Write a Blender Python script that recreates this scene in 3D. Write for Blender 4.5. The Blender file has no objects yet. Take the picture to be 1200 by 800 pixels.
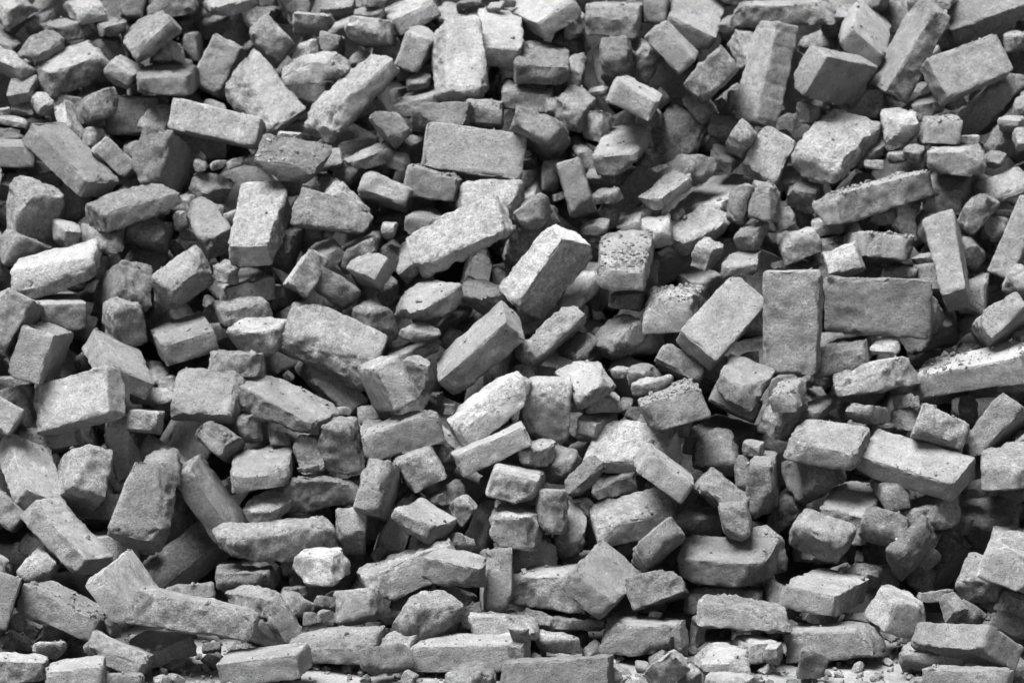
import bpy, math
import numpy as np

# ------------------------------------------------------------------ camera, sky, sun, exposure
scene = bpy.context.scene
cam_data = bpy.data.cameras.new('camera')
cam = bpy.data.objects.new('camera', cam_data)
scene.collection.objects.link(cam)
PITCH = math.radians(10.0)
DIST = 9.5
cam.location = (0.0, 0.70 - DIST * math.cos(PITCH), 0.59 + DIST * math.sin(PITCH))
cam.rotation_euler = (math.radians(90.0) - PITCH, 0.0, 0.0)
cam_data.sensor_width = 36.0
cam_data.lens = 142.5
cam_data.clip_end = 500.0
cam_data.dof.use_dof = True
cam_data.dof.focus_distance = 8.85
cam_data.dof.aperture_fstop = 5.4
scene.camera = cam

SUN_ELEV, SUN_AZ = math.radians(70.0), math.radians(-122.0)    # azimuth from the camera forward axis, negative = left
world = bpy.data.worlds.new('World')
scene.world = world
world.use_nodes = True
wn, wl = world.node_tree.nodes, world.node_tree.links
wn.clear()
sky = wn.new('ShaderNodeTexSky')
sky.sky_type = 'NISHITA'
sky.sun_disc = False
sky.sun_elevation = SUN_ELEV
sky.sun_rotation = SUN_AZ
sky.dust_density = 1.5
grey = wn.new('ShaderNodeRGBToBW')            # the photograph is black and white
bg = wn.new('ShaderNodeBackground')
bg.inputs['Strength'].default_value = 0.058
wo = wn.new('ShaderNodeOutputWorld')
wl.new(sky.outputs['Color'], grey.inputs['Color'])
wl.new(grey.outputs['Val'], bg.inputs['Color'])
wl.new(bg.outputs['Background'], wo.inputs['Surface'])

sun_data = bpy.data.lights.new('sun', 'SUN')
sun_data.energy = 4.3
sun_data.angle = math.radians(36.0)
sun = bpy.data.objects.new('sun', sun_data)
scene.collection.objects.link(sun)
from mathutils import Vector, Quaternion
to_sun = Vector((math.sin(SUN_AZ) * math.cos(SUN_ELEV), math.cos(SUN_AZ) * math.cos(SUN_ELEV), math.sin(SUN_ELEV)))
sun.rotation_euler = to_sun.to_track_quat('Z', 'Y').to_euler()

vs = scene.view_settings
vs.view_transform = 'Standard'
vs.look = 'None'
vs.gamma = 1.0
vs.use_curve_mapping = False
vs.exposure = 1.8
scene.cycles.use_denoising = True
scene.cycles.max_bounces = 6
scene.cycles.diffuse_bounces = 4

# ------------------------------------------------------------------ helpers
def tag(o, label=None, category=None, group=None, kind=None):
    if label: o['label'] = label
    if category: o['category'] = category
    if group: o['group'] = group
    if kind: o['kind'] = kind
    return o

def vnoise(p, seed):
    """smooth value noise, p (n,3) in lattice units, about -1..1"""
    i = np.floor(p).astype(np.int64)
    f = p - i
    f = f * f * (3 - 2 * f)
    out = np.zeros(len(p))
    for dx in (0, 1):
        wx = f[:, 0] if dx else 1 - f[:, 0]
        for dy in (0, 1):
            wy = f[:, 1] if dy else 1 - f[:, 1]
            for dz in (0, 1):
                wz = f[:, 2] if dz else 1 - f[:, 2]
                h = ((i[:, 0] + dx) * 73856093) ^ ((i[:, 1] + dy) * 19349663) ^ ((i[:, 2] + dz) * 83492791) ^ (seed * 40503 + 977)
                h = h & 0xffffffff
                h = ((h ^ (h >> 15)) * 2246822519) & 0xffffffff
                h = ((h ^ (h >> 13)) * 3266489917) & 0xffffffff
                h = h ^ (h >> 16)
                out += wx * wy * wz * (h / 2147483647.5 - 1.0)
    return out

_grid_cache = {}
def box_grid(nx, ny, nz):
    """index lattice of a box surface: (ijk of each vertex, quads)"""
    key = (nx, ny, nz)
    if key in _grid_cache: return _grid_cache[key]
    ids = -np.ones((nx + 1, ny + 1, nz + 1), dtype=np.int64)
    m = np.zeros_like(ids, dtype=bool)
    m[0] = m[-1] = True; m[:, 0] = m[:, -1] = True; m[:, :, 0] = m[:, :, -1] = True
    ijk = np.argwhere(m)
    ids[m] = np.arange(len(ijk))
    quads = []
    def face(a, flip):
        q = np.stack([a[:-1, :-1], a[1:, :-1], a[1:, 1:], a[:-1, 1:]], -1).reshape(-1, 4)
        quads.append(q[:, ::-1] if flip else q)
    face(ids[0], True); face(ids[-1], False)
    face(ids[:, 0], False); face(ids[:, -1], True)
    face(ids[:, :, 0], True); face(ids[:, :, -1], False)
    _grid_cache[key] = (ijk, np.concatenate(quads))
    return _grid_cache[key]

def axis_coords(h, n, edge):
    """n+1 coordinates from -h to h, crowded towards both ends"""
    t = np.linspace(-1, 1, n + 1)
    s = np.sin(t * math.pi / 2)
    return h * ((1 - edge) * t + edge * s)

def brick_shape(dims, kind, seed, spacing):
    """vertices, quads and per-vertex fracture value of one weathered brick or fragment"""
    rng = np.random.default_rng(seed)
    grooved = kind == 'g'
    if grooved: kind = 'w'; spacing = .0042
    h = np.array(dims) / 2.0
    small = h.min() * 2
    size = float(np.cbrt(np.prod(h * 2)))
    n = [int(np.clip(round(2 * a / spacing), 5, 60)) for a in h]
    ijk, quads = box_grid(*n)
    co = [axis_coords(h[a], n[a], 0.45) for a in range(3)]
    p = np.stack([co[a][ijk[:, a]] for a in range(3)], 1)
    planes = []                                        # (normal, distance, is_fracture)
    broken = kind == 'b' and dims[0] < 0.205
    end = rng.choice([-1, 1])
    for a in range(3):
        for s in (-1, 1):
            nn = np.zeros(3); nn[a] = s; fr = 0.0; d = h[a]
            if kind != 'c' and a == 0 and s == end and broken:
                nn = nn + np.array([0, rng.uniform(-.32, .32), rng.uniform(-.3, .3)]); nn /= np.linalg.norm(nn)
                d = (np.abs(nn) @ h) * rng.uniform(.90, .96); fr = 1.0
            elif kind == 'b':
                nn = nn + rng.uniform(-.09, .09, 3); nn /= np.linalg.norm(nn); d = h[a] * rng.uniform(.96, 1.03); fr = float(rng.choice([0, .45, .9], p=[.5, .25, .25]))
            elif kind == 'c':
                nn = nn + rng.uniform(-.22, .22, 3); nn /= np.linalg.norm(nn); d = h[a] * rng.uniform(.95, 1.06); fr = .6
            elif kind == 'w':
                nn = nn + rng.uniform(-.035, .035, 3); nn /= np.linalg.norm(nn); fr = float(rng.choice([0, .5], p=[.7, .3]))
            planes.append((nn, d, fr))
    ncut = {'w': rng.integers(2, 5), 'b': rng.integers(4, 8), 'c': rng.integers(5, 9)}[kind]
    for _ in range(ncut):
        if kind == 'c':
            nn = rng.normal(size=3); nn /= np.linalg.norm(nn)
            d = (np.abs(nn) @ h) * rng.uniform(.68, .86)
        else:                                          # knock a corner or an edge off
            c = np.sign(rng.normal(size=3))
            if rng.random() < .45: c[rng.integers(0, 3)] *= rng.uniform(0, .25)
            nn = c / (h ** rng.uniform(.3, .8)); nn /= np.linalg.norm(nn)
            cut = rng.uniform(.003, .014) if kind == 'w' else rng.uniform(.006, .032) * min(1.0, small / .05)
            d = max((np.abs(nn) @ h) - cut, .62 * (np.abs(nn) @ h))
        planes.append((nn, d, 1.0))
    k = {'w': rng.uniform(22, 34), 'b': rng.uniform(17, 30), 'c': rng.uniform(13, 22)}[kind]
    N = np.array([q[0] for q in planes]); Dd = np.array([q[1] for q in planes]); F = np.array([q[2] for q in planes])
    for _ in range(2):
        g = np.maximum(p @ N.T / Dd, 1e-6)
        m = g.max(1)
        f = m * ((g / m[:, None]) ** k).sum(1) ** (1 / k)
        p = p / f[:, None]
    g = np.maximum(p @ N.T / Dd, 1e-6)
    w = g ** k; w /= w.sum(1)[:, None]
    nor = w @ N; nor /= np.linalg.norm(nor, axis=1)[:, None] + 1e-9
    frac = np.clip(w @ F, 0, 1)
    gs = np.sort(g, 1)
    edge = np.clip((gs[:, -2] - .80) / .18, 0, 1) ** 2
    # relief: slow warp, pitting, fracture roughness, chipped arrises
    q = p + rng.uniform(0, 50, 3)
    warp = {'w': .0022, 'b': .0036, 'c': .06 * size}[kind]
    warp = min(warp, .006)
    rough = {'w': .0013, 'b': .0018, 'c': min(.0026, .04 * size)}[kind]
    chip = {'w': .0095, 'b': .0115, 'c': min(.010, .10 * size)}[kind]
    sc = max(size, .02)
    disp = warp * vnoise(q / (sc * .55), seed) + rough * vnoise(q / .016, seed + 1) + rough * .7 * vnoise(q / .0075, seed + 2)
    disp += frac * (min(.0058, .05 * sc) * vnoise(q / .024, seed + 3) + min(.0042, .035 * sc) * vnoise(q / .0115, seed + 4))
    ch = np.maximum(vnoise(q / .030, seed + 5) - .05, 0) + .6 * np.maximum(vnoise(q / .013, seed + 6) - .15, 0)
    disp -= edge * chip * ch * 1.25
    if kind != 'c':                                    # a few shallow dents on the faces
        dent = np.maximum(vnoise(q / .05, seed + 7) - .45, 0)
        disp -= dent * (.004 if kind == 'w' else .009)
    if grooved:                                        # wire-cut marks and cracks across the faces
        for gx_ in np.linspace(-.8, .8, 6) * h[0] + rng.uniform(-.012, .012, 6):
            line = p[:, 0] - gx_ - .004 * vnoise(q / .04, seed + 8)
            disp -= .0017 * np.exp(-(line / .0030) ** 2) * np.clip(vnoise(q / .05, seed + 9) + .75, 0, 1)
    p = p + nor * disp[:, None]
    frac = np.clip(frac + edge * ch * 1.6, 0, 1)
    return p, quads, frac

def make_mesh(name, p, quads, frac, material, angle=40):
    me = bpy.data.meshes.new(name)
    me.vertices.add(len(p)); me.vertices.foreach_set('co', p.astype(np.float32).ravel())
    me.loops.add(quads.size); me.loops.foreach_set('vertex_index', quads.astype(np.int32).ravel())
    me.polygons.add(len(quads))
    me.polygons.foreach_set('loop_start', np.arange(0, quads.size, quads.shape[1], dtype=np.int32))
    me.polygons.foreach_set('use_smooth', np.ones(len(quads), dtype=bool))
    me.update(calc_edges=True)
    if angle: me.set_sharp_from_angle(angle=math.radians(angle))
    at = me.attributes.new('fracture', 'FLOAT', 'POINT')
    at.data.foreach_set('value', frac.astype(np.float32))
    me.materials.append(material)
    return me

def link(name, me):
    o = bpy.data.objects.new(name, me)
    scene.collection.objects.link(o)
    return o

# ------------------------------------------------------------------ materials
def brick_material(name, base, spread, mottled=0.5):
    m = bpy.data.materials.new(name); m.use_nodes = True
    nt = m.node_tree; N, Lk = nt.nodes, nt.links
    bsdf = N['Principled BSDF']
    bsdf.inputs['Roughness'].default_value = 0.93
    bsdf.inputs['Specular IOR Level'].default_value = 0.18
    tc = N.new('ShaderNodeTexCoord'); oi = N.new('ShaderNodeObjectInfo')
    sh = N.new('ShaderNodeVectorMath'); sh.operation = 'SCALE'
    cmb = N.new('ShaderNodeCombineXYZ')
    for k in range(3): Lk.new(oi.outputs['Random'], cmb.inputs[k])
    Lk.new(cmb.outputs[0], sh.inputs[0]); sh.inputs['Scale'].default_value = 37.0
    ad = N.new('ShaderNodeVectorMath'); ad.operation = 'ADD'
    Lk.new(tc.outputs['Object'], ad.inputs[0]); Lk.new(sh.outputs[0], ad.inputs[1])
    def noise(scale, detail, rough=.6):
        t = N.new('ShaderNodeTexNoise'); t.inputs['Scale'].default_value = scale
        t.inputs['Detail'].default_value = detail; t.inputs['Roughness'].default_value = rough
        Lk.new(ad.outputs[0], t.inputs['Vector']); return t.outputs['Fac']
    def mth(op, a, b=None, clamp=False):
        t = N.new('ShaderNodeMath'); t.operation = op; t.use_clamp = clamp
        for k, v in enumerate((a, b)):
            if v is None: continue
            if isinstance(v, (int, float)): t.inputs[k].default_value = v
            else: Lk.new(v, t.inputs[k])
        return t.outputs[0]
    def rng(v, a, b, c, d):
        t = N.new('ShaderNodeMapRange'); Lk.new(v, t.inputs[0])
        for k, x in enumerate((a, b, c, d)): t.inputs[k + 1].default_value = x
        return t.outputs[0]
    tone = rng(oi.outputs['Random'], 0, 1, 1 - spread, 1 + spread)
    cloud = rng(noise(17, 4), .3, .7, 1 - .22 * mottled, 1 + .22 * mottled)      # old stains and dust
    patch = rng(noise(42, 5, .7), .56, .66, 1.0, 1 + .32 * mottled)             # mortar film
    soot = rng(noise(31, 6, .72), .30, .42, 1 - .38 * mottled, 1.0)             # grimy spots
    grain = mth('MULTIPLY', rng(noise(380, 3, .75), .25, .75, .72, 1.28), rng(noise(150, 4, .7), .3, .7, .84, 1.16))
    pv = N.new('ShaderNodeTexVoronoi'); pv.inputs['Scale'].default_value = 210.0
    Lk.new(ad.outputs[0], pv.inputs['Vector'])
    pit_mask = rng(noise(60, 3), .50, .62, 0, 1)
    pit = mth('MULTIPLY', rng(pv.outputs['Distance'], .12, .30, 1, 0), pit_mask)
    fa = N.new('ShaderNodeAttribute'); fa.attribute_name = 'fracture'
    fr = rng(fa.outputs['Fac'], .15, .8, 0, 1)
    speck = rng(noise(240, 2, .5), .30, .38, .55, 1.0)                          # dark specks in the clay
    v = mth('MULTIPLY', mth('MULTIPLY', tone, base), speck)
    for t in (cloud, patch, soot, grain): v = mth('MULTIPLY', v, t)
    v = mth('MULTIPLY', v, mth('SUBTRACT', 1.0, mth('MULTIPLY', pit, .65)))
    v = mth('MULTIPLY', v, mth('ADD', mth('MULTIPLY', fr, mth('SUBTRACT', rng(noise(95, 4, .7), .3, .7, .52, 1.24), 1.0)), 1.0))
    Lk.new(v, bsdf.inputs['Base Color'])
    hgt = mth('ADD', mth('MULTIPLY', noise(130, 6, .68), .9), mth('MULTIPLY', noise(520, 4, .7), .35))
    hgt = mth('ADD', hgt, mth('MULTIPLY', mth('MULTIPLY', noise(170, 5, .75), fr), 1.5))
    hgt = mth('SUBTRACT', hgt, mth('MULTIPLY', pit, .8))
    bp = N.new('ShaderNodeBump'); bp.inputs['Strength'].default_value = 1.0; bp.inputs['Distance'].default_value = 0.006
    Lk.new(hgt, bp.inputs['Height']); Lk.new(bp.outputs[0], bsdf.inputs['Normal'])
    return m

MAT = {'n': brick_material('weathered_brick', 0.195, 0.30, 1.05),
       'p': brick_material('mortar_dusted_brick', 0.28, 0.06, 1.0),
       'q': brick_material('pale_dusty_brick', 0.255, 0.05, 0.9),
       'v': brick_material('lime_coated_brick', 0.37, 0.04, 0.9),
       'r': brick_material('mixed_rubble', 0.215, 0.0, 1.2),
       'd': brick_material('sooty_brick', 0.135, 0.12, 0.8)}

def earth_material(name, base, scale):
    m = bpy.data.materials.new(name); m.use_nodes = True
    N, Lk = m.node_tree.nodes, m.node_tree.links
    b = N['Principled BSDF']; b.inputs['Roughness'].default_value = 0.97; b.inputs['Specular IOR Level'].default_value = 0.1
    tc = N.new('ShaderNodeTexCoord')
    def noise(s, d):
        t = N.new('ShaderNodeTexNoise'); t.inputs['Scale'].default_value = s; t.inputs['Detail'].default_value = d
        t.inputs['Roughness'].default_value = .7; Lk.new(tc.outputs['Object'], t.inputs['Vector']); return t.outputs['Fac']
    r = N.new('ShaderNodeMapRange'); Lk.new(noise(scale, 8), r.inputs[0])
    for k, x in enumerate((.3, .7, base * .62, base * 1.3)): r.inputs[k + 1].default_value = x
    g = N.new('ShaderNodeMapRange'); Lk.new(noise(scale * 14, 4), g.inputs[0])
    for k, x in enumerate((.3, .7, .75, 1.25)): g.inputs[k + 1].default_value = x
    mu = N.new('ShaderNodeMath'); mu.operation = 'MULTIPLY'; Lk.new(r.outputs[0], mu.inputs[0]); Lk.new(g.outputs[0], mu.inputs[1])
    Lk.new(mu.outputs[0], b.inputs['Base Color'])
    bp = N.new('ShaderNodeBump'); bp.inputs['Strength'].default_value = .9; bp.inputs['Distance'].default_value = .012
    Lk.new(noise(scale * 8, 8), bp.inputs['Height']); Lk.new(bp.outputs[0], b.inputs['Normal'])
    return m
GROUND_MAT = earth_material('dusty_ground', 0.20, 9.0)
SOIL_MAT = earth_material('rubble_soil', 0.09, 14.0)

# ------------------------------------------------------------------ setting: ground and the body of the heap
def grid_sheet(name, xs, ys, zfun, material):
    X, Y = np.meshgrid(xs, ys, indexing='ij')
    P = np.stack([X.ravel(), Y.ravel(), np.zeros(X.size)], 1)
    P[:, 2] = zfun(P)
    ids = np.arange(X.size).reshape(X.shape)
    q = np.stack([ids[:-1, :-1], ids[1:, :-1], ids[1:, 1:], ids[:-1, 1:]], -1).reshape(-1, 4)
    return link(name, make_mesh(name, P, q, np.zeros(len(P)), material, 0))

def ground_z(P):
    near = np.exp(-((P[:, 0] / 3.0) ** 2 + ((P[:, 1] + .3) / 1.8) ** 2))
    q = np.stack([P[:, 0], P[:, 1], 0 * P[:, 0]], 1)
    return near * (.006 * vnoise(q / .11, 3) + .003 * vnoise(q / .035, 4)) - .006
gx = np.concatenate([[-150, -60, -25, -10, -5], np.linspace(-2.4, 2.4, 161), [5, 10, 25, 60, 150]])
gy = np.concatenate([[-150, -60, -25, -12, -6, -3], np.linspace(-1.5, .8, 81), [2, 5, 12, 30, 80, 200]])
tag(grid_sheet('ground', gx, gy, ground_z, GROUND_MAT), kind='structure')

SLOPE = math.tan(math.radians(40))
def mound_z(P):
    x, y = P[:, 0], P[:, 1]
    z = np.minimum((y - .46) * SLOPE, 1.75 - .25 * np.maximum(y - 2.4, 0))
    z = np.minimum(z, (5.2 - np.abs(x)) * .6)
    z = np.minimum(z, (6.2 - y) * .7)
    q = np.stack([x, y, 0 * x], 1)
    return np.maximum(z + .035 * vnoise(q / .17, 11) + .02 * vnoise(q / .07, 12), -.05)
tag(grid_sheet('rubble_mound', np.linspace(-5.4, 5.4, 180), np.linspace(.2, 6.4, 130), mound_z, SOIL_MAT), kind='structure')

# ------------------------------------------------------------------ the bricks and fragments one can tell apart
# x y z of the centre, rotation quaternion, length width thickness, shape (w whole, g whole with grooves, b broken or worn, c fragment), tone, label
BRICKS = [
(-1.262,1.554,1.292,0.040,0.507,0.814,0.281,0.128,0.089,0.051,'b','n','brick_fragment','grey brick chunk above left of the dark-fronted block at upper left'),
(-1.189,1.696,1.287,0.950,0.276,-0.073,-0.125,0.083,0.056,0.028,'c','n','brick_fragment','half-hidden small chunk above the dark-fronted block at upper left'),
(-1.078,1.553,1.290,0.056,-0.503,-0.857,-0.095,0.132,0.083,0.035,'b','n','brick','grey half brick slanting down right above the dark-fronted block at upper left'),
(-1.189,1.606,1.253,0.114,0.690,0.703,0.127,0.131,0.094,0.052,'b','n','brick','half-hidden half brick end-on above left of the dark-fronted block at upper left'),
(-1.132,1.487,1.247,0.019,0.472,0.872,0.127,0.129,0.063,0.033,'b','n','brick_fragment','grey brick chunk just above the dark-fronted block at upper left'),
(-1.277,1.506,1.207,0.700,0.121,0.063,0.701,0.131,0.075,0.033,'b','n','brick','grey half brick end-on above left of the dark-fronted block at upper left'),
(-1.165,1.393,1.213,0.848,0.222,-0.067,0.477,0.127,0.067,0.033,'b','n','brick_fragment','grey brick chunk just above left of the dark-fronted block at upper left'),
(-1.076,1.583,1.195,0.990,0.094,-0.067,-0.078,0.153,0.132,0.055,'b','n','brick','half-hidden half brick lying level just above right of the dark-fronted block at upper left'),
(-1.094,1.382,1.154,0.960,0.101,-0.136,0.223,0.151,0.127,0.076,'b','n','brick','large block with a dark front and lit top near the upper left corner'),
(-1.245,1.373,1.171,0.251,-0.270,-0.855,0.364,0.127,0.057,0.043,'b','n','brick_fragment','dim brick chunk left of the dark-fronted block at upper left'),
(-1.207,1.408,1.146,0.714,0.177,0.643,0.214,0.060,0.056,0.036,'c','n','brick_fragment','half-hidden small chunk just left of the dark-fronted block at upper left'),
(-1.084,1.513,1.235,0.011,0.278,-0.749,-0.601,0.058,0.031,0.018,'c','n','brick_fragment','half-hidden small chunk just above the dark-fronted block at upper left'),
(-1.008,1.492,1.248,0.078,0.569,0.815,0.071,0.130,0.058,0.033,'b','n','brick','nearest grey half brick end-on above right of the dark-fronted block at upper left'),
(-0.955,1.599,1.235,0.969,0.165,-0.144,-0.116,0.127,0.067,0.037,'c','d','brick_fragment','dark brick chunk above right of the dark-fronted block at upper left'),
(-0.952,1.565,1.307,0.488,0.476,0.558,0.474,0.131,0.085,0.067,'b','n','brick','second grey half brick end-on above right of the dark-fronted block at upper left'),
(-0.853,1.612,1.301,0.023,0.701,0.708,0.084,0.270,0.135,0.057,'b','d','brick','dark whole brick end-on above left of the grooved brick'),
(-0.895,1.370,1.239,0.601,-0.234,-0.259,0.719,0.270,0.132,0.056,'b','n','brick','grey whole brick end-on above left of the grooved brick'),
(-0.995,1.646,1.183,0.943,0.145,-0.291,0.076,0.124,0.071,0.033,'b','n','brick_fragment','half-hidden brick chunk just right of the dark-fronted block at upper left'),
(-0.960,1.339,1.155,0.752,0.241,0.092,0.607,0.131,0.072,0.060,'b','n','brick','grey half brick end-on just right of the dark-fronted block at upper left'),
(-0.945,1.453,1.107,0.473,-0.500,-0.501,0.524,0.131,0.053,0.033,'b','n','brick','half-hidden half brick end-on right of the dark-fronted block at upper left'),
(-0.851,1.308,1.138,0.023,0.715,0.699,0.013,0.270,0.133,0.056,'b','n','brick','grey whole brick end-on left of the grooved brick'),
(-0.852,1.412,1.196,0.516,-0.564,-0.446,0.466,0.131,0.054,0.045,'b','p','brick','pale half brick end-on just left of the grooved brick'),
(-0.842,1.473,1.164,0.749,0.648,-0.001,-0.137,0.073,0.025,0.020,'c','n','brick_fragment','half-hidden small chunk just left of the grooved brick'),
(-0.807,1.536,1.196,0.485,-0.520,-0.492,0.502,0.131,0.075,0.044,'b','n','brick','grey half brick end-on just above left of the grooved brick'),
(-0.755,1.602,1.241,0.970,0.142,-0.117,-0.156,0.099,0.057,0.040,'c','d','brick_fragment','dark brick chunk just above the grooved brick'),
(-0.709,1.564,1.305,0.947,0.170,-0.025,0.271,0.135,0.075,0.033,'b','n','brick','grey half brick lying level above the grooved brick'),
(-0.741,1.549,1.144,0.405,0.569,0.632,0.335,0.255,0.140,0.088,'g','n','brick','tall brick with fine grooves across its face, leaning right, in the upper left'),
(-0.721,1.189,1.041,0.988,-0.112,0.099,-0.033,0.222,0.124,0.076,'w','n','brick','wide brick lying nearly level, propped against the foot of the grooved brick'),
(-0.949,1.421,1.036,0.024,0.688,0.724,-0.045,0.255,0.130,0.097,'w','n','brick','grey whole brick end-on above left of the cube-like brick'),
(-0.867,1.251,1.040,0.237,-0.756,-0.598,-0.125,0.103,0.085,0.043,'c','n','brick_fragment','grey brick chunk just above the cube-like brick'),
(-0.925,1.220,0.975,0.544,-0.771,-0.275,0.184,0.061,0.040,0.029,'c','n','brick_fragment','grey small chunk just left of the cube-like brick'),
(-0.846,1.131,0.955,0.538,-0.625,-0.270,0.497,0.152,0.128,0.071,'b','n','brick','cube-like worn brick showing two lit faces under the wide level brick'),
(-1.160,1.286,1.079,0.118,-0.423,-0.875,-0.206,0.059,0.040,0.035,'c','n','brick_fragment','grey small chunk just below left of the dark-fronted block at upper left'),
(-1.210,1.321,1.105,0.964,0.236,-0.061,-0.106,0.074,0.061,0.041,'c','n','brick_fragment','grey small chunk below left of the dark-fronted block at upper left'),
(-1.205,1.326,1.066,0.959,0.237,-0.044,-0.149,0.068,0.047,0.027,'c','n','brick_fragment','half-hidden small chunk below left of the dark-fronted block at upper left'),
(-1.251,1.307,1.058,0.992,0.070,-0.028,-0.103,0.027,0.023,0.020,'c','n','brick_fragment','grey tiny chip below left of the dark-fronted block at upper left'),
(-1.110,1.372,1.053,0.686,-0.013,0.112,0.719,0.131,0.080,0.073,'b','n','brick','half-hidden half brick end-on just below the dark-fronted block at upper left'),
(-1.067,1.084,0.968,0.279,-0.295,-0.911,-0.069,0.227,0.122,0.055,'w','n','brick','long clean-edged brick sloping down to the right near the left edge'),
(-1.025,1.198,1.012,0.595,0.315,0.699,-0.241,0.046,0.043,0.041,'c','n','brick_fragment','dim tiny chip just above right of the long brick sloping down at left'),
(-0.966,1.147,0.959,0.651,0.208,0.331,0.651,0.131,0.103,0.056,'b','n','brick','grey half brick end-on just right of the long brick sloping down at left'),
(-1.084,1.245,1.033,0.494,0.394,0.197,0.750,0.133,0.073,0.033,'b','n','brick','grey half brick on end just above the long brick sloping down at left'),
(-1.226,1.209,0.970,0.016,0.678,0.734,-0.026,0.255,0.118,0.054,'w','n','brick','grey whole brick end-on left of the long brick sloping down at left'),
(-1.260,1.373,0.972,0.380,0.013,0.183,-0.907,0.085,0.075,0.038,'c','n','brick_fragment','half-hidden small chunk above left of the long brick sloping down at left'),
(-1.228,1.289,1.037,0.980,0.123,-0.024,-0.154,0.074,0.033,0.018,'c','n','brick_fragment','grey small chunk above left of the long brick sloping down at left'),
(-1.181,1.417,1.016,0.971,0.194,-0.024,-0.140,0.067,0.044,0.026,'c','n','brick_fragment','half-hidden small chunk just above left of the long brick sloping down at left'),
(-1.014,1.240,1.080,0.142,0.571,0.809,-0.003,0.131,0.083,0.070,'b','n','brick','dim half brick end-on just below right of the dark-fronted block at upper left'),
(-0.612,1.309,1.086,0.316,-0.301,-0.844,-0.311,0.171,0.134,0.065,'b','n','brick','rounded grey slab left of the long pale slanting brick'),
(-0.757,1.123,0.949,0.980,0.053,-0.031,-0.189,0.040,0.025,0.020,'c','n','brick_fragment','grey tiny chip just right of the cube-like brick'),
(-0.710,1.128,0.951,0.086,0.938,0.328,0.072,0.058,0.021,0.020,'c','n','brick_fragment','grey small chunk just below the wide level brick under the grooved brick'),
(-0.670,1.133,0.955,0.096,0.930,0.337,0.106,0.055,0.024,0.020,'c','n','brick_fragment','grey small chunk just below right of the wide level brick under the grooved brick'),
(-0.628,1.139,0.961,0.975,0.109,-0.088,-0.170,0.041,0.030,0.023,'c','n','brick_fragment','half-hidden tiny chip just below right of the wide level brick under the grooved brick'),
(-0.604,1.458,1.222,0.671,0.215,0.316,0.635,0.131,0.106,0.074,'b','n','brick','grey half brick end-on above right of the grooved brick'),
(-0.554,1.663,1.296,0.604,0.334,0.414,0.593,0.131,0.102,0.070,'b','n','brick','grey half brick end-on above the rounded slab'),
(-0.501,1.545,1.252,0.023,-0.744,-0.668,0.019,0.131,0.094,0.055,'b','n','brick','second grey half brick end-on above left of the long pale slanting brick'),
(-0.438,1.602,1.293,0.947,0.302,-0.054,-0.097,0.086,0.051,0.045,'c','n','brick_fragment','second grey small chunk above the long pale slanting brick'),
(-0.360,1.524,1.280,0.952,0.253,-0.065,-0.158,0.082,0.038,0.020,'c','n','brick_fragment','nearest grey small chunk above the long pale slanting brick'),
(-0.386,1.642,1.295,0.739,0.653,-0.048,-0.160,0.038,0.020,0.014,'c','n','brick_fragment','grey tiny chip above the long pale slanting brick'),
(-0.347,1.578,1.312,0.031,0.694,0.719,-0.033,0.131,0.056,0.033,'b','n','brick','second grey half brick end-on above the long pale slanting brick'),
(-0.354,1.441,1.241,0.041,0.719,0.686,-0.098,0.130,0.110,0.060,'b','n','brick','nearest grey half brick end-on above the long pale slanting brick'),
(-0.451,1.489,1.204,0.538,-0.539,-0.397,0.513,0.130,0.058,0.052,'b','n','brick','nearest grey half brick end-on above left of the long pale slanting brick'),
(-0.509,1.427,1.202,0.652,-0.344,0.625,0.255,0.043,0.038,0.036,'c','p','brick_fragment','pale tiny chip above right of the rounded slab'),
(-0.484,1.377,1.159,0.998,0.026,-0.033,-0.040,0.162,0.131,0.059,'b','n','brick','grey half brick lying level just above left of the long pale slanting brick'),
(-0.389,1.271,1.102,0.904,0.105,-0.300,0.284,0.252,0.128,0.067,'b','q','brick','long pale brick slanting up to the right, left of top centre'),
(-0.382,1.450,1.172,0.950,0.248,-0.133,-0.135,0.059,0.044,0.022,'c','n','brick_fragment','half-hidden small chunk just above the long pale slanting brick'),
(-0.306,1.544,1.194,0.713,0.033,0.111,0.691,0.131,0.083,0.061,'b','n','brick','half-hidden half brick end-on above right of the long pale slanting brick'),
(-0.241,1.393,1.203,0.626,-0.397,-0.375,0.557,0.131,0.100,0.071,'b','n','brick','grey half brick end-on just left of the weathered upright brick at top centre'),
(-0.257,1.569,1.273,0.154,0.631,0.744,0.155,0.255,0.123,0.052,'w','n','brick','grey whole brick end-on above left of the weathered upright brick at top centre'),
(-0.165,1.612,1.264,0.774,0.162,-0.003,0.612,0.131,0.061,0.042,'b','n','brick','grey half brick end-on just above the weathered upright brick at top centre'),
(-0.103,1.604,1.302,0.966,0.194,-0.059,-0.163,0.068,0.032,0.018,'c','n','brick_fragment','grey small chunk above the weathered upright brick at top centre'),
(-0.130,1.325,1.181,0.588,0.308,-0.345,0.664,0.199,0.132,0.069,'b','q','brick','tall weathered brick with a broken top standing at top centre'),
(-0.080,1.613,1.270,0.935,0.307,-0.026,-0.175,0.065,0.043,0.028,'c','n','brick_fragment','half-hidden small chunk just above the weathered upright brick at top centre'),
(-0.036,1.473,1.224,0.673,0.155,-0.070,0.720,0.271,0.112,0.070,'b','n','brick','grey whole brick end-on just above right of the weathered upright brick at top centre'),
(-0.197,1.559,1.119,0.556,-0.519,-0.543,0.356,0.132,0.068,0.058,'b','n','brick','half-hidden half brick end-on just left of the weathered upright brick at top centre'),
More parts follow.
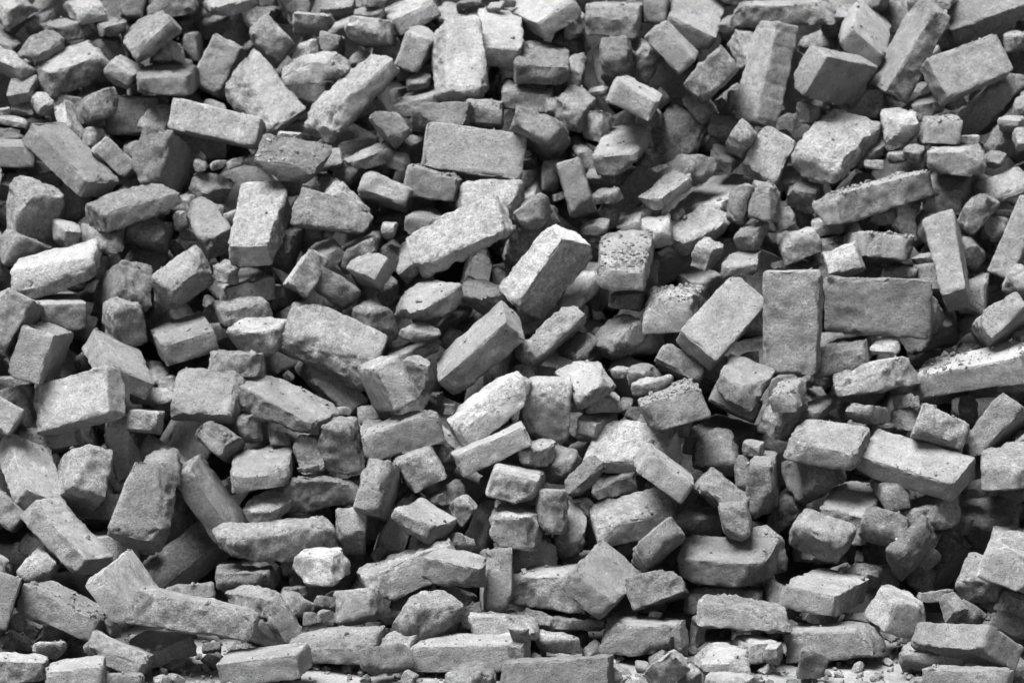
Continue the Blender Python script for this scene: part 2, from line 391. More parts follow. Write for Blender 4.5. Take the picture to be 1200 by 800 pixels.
(-0.233,1.342,1.129,0.944,0.278,-0.065,-0.166,0.061,0.041,0.024,'c','n','brick_fragment','grey small chunk just below left of the weathered upright brick at top centre'),
(-0.209,1.385,1.078,0.054,0.784,0.614,0.075,0.270,0.124,0.052,'b','n','brick','half-hidden whole brick end-on below left of the weathered upright brick at top centre'),
(-0.298,1.178,1.038,0.673,0.222,0.323,0.627,0.131,0.094,0.060,'b','n','brick','grey half brick end-on just below right of the long pale slanting brick'),
(-0.176,1.196,1.056,0.988,-0.151,0.027,-0.023,0.142,0.129,0.058,'b','n','brick','dim half brick lying level just above left of the broad flat-faced brick'),
(-0.071,1.266,1.058,0.685,-0.046,0.094,0.721,0.130,0.101,0.067,'b','n','brick','grey half brick end-on just above the broad flat-faced brick'),
(0.044,1.421,1.092,0.012,0.731,0.681,-0.044,0.270,0.134,0.066,'b','n','brick','grey whole brick end-on just below left of the notched lump'),
(-0.268,1.255,0.971,0.002,0.217,-0.958,-0.187,0.073,0.069,0.061,'c','n','brick_fragment','half-hidden small chunk left of the broad flat-faced brick'),
(-0.351,1.146,0.969,0.955,0.126,-0.132,0.233,0.116,0.068,0.033,'b','n','brick_fragment','grey brick chunk below the long pale slanting brick'),
(-0.276,1.151,0.957,0.955,0.212,0.017,-0.208,0.061,0.032,0.030,'c','n','brick_fragment','grey small chunk left of the broad flat-faced brick'),
(-0.339,1.302,0.927,0.976,0.091,-0.034,-0.195,0.074,0.032,0.020,'c','n','brick_fragment','second half-hidden small chunk below the long pale slanting brick'),
(-0.093,1.129,0.979,0.819,0.571,0.039,-0.046,0.246,0.116,0.065,'w','n','brick','broad flat-faced brick facing the viewer, dark shadow under it, above the brightest brick'),
(-0.535,1.049,0.970,0.982,0.147,0.065,-0.099,0.155,0.129,0.054,'b','n','brick','grey half brick lying level below the rounded slab'),
(-0.454,1.159,0.956,0.042,0.674,0.723,0.144,0.131,0.083,0.035,'b','n','brick','nearest half-hidden half brick end-on below the long pale slanting brick'),
(-0.550,1.199,1.013,0.988,0.062,0.004,-0.143,0.060,0.023,0.016,'c','p','brick_fragment','pale small chunk just below right of the rounded slab'),
(-0.461,1.229,0.992,0.074,0.956,0.282,0.039,0.038,0.019,0.017,'c','n','brick_fragment','grey tiny chip below left of the long pale slanting brick'),
(-0.540,1.333,1.022,0.971,0.148,-0.055,-0.177,0.074,0.036,0.019,'c','n','brick_fragment','grey small chunk just below right of the rounded slab'),
(-0.621,1.594,1.307,0.775,0.631,-0.015,-0.036,0.047,0.028,0.015,'c','n','brick_fragment','grey tiny chip above right of the grooved brick'),
(-0.043,1.535,1.295,0.955,0.192,-0.048,-0.220,0.042,0.028,0.014,'c','n','brick_fragment','grey tiny chip above right of the weathered upright brick at top centre'),
(-0.011,1.587,1.302,0.738,0.673,0.035,-0.042,0.040,0.022,0.014,'c','n','brick_fragment','grey tiny chip above left of the notched lump'),
(0.075,1.575,1.284,0.113,0.543,0.799,0.231,0.240,0.120,0.053,'w','n','brick','grey whole brick end-on just above the notched lump'),
(0.157,1.548,1.257,0.577,-0.376,-0.532,0.493,0.131,0.056,0.050,'b','n','brick','grey half brick end-on just left of the stained brick at the top edge'),
(0.262,1.568,1.270,0.001,0.738,0.674,0.018,0.270,0.136,0.063,'b','n','brick','stained blocky brick at the top edge right of centre'),
(0.075,1.414,1.167,0.730,0.054,-0.042,0.680,0.270,0.131,0.058,'b','n','brick','notched grey lump of brick right of the weathered upright brick'),
(0.146,1.571,1.200,0.671,-0.453,-0.525,0.261,0.096,0.072,0.070,'c','n','brick_fragment','half-hidden brick chunk just above right of the notched lump'),
(0.157,1.389,1.152,0.682,-0.353,-0.479,0.425,0.131,0.060,0.049,'b','n','brick','grey half brick end-on just right of the notched lump'),
(0.261,1.369,1.176,0.625,0.473,0.536,0.315,0.130,0.103,0.076,'b','n','brick','dim half brick end-on just below the stained brick at the top edge'),
(0.323,1.472,1.168,0.586,-0.305,-0.452,0.599,0.132,0.100,0.061,'b','n','brick','grey half brick end-on just below left of the small clean-edged brick'),
(0.398,1.412,1.210,0.261,-0.691,-0.618,0.269,0.255,0.125,0.056,'w','n','brick','clean-edged brick slanting down to the right over a dark hollow near the top'),
(0.464,1.639,1.269,0.713,0.277,0.021,0.644,0.247,0.132,0.056,'w','n','brick','big smooth slab with a dark underside at the top edge, right of centre'),
(0.365,1.596,1.286,0.526,0.508,0.518,0.443,0.131,0.079,0.063,'b','n','brick','grey half brick end-on just above left of the small clean-edged brick'),
(0.681,1.490,1.286,0.993,0.041,-0.031,-0.106,0.262,0.132,0.055,'b','n','brick','grey whole brick lying level above the tall cracked brick'),
(0.570,1.583,1.238,0.958,0.195,-0.097,-0.185,0.082,0.077,0.062,'c','n','brick_fragment','half-hidden small chunk just right of the big slab at the top edge'),
(0.586,1.439,1.195,0.770,0.222,0.424,-0.421,0.099,0.083,0.058,'c','p','brick_fragment','pale brick chunk just above left of the tall cracked brick'),
(0.626,1.288,1.154,0.780,0.095,-0.595,0.169,0.253,0.124,0.067,'g','n','brick','tall brick with crosswise cracks standing on end in the upper right'),
(0.491,1.253,1.150,0.311,0.662,0.652,0.201,0.254,0.123,0.065,'b','n','brick','grey whole brick end-on just below right of the small clean-edged brick'),
(0.552,1.343,1.083,0.696,0.273,0.406,-0.525,0.049,0.037,0.026,'c','n','brick_fragment','grey small chunk just below left of the tall cracked brick'),
(0.416,1.497,1.064,0.971,0.174,-0.039,-0.158,0.085,0.036,0.026,'c','n','brick_fragment','grey small chunk just above the smooth leaning slab'),
(0.298,1.171,1.110,0.150,-0.713,-0.662,0.177,0.255,0.119,0.061,'w','n','brick','grey whole brick end-on above left of the smooth leaning slab'),
(0.341,1.343,1.043,0.024,-0.740,-0.672,0.006,0.131,0.064,0.039,'b','n','brick','grey half brick end-on just above left of the smooth leaning slab'),
(0.402,1.400,0.966,0.723,0.465,-0.363,0.361,0.175,0.116,0.067,'b','n','brick','smooth slab leaning up to the right, half covered, above right of the centre'),
(0.473,1.409,1.058,0.682,0.260,0.329,0.599,0.131,0.085,0.056,'b','n','brick','grey half brick end-on just above right of the smooth leaning slab'),
(0.544,1.324,1.016,0.064,-0.775,-0.629,0.007,0.131,0.104,0.051,'b','n','brick','grey half brick end-on just right of the smooth leaning slab'),
(0.561,1.162,0.998,0.420,0.583,0.684,0.129,0.128,0.061,0.055,'b','n','brick_fragment','dim brick chunk right of the smooth leaning slab'),
(0.531,1.255,0.955,0.133,-0.799,-0.584,-0.052,0.131,0.071,0.040,'b','n','brick','grey half brick end-on just below right of the smooth leaning slab'),
(0.629,1.146,0.975,0.714,0.483,-0.340,0.377,0.116,0.095,0.068,'b','n','brick_fragment','grey brick chunk left of the broad pale slab at upper right'),
(0.423,1.149,0.933,0.037,0.453,0.857,-0.244,0.124,0.075,0.062,'b','n','brick_fragment','dim brick chunk just below the smooth leaning slab'),
(0.355,1.114,0.942,0.081,0.958,0.273,0.036,0.049,0.021,0.014,'c','n','brick_fragment','grey small chunk just below left of the smooth leaning slab'),
(0.271,1.166,0.981,0.789,-0.003,-0.085,0.608,0.250,0.112,0.056,'b','n','brick','grey whole brick end-on left of the smooth leaning slab'),
(0.170,1.255,0.958,0.495,-0.470,-0.557,0.473,0.131,0.063,0.048,'b','n','brick','grey half brick end-on left of the smooth leaning slab'),
(0.153,1.273,1.062,0.805,0.208,-0.019,0.555,0.126,0.079,0.071,'c','n','brick_fragment','grey brick chunk below right of the notched lump'),
(0.212,1.264,1.027,0.351,-0.207,-0.567,0.716,0.077,0.075,0.056,'c','n','brick_fragment','grey small chunk left of the smooth leaning slab'),
(0.098,1.276,1.076,0.700,0.212,0.376,-0.569,0.048,0.036,0.028,'c','n','brick_fragment','grey small chunk just below the notched lump'),
(0.072,1.170,1.021,0.089,-0.735,-0.603,0.298,0.270,0.117,0.070,'b','n','brick','dim whole brick end-on below the notched lump'),
(0.114,1.332,0.948,0.518,0.498,0.556,0.418,0.131,0.094,0.066,'b','n','brick','half-hidden half brick end-on right of the broad flat-faced brick'),
(0.128,1.542,1.079,0.979,0.086,-0.039,-0.179,0.057,0.025,0.020,'c','n','brick_fragment','shadowed small chunk just below right of the notched lump'),
(0.214,1.413,1.096,0.966,0.134,-0.052,-0.215,0.054,0.027,0.017,'c','n','brick_fragment','shadowed small chunk below right of the notched lump'),
(0.042,1.233,0.942,0.957,0.191,-0.074,-0.204,0.047,0.034,0.027,'c','n','brick_fragment','shadowed tiny chip right of the broad flat-faced brick'),
(0.815,1.579,1.255,0.645,-0.431,-0.405,0.484,0.131,0.065,0.055,'b','n','brick','grey half brick end-on just left of the sharp-edged block'),
(0.923,1.659,1.306,0.739,0.135,0.190,0.633,0.131,0.064,0.060,'b','n','brick','grey half brick end-on just above right of the sharp-edged block'),
(0.888,1.500,1.233,0.353,-0.669,-0.639,0.138,0.246,0.114,0.054,'w','n','brick','sharp-edged block with a lit side at the top, right of the cracked brick'),
(0.993,1.373,1.205,0.855,0.095,-0.505,0.069,0.257,0.131,0.067,'b','n','brick','long pitted brick leaning up to the right, in the upper right'),
(1.032,1.460,1.153,0.659,-0.528,-0.477,0.244,0.130,0.061,0.051,'b','n','brick_fragment','half-hidden brick chunk just below right of the long leaning brick'),
(1.211,1.573,1.300,0.904,0.378,-0.198,-0.017,0.226,0.124,0.062,'w','n','brick','large brick with a dark underside in the top right corner'),
(1.057,1.562,1.309,0.982,0.112,-0.063,-0.142,0.113,0.071,0.033,'b','n','brick_fragment','half-hidden brick chunk just above right of the long leaning brick'),
(1.124,1.319,1.163,0.816,0.508,0.006,0.277,0.209,0.110,0.060,'w','n','brick','large dusty block with a broad lit face below the top right corner brick'),
(1.272,1.514,1.213,0.062,0.769,0.635,0.026,0.131,0.058,0.049,'b','n','brick','grey half brick end-on just below right of the brick in the top right corner'),
(1.192,1.418,1.060,0.907,-0.102,-0.408,-0.041,0.183,0.131,0.074,'b','n','brick','flat grey slab sloping up to the right near the right edge'),
(1.278,1.327,1.076,0.002,0.780,0.599,0.180,0.132,0.059,0.055,'b','n','brick','grey half brick end-on just right of the sloping grey slab'),
(1.220,1.257,0.992,0.452,0.839,0.249,0.173,0.130,0.065,0.056,'c','n','brick_fragment','half-hidden brick chunk just below the sloping grey slab'),
(1.245,1.154,1.013,0.433,-0.880,-0.194,0.035,0.064,0.051,0.034,'c','n','brick_fragment','grey small chunk just below right of the sloping grey slab'),
(1.225,1.226,1.039,0.019,-0.777,-0.629,0.011,0.131,0.053,0.033,'b','n','brick','grey half brick end-on just below right of the sloping grey slab'),
(1.048,1.206,1.025,0.006,0.664,0.744,-0.070,0.131,0.093,0.068,'b','n','brick','grey half brick end-on below left of the sloping grey slab'),
(1.060,1.284,0.958,0.223,-0.411,-0.453,0.759,0.077,0.068,0.046,'c','n','brick_fragment','half-hidden small chunk just above left of the blocky half brick'),
(1.084,1.115,0.968,0.007,0.768,0.640,0.003,0.270,0.134,0.056,'b','n','brick','grey whole brick end-on just above the blocky half brick'),
(0.982,1.160,0.976,0.051,-0.348,-0.902,-0.251,0.050,0.042,0.026,'c','n','brick_fragment','grey small chunk above left of the blocky half brick'),
(1.123,1.238,0.996,0.745,0.658,-0.046,-0.098,0.057,0.024,0.017,'c','n','brick_fragment','half-hidden small chunk just below left of the sloping grey slab'),
(1.175,1.143,0.961,0.949,0.231,-0.063,-0.206,0.052,0.041,0.026,'c','n','brick_fragment','grey small chunk just below the sloping grey slab'),
(0.944,1.200,0.962,0.956,0.191,-0.056,-0.215,0.046,0.036,0.026,'c','n','brick_fragment','grey tiny chip just above right of the rough brick topped with crumbs'),
(0.955,1.244,1.031,0.018,-0.722,-0.672,-0.164,0.131,0.087,0.056,'b','n','brick','grey half brick end-on right of the broad pale slab at upper right'),
(1.036,1.351,1.074,0.018,0.796,0.592,0.123,0.131,0.077,0.035,'b','n','brick','grey half brick end-on below left of the large dusty block'),
(0.787,1.171,0.993,0.834,0.174,-0.092,0.516,0.277,0.139,0.060,'b','q','brick','broad pale slab tilted towards the viewer below the dark-fronted wedge brick'),
(0.856,1.458,1.068,0.033,-0.062,-0.996,0.060,0.154,0.131,0.070,'b','n','brick','half-hidden half brick lying level just below right of the dark-fronted wedge brick'),
(0.871,1.217,0.966,0.897,0.126,-0.107,0.411,0.124,0.062,0.042,'b','n','brick_fragment','half-hidden brick chunk just right of the broad pale slab at upper right'),
(0.876,1.116,0.953,0.747,0.661,0.071,0.020,0.048,0.021,0.014,'c','n','brick_fragment','grey small chunk just above the rough brick topped with crumbs'),
(0.793,1.299,1.146,0.737,-0.512,-0.146,0.417,0.243,0.120,0.059,'w','n','brick','big brick with a wide dark front right of the tall cracked brick'),
(0.780,1.596,1.201,0.931,0.326,-0.078,-0.141,0.092,0.064,0.032,'c','n','brick_fragment','grey brick chunk just above left of the dark-fronted wedge brick'),
(0.727,1.262,1.058,0.663,-0.213,0.610,0.378,0.050,0.048,0.041,'c','n','brick_fragment','dim small chunk just above left of the broad pale slab at upper right'),
(-1.221,1.125,0.896,0.634,0.232,0.729,0.111,0.052,0.051,0.050,'c','n','brick_fragment','dim small chunk left of the long brick sloping down at left'),
(-1.214,1.105,0.832,0.030,0.693,0.719,-0.031,0.131,0.060,0.050,'b','n','brick','half-hidden half brick end-on above left of the light brick near the left edge'),
(-1.146,1.022,0.854,0.399,-0.502,0.332,0.692,0.139,0.123,0.078,'c','n','brick_fragment','dim brick chunk below left of the long brick sloping down at left'),
(-1.133,1.146,0.914,0.979,0.147,-0.035,-0.138,0.086,0.039,0.033,'c','n','brick_fragment','half-hidden small chunk just below left of the long brick sloping down at left'),
(-0.918,0.980,0.869,0.961,0.058,-0.096,0.254,0.193,0.125,0.055,'b','n','brick','grey broken brick slanting up right below left of the cube-like brick'),
(-0.944,1.211,0.906,0.966,0.215,-0.040,-0.136,0.059,0.034,0.020,'c','n','brick_fragment','half-hidden small chunk just below left of the cube-like brick'),
(-0.733,1.136,0.896,0.277,-0.931,-0.192,0.142,0.120,0.056,0.042,'c','n','brick_fragment','grey brick chunk below right of the cube-like brick'),
(-1.069,0.971,0.800,0.435,-0.390,-0.558,0.590,0.131,0.057,0.051,'b','n','brick','grey half brick end-on just above the light brick near the left edge'),
(-0.980,0.957,0.789,0.061,-0.502,-0.859,0.084,0.131,0.065,0.057,'b','n','brick','grey half brick end-on just above left of the lumpy chunk'),
(-0.877,1.034,0.797,0.689,-0.020,0.182,0.702,0.130,0.103,0.071,'b','n','brick','dim half brick end-on above right of the lumpy chunk'),
(-1.167,0.975,0.759,0.716,-0.630,-0.011,0.301,0.118,0.069,0.055,'c','n','brick_fragment','dim brick chunk just above left of the light brick near the left edge'),
(-1.080,0.866,0.735,0.979,0.153,-0.125,-0.049,0.208,0.133,0.056,'b','q','brick','light worn brick lying level near the left edge'),
(-1.085,0.862,0.637,0.009,0.617,0.787,-0.003,0.252,0.113,0.062,'w','n','brick','grey whole brick end-on just below the light brick near the left edge'),
(-1.162,0.616,0.646,0.552,-0.423,-0.292,0.656,0.254,0.142,0.073,'g','n','brick','thick slab with a dark side leaning at the left edge'),
(-1.051,1.008,0.587,0.065,-0.112,-0.799,-0.587,0.110,0.102,0.068,'b','n','brick_fragment','half-hidden brick chunk below left of the lumpy chunk'),
(-0.998,0.996,0.723,0.459,-0.507,-0.489,0.541,0.131,0.061,0.040,'b','n','brick','shadowed half brick end-on just above left of the lumpy chunk'),
(-0.922,0.883,0.679,0.255,-0.376,-0.473,0.755,0.161,0.121,0.096,'c','n','brick_fragment','lumpy chunk with two lit bumps in the left half'),
(-0.919,0.771,0.625,0.403,-0.579,0.300,0.642,0.102,0.093,0.079,'c','n','brick_fragment','dim brick chunk just below the lumpy chunk'),
(-0.775,0.833,0.715,0.847,-0.383,-0.353,0.109,0.134,0.096,0.065,'b','n','brick','dim half brick slanting up right right of the lumpy chunk'),
(-0.838,0.906,0.659,0.526,0.304,0.635,0.478,0.130,0.088,0.054,'b','n','brick','half-hidden half brick end-on just above left of the smooth flat-topped brick'),
(-0.772,0.758,0.584,0.091,0.626,0.767,0.107,0.255,0.132,0.058,'w','n','brick','smooth brick with a flat lit top, between the lumpy chunk and the broad rounded brick'),
(-0.727,0.985,0.819,0.108,-0.509,-0.775,-0.358,0.133,0.078,0.071,'b','n','brick','grey half brick slanting down right just left of the smooth upright brick'),
(-0.714,1.063,0.848,0.712,-0.666,0.170,-0.144,0.044,0.026,0.025,'c','n','brick_fragment','half-hidden tiny chip just above left of the smooth upright brick'),
(-0.797,1.038,0.827,0.736,0.230,0.527,-0.356,0.045,0.031,0.026,'c','n','brick_fragment','grey tiny chip below the cube-like brick'),
(-0.803,1.085,0.863,0.971,0.150,-0.081,-0.168,0.054,0.043,0.032,'c','n','brick_fragment','grey small chunk just below right of the cube-like brick'),
(-0.785,1.048,0.789,0.614,-0.731,-0.231,0.184,0.051,0.023,0.016,'c','n','brick_fragment','shadowed small chunk left of the smooth upright brick'),
(-0.608,0.956,0.827,0.728,0.096,-0.171,0.656,0.274,0.114,0.077,'b','q','brick','smooth light brick standing nearly upright left of centre'),
(-0.671,1.046,0.833,0.570,-0.721,-0.338,0.203,0.044,0.033,0.028,'c','n','brick_fragment','half-hidden tiny chip just left of the smooth upright brick'),
(-0.678,0.868,0.725,0.917,0.012,0.022,0.398,0.060,0.055,0.041,'c','n','brick_fragment','grey small chunk below left of the smooth upright brick'),
(-0.660,0.998,0.667,0.076,0.620,0.780,0.036,0.270,0.123,0.062,'b','n','brick','grey whole brick end-on below the smooth upright brick'),
(-0.642,0.817,0.633,0.074,0.549,0.828,0.085,0.130,0.105,0.069,'b','n','brick','grey half brick end-on above right of the smooth flat-topped brick'),
(-0.584,0.722,0.596,0.014,0.179,0.971,0.155,0.117,0.090,0.072,'c','p','brick_fragment','pale brick chunk left of the broad rounded brick'),
(-0.430,0.911,0.860,0.825,0.541,0.082,-0.140,0.184,0.079,0.048,'c','n','brick_fragment','grey brick chunk right of the smooth upright brick'),
(-0.403,1.062,0.869,0.252,-0.591,-0.695,0.322,0.270,0.121,0.053,'b','n','brick','half-hidden whole brick end-on right of the smooth upright brick'),
(-0.482,1.234,0.899,0.016,0.706,0.704,0.074,0.131,0.062,0.033,'b','n','brick','half-hidden half brick end-on above right of the smooth upright brick'),
(-0.401,1.239,0.916,0.455,0.574,0.602,0.318,0.130,0.080,0.059,'b','n','brick','second half-hidden half brick end-on below the long pale slanting brick'),
(-0.303,1.093,0.885,0.040,-0.715,-0.674,0.179,0.236,0.126,0.060,'b','n','brick','dim whole brick end-on above left of the brightest brick'),
(-0.185,1.133,0.905,0.041,-0.713,-0.692,0.104,0.270,0.122,0.057,'b','n','brick','grey whole brick end-on just below left of the broad flat-faced brick'),
(-0.295,1.135,0.813,0.969,0.117,-0.032,-0.215,0.090,0.047,0.029,'c','n','brick_fragment','grey brick chunk left of the brightest brick'),
(-0.296,0.964,0.815,0.588,-0.420,-0.591,0.358,0.038,0.033,0.032,'c','p','brick_fragment','pale tiny chip left of the brightest brick'),
(-0.283,1.117,0.764,0.093,0.949,0.295,0.059,0.063,0.024,0.019,'c','n','brick_fragment','half-hidden small chunk left of the brightest brick'),
(-0.202,0.999,0.825,0.820,0.057,-0.013,0.569,0.131,0.072,0.050,'b','n','brick','grey half brick end-on just above left of the brightest brick'),
(-0.124,0.869,0.806,0.275,0.032,0.913,0.300,0.244,0.123,0.068,'b','p','brick','brightest pale brick with a dark front, just left of the white-faced brick'),
(-0.061,1.023,0.864,0.961,0.263,-0.031,-0.081,0.144,0.090,0.065,'c','p','brick_fragment','pale brick chunk just below the broad flat-faced brick'),
(-0.330,0.839,0.737,0.746,0.006,0.318,0.585,0.127,0.077,0.065,'b','n','brick_fragment','dim brick chunk above left of the six-sided lump'),
(-0.359,1.010,0.766,0.198,0.711,0.638,0.219,0.270,0.108,0.048,'b','n','brick','grey whole brick end-on above left of the six-sided lump'),
(-0.287,1.035,0.744,0.649,0.256,0.369,0.614,0.131,0.065,0.055,'b','n','brick','grey half brick end-on above left of the six-sided lump'),
(-0.234,0.945,0.751,0.127,0.745,0.566,0.330,0.133,0.066,0.043,'b','n','brick','half-hidden half brick end-on just above left of the six-sided lump'),
(-0.446,0.935,0.764,0.132,0.546,0.800,0.209,0.130,0.063,0.037,'b','n','brick','grey half brick end-on right of the smooth upright brick'),
(-0.486,0.813,0.733,0.392,0.589,0.652,0.272,0.131,0.103,0.060,'b','n','brick','grey half brick end-on below right of the smooth upright brick'),
(-0.422,0.831,0.695,0.693,0.168,0.304,0.632,0.131,0.109,0.060,'b','n','brick','grey half brick end-on just above the broad rounded brick'),
(-0.504,1.149,0.779,0.643,0.295,0.403,0.581,0.131,0.086,0.062,'b','n','brick','shadowed half brick end-on just right of the smooth upright brick'),
(-0.549,1.042,0.763,0.482,0.618,0.504,0.363,0.132,0.104,0.067,'b','n','brick','shadowed half brick end-on just below right of the smooth upright brick'),
(-0.565,1.000,0.638,0.577,0.467,0.554,0.377,0.130,0.065,0.053,'b','n','brick','dim half brick end-on above left of the broad rounded brick'),
(-0.422,0.714,0.584,0.162,-0.144,-0.858,-0.465,0.230,0.139,0.073,'b','n','brick','broad brick with a smooth rounded face, left of centre'),
(-0.324,0.793,0.616,0.636,0.406,0.629,-0.190,0.093,0.083,0.074,'c','n','brick_fragment','dim brick chunk just left of the six-sided lump'),
(-0.199,0.790,0.665,0.918,0.062,-0.151,0.361,0.136,0.125,0.053,'b','n','brick','six-sided lump of brick below the brightest brick'),
(-0.217,0.723,0.606,0.980,0.108,-0.072,-0.154,0.101,0.037,0.026,'c','n','brick_fragment','grey brick chunk just below the six-sided lump'),
(-0.055,0.872,0.665,0.013,0.752,0.611,-0.246,0.129,0.113,0.063,'b','n','brick_fragment','dim brick chunk above the ridged brick'),
(0.002,1.060,0.727,0.718,0.257,0.442,-0.472,0.059,0.056,0.032,'c','n','brick_fragment','half-hidden small chunk just left of the white-faced brick'),
(-0.028,1.101,0.680,0.508,-0.542,-0.512,0.430,0.131,0.055,0.043,'b','n','brick','shadowed half brick end-on just below right of the brightest brick'),
(-0.133,0.929,0.616,0.194,0.742,0.574,0.286,0.133,0.077,0.033,'b','n','brick','shadowed half brick end-on just below right of the six-sided lump'),
(0.079,0.813,0.747,0.395,0.217,0.849,-0.276,0.216,0.133,0.081,'b','v','brick','white-faced brick slanting up to the right at the centre'),
(0.036,0.996,0.790,0.932,-0.091,-0.351,0.023,0.144,0.131,0.057,'b','n','brick','half-hidden half brick slanting up right just above left of the white-faced brick'),
(0.054,0.895,0.862,0.311,0.621,0.691,0.200,0.131,0.091,0.062,'b','n','brick','grey half brick end-on above the white-faced brick'),
(0.033,1.090,0.866,0.085,0.717,0.643,0.257,0.131,0.067,0.033,'b','n','brick','grey half brick end-on below right of the broad flat-faced brick'),
(0.076,1.202,0.873,0.972,0.152,-0.042,-0.172,0.043,0.029,0.019,'c','n','brick_fragment','half-hidden tiny chip above the white-faced brick'),
(0.003,0.926,0.813,0.376,0.639,0.428,-0.518,0.032,0.028,0.028,'c','n','brick_fragment','dim tiny chip just above left of the white-faced brick'),
(0.156,1.071,0.899,0.618,0.372,0.464,0.514,0.254,0.132,0.062,'w','n','brick','grey whole brick end-on above the white-faced brick'),
(0.096,1.145,0.920,0.535,0.475,0.529,0.455,0.131,0.074,0.048,'b','n','brick','grey half brick end-on right of the broad flat-faced brick'),
(0.216,1.149,0.918,0.948,0.293,-0.024,-0.117,0.070,0.048,0.034,'c','n','brick_fragment','nearest grey small chunk below left of the smooth leaning slab'),
(0.228,1.054,0.884,0.950,0.156,-0.159,-0.220,0.069,0.041,0.026,'c','n','brick_fragment','second grey small chunk below left of the smooth leaning slab'),
(0.291,1.225,0.858,0.922,-0.108,-0.373,-0.005,0.201,0.130,0.061,'b','n','brick','dim broken brick slanting up right below left of the smooth leaning slab'),
(0.380,1.060,0.896,0.908,0.097,-0.174,0.368,0.136,0.078,0.038,'b','n','brick','grey half brick slanting up right below the smooth leaning slab'),
(0.350,1.009,0.810,0.031,-0.696,-0.685,-0.215,0.131,0.068,0.046,'b','n','brick','grey half brick end-on below the smooth leaning slab'),
(0.296,1.099,0.817,0.101,0.759,0.607,0.215,0.132,0.070,0.033,'b','n','brick','grey half brick end-on below left of the smooth leaning slab'),
(0.266,0.843,0.754,0.038,-0.741,-0.668,-0.060,0.270,0.123,0.063,'b','n','brick','grey whole brick end-on right of the white-faced brick'),
(0.327,1.006,0.727,0.611,-0.370,-0.469,0.520,0.131,0.059,0.054,'b','n','brick','half-hidden half brick end-on above left of the large speckled brick'),
(0.275,0.859,0.662,0.017,0.745,0.667,-0.010,0.131,0.081,0.036,'b','n','brick','grey half brick end-on right of the white-faced brick'),
(0.385,0.817,0.654,0.020,0.748,0.663,0.017,0.270,0.131,0.075,'b','n','brick','grey whole brick end-on just left of the large speckled brick'),
(0.457,0.996,0.681,0.003,-0.524,-0.841,-0.135,0.131,0.075,0.045,'b','n','brick','grey half brick end-on just above left of the large speckled brick'),
(0.471,0.920,0.765,0.723,-0.532,-0.235,0.372,0.079,0.064,0.050,'c','n','brick_fragment','dim small chunk above the large speckled brick'),
(0.549,0.897,0.740,0.765,-0.004,-0.108,0.635,0.131,0.084,0.035,'b','n','brick','grey half brick end-on above the large speckled brick'),
(0.441,1.033,0.805,0.893,0.313,-0.186,0.266,0.162,0.082,0.041,'c','n','brick_fragment','grey brick chunk below the smooth leaning slab'),
(0.397,1.052,0.839,0.018,-0.829,-0.518,-0.208,0.034,0.034,0.023,'c','n','brick_fragment','grey tiny chip below the smooth leaning slab'),
(0.503,1.196,0.855,0.855,-0.012,-0.081,0.513,0.244,0.128,0.054,'b','n','brick','half-hidden whole brick end-on below right of the smooth leaning slab'),
(0.549,1.045,0.867,0.496,0.560,0.557,0.359,0.131,0.094,0.056,'b','n','brick','dim half brick end-on below right of the smooth leaning slab'),
(0.609,0.994,0.879,0.516,0.538,0.545,0.384,0.131,0.088,0.072,'b','n','brick','grey half brick end-on below left of the broad pale slab at upper right'),
(0.573,0.967,0.805,0.864,0.122,-0.192,0.450,0.084,0.066,0.033,'c','n','brick_fragment','grey small chunk above the large speckled brick'),
(0.490,0.679,0.640,0.796,0.416,-0.094,0.429,0.221,0.110,0.061,'w','n','brick','large speckled brick slanting up to the right, left of the brick standing on end'),
(0.093,0.722,0.600,0.925,-0.170,-0.337,0.043,0.178,0.129,0.056,'b','n','brick','dim broken brick slanting up right below the white-faced brick'),
(0.155,0.747,0.567,0.261,0.509,0.768,0.290,0.130,0.072,0.033,'b','n','brick','grey half brick end-on above right of the tall light block'),
(0.258,0.778,0.591,0.211,0.501,0.760,0.355,0.129,0.116,0.053,'b','n','brick_fragment','grey brick chunk left of the large speckled brick'),
(0.198,1.008,0.674,0.493,-0.557,-0.470,0.475,0.131,0.102,0.052,'b','n','brick','shadowed half brick end-on right of the white-faced brick'),
(0.163,0.885,0.674,0.028,-0.844,-0.468,-0.261,0.140,0.079,0.034,'b','n','brick','shadowed half brick slanting up right just below right of the white-faced brick'),
(0.200,0.974,0.820,0.955,0.201,-0.033,-0.218,0.066,0.036,0.025,'c','n','brick_fragment','second grey small chunk above right of the white-faced brick'),
(0.208,0.990,0.788,0.088,0.956,0.278,0.033,0.048,0.021,0.014,'c','n','brick_fragment','nearest grey small chunk above right of the white-faced brick'),
(0.114,1.094,0.878,0.082,0.964,0.250,0.038,0.037,0.019,0.016,'c','n','brick_fragment','grey tiny chip above the white-faced brick'),
(0.048,0.831,0.602,0.970,0.140,-0.095,-0.172,0.058,0.030,0.015,'c','n','brick_fragment','shadowed small chunk above right of the ridged brick'),
(0.713,1.106,0.875,0.960,0.191,-0.013,-0.203,0.084,0.063,0.061,'c','n','brick_fragment','grey small chunk below left of the broad pale slab at upper right'),
(0.683,1.160,0.912,0.938,0.203,-0.153,-0.235,0.079,0.059,0.030,'c','n','brick_fragment','half-hidden small chunk below left of the broad pale slab at upper right'),
(0.868,1.033,0.884,0.959,-0.047,-0.084,0.265,0.270,0.129,0.071,'b','n','brick','long rough brick with crumbs along its top, right of centre, upper half'),
(1.054,1.102,0.883,0.826,0.056,-0.126,0.547,0.131,0.104,0.057,'b','n','brick','blocky half brick with a lit face at the right end of the crumb-topped brick'),
(1.200,1.103,0.898,0.931,0.238,-0.095,0.262,0.134,0.077,0.033,'b','n','brick','grey half brick slanting up right right of the blocky half brick'),
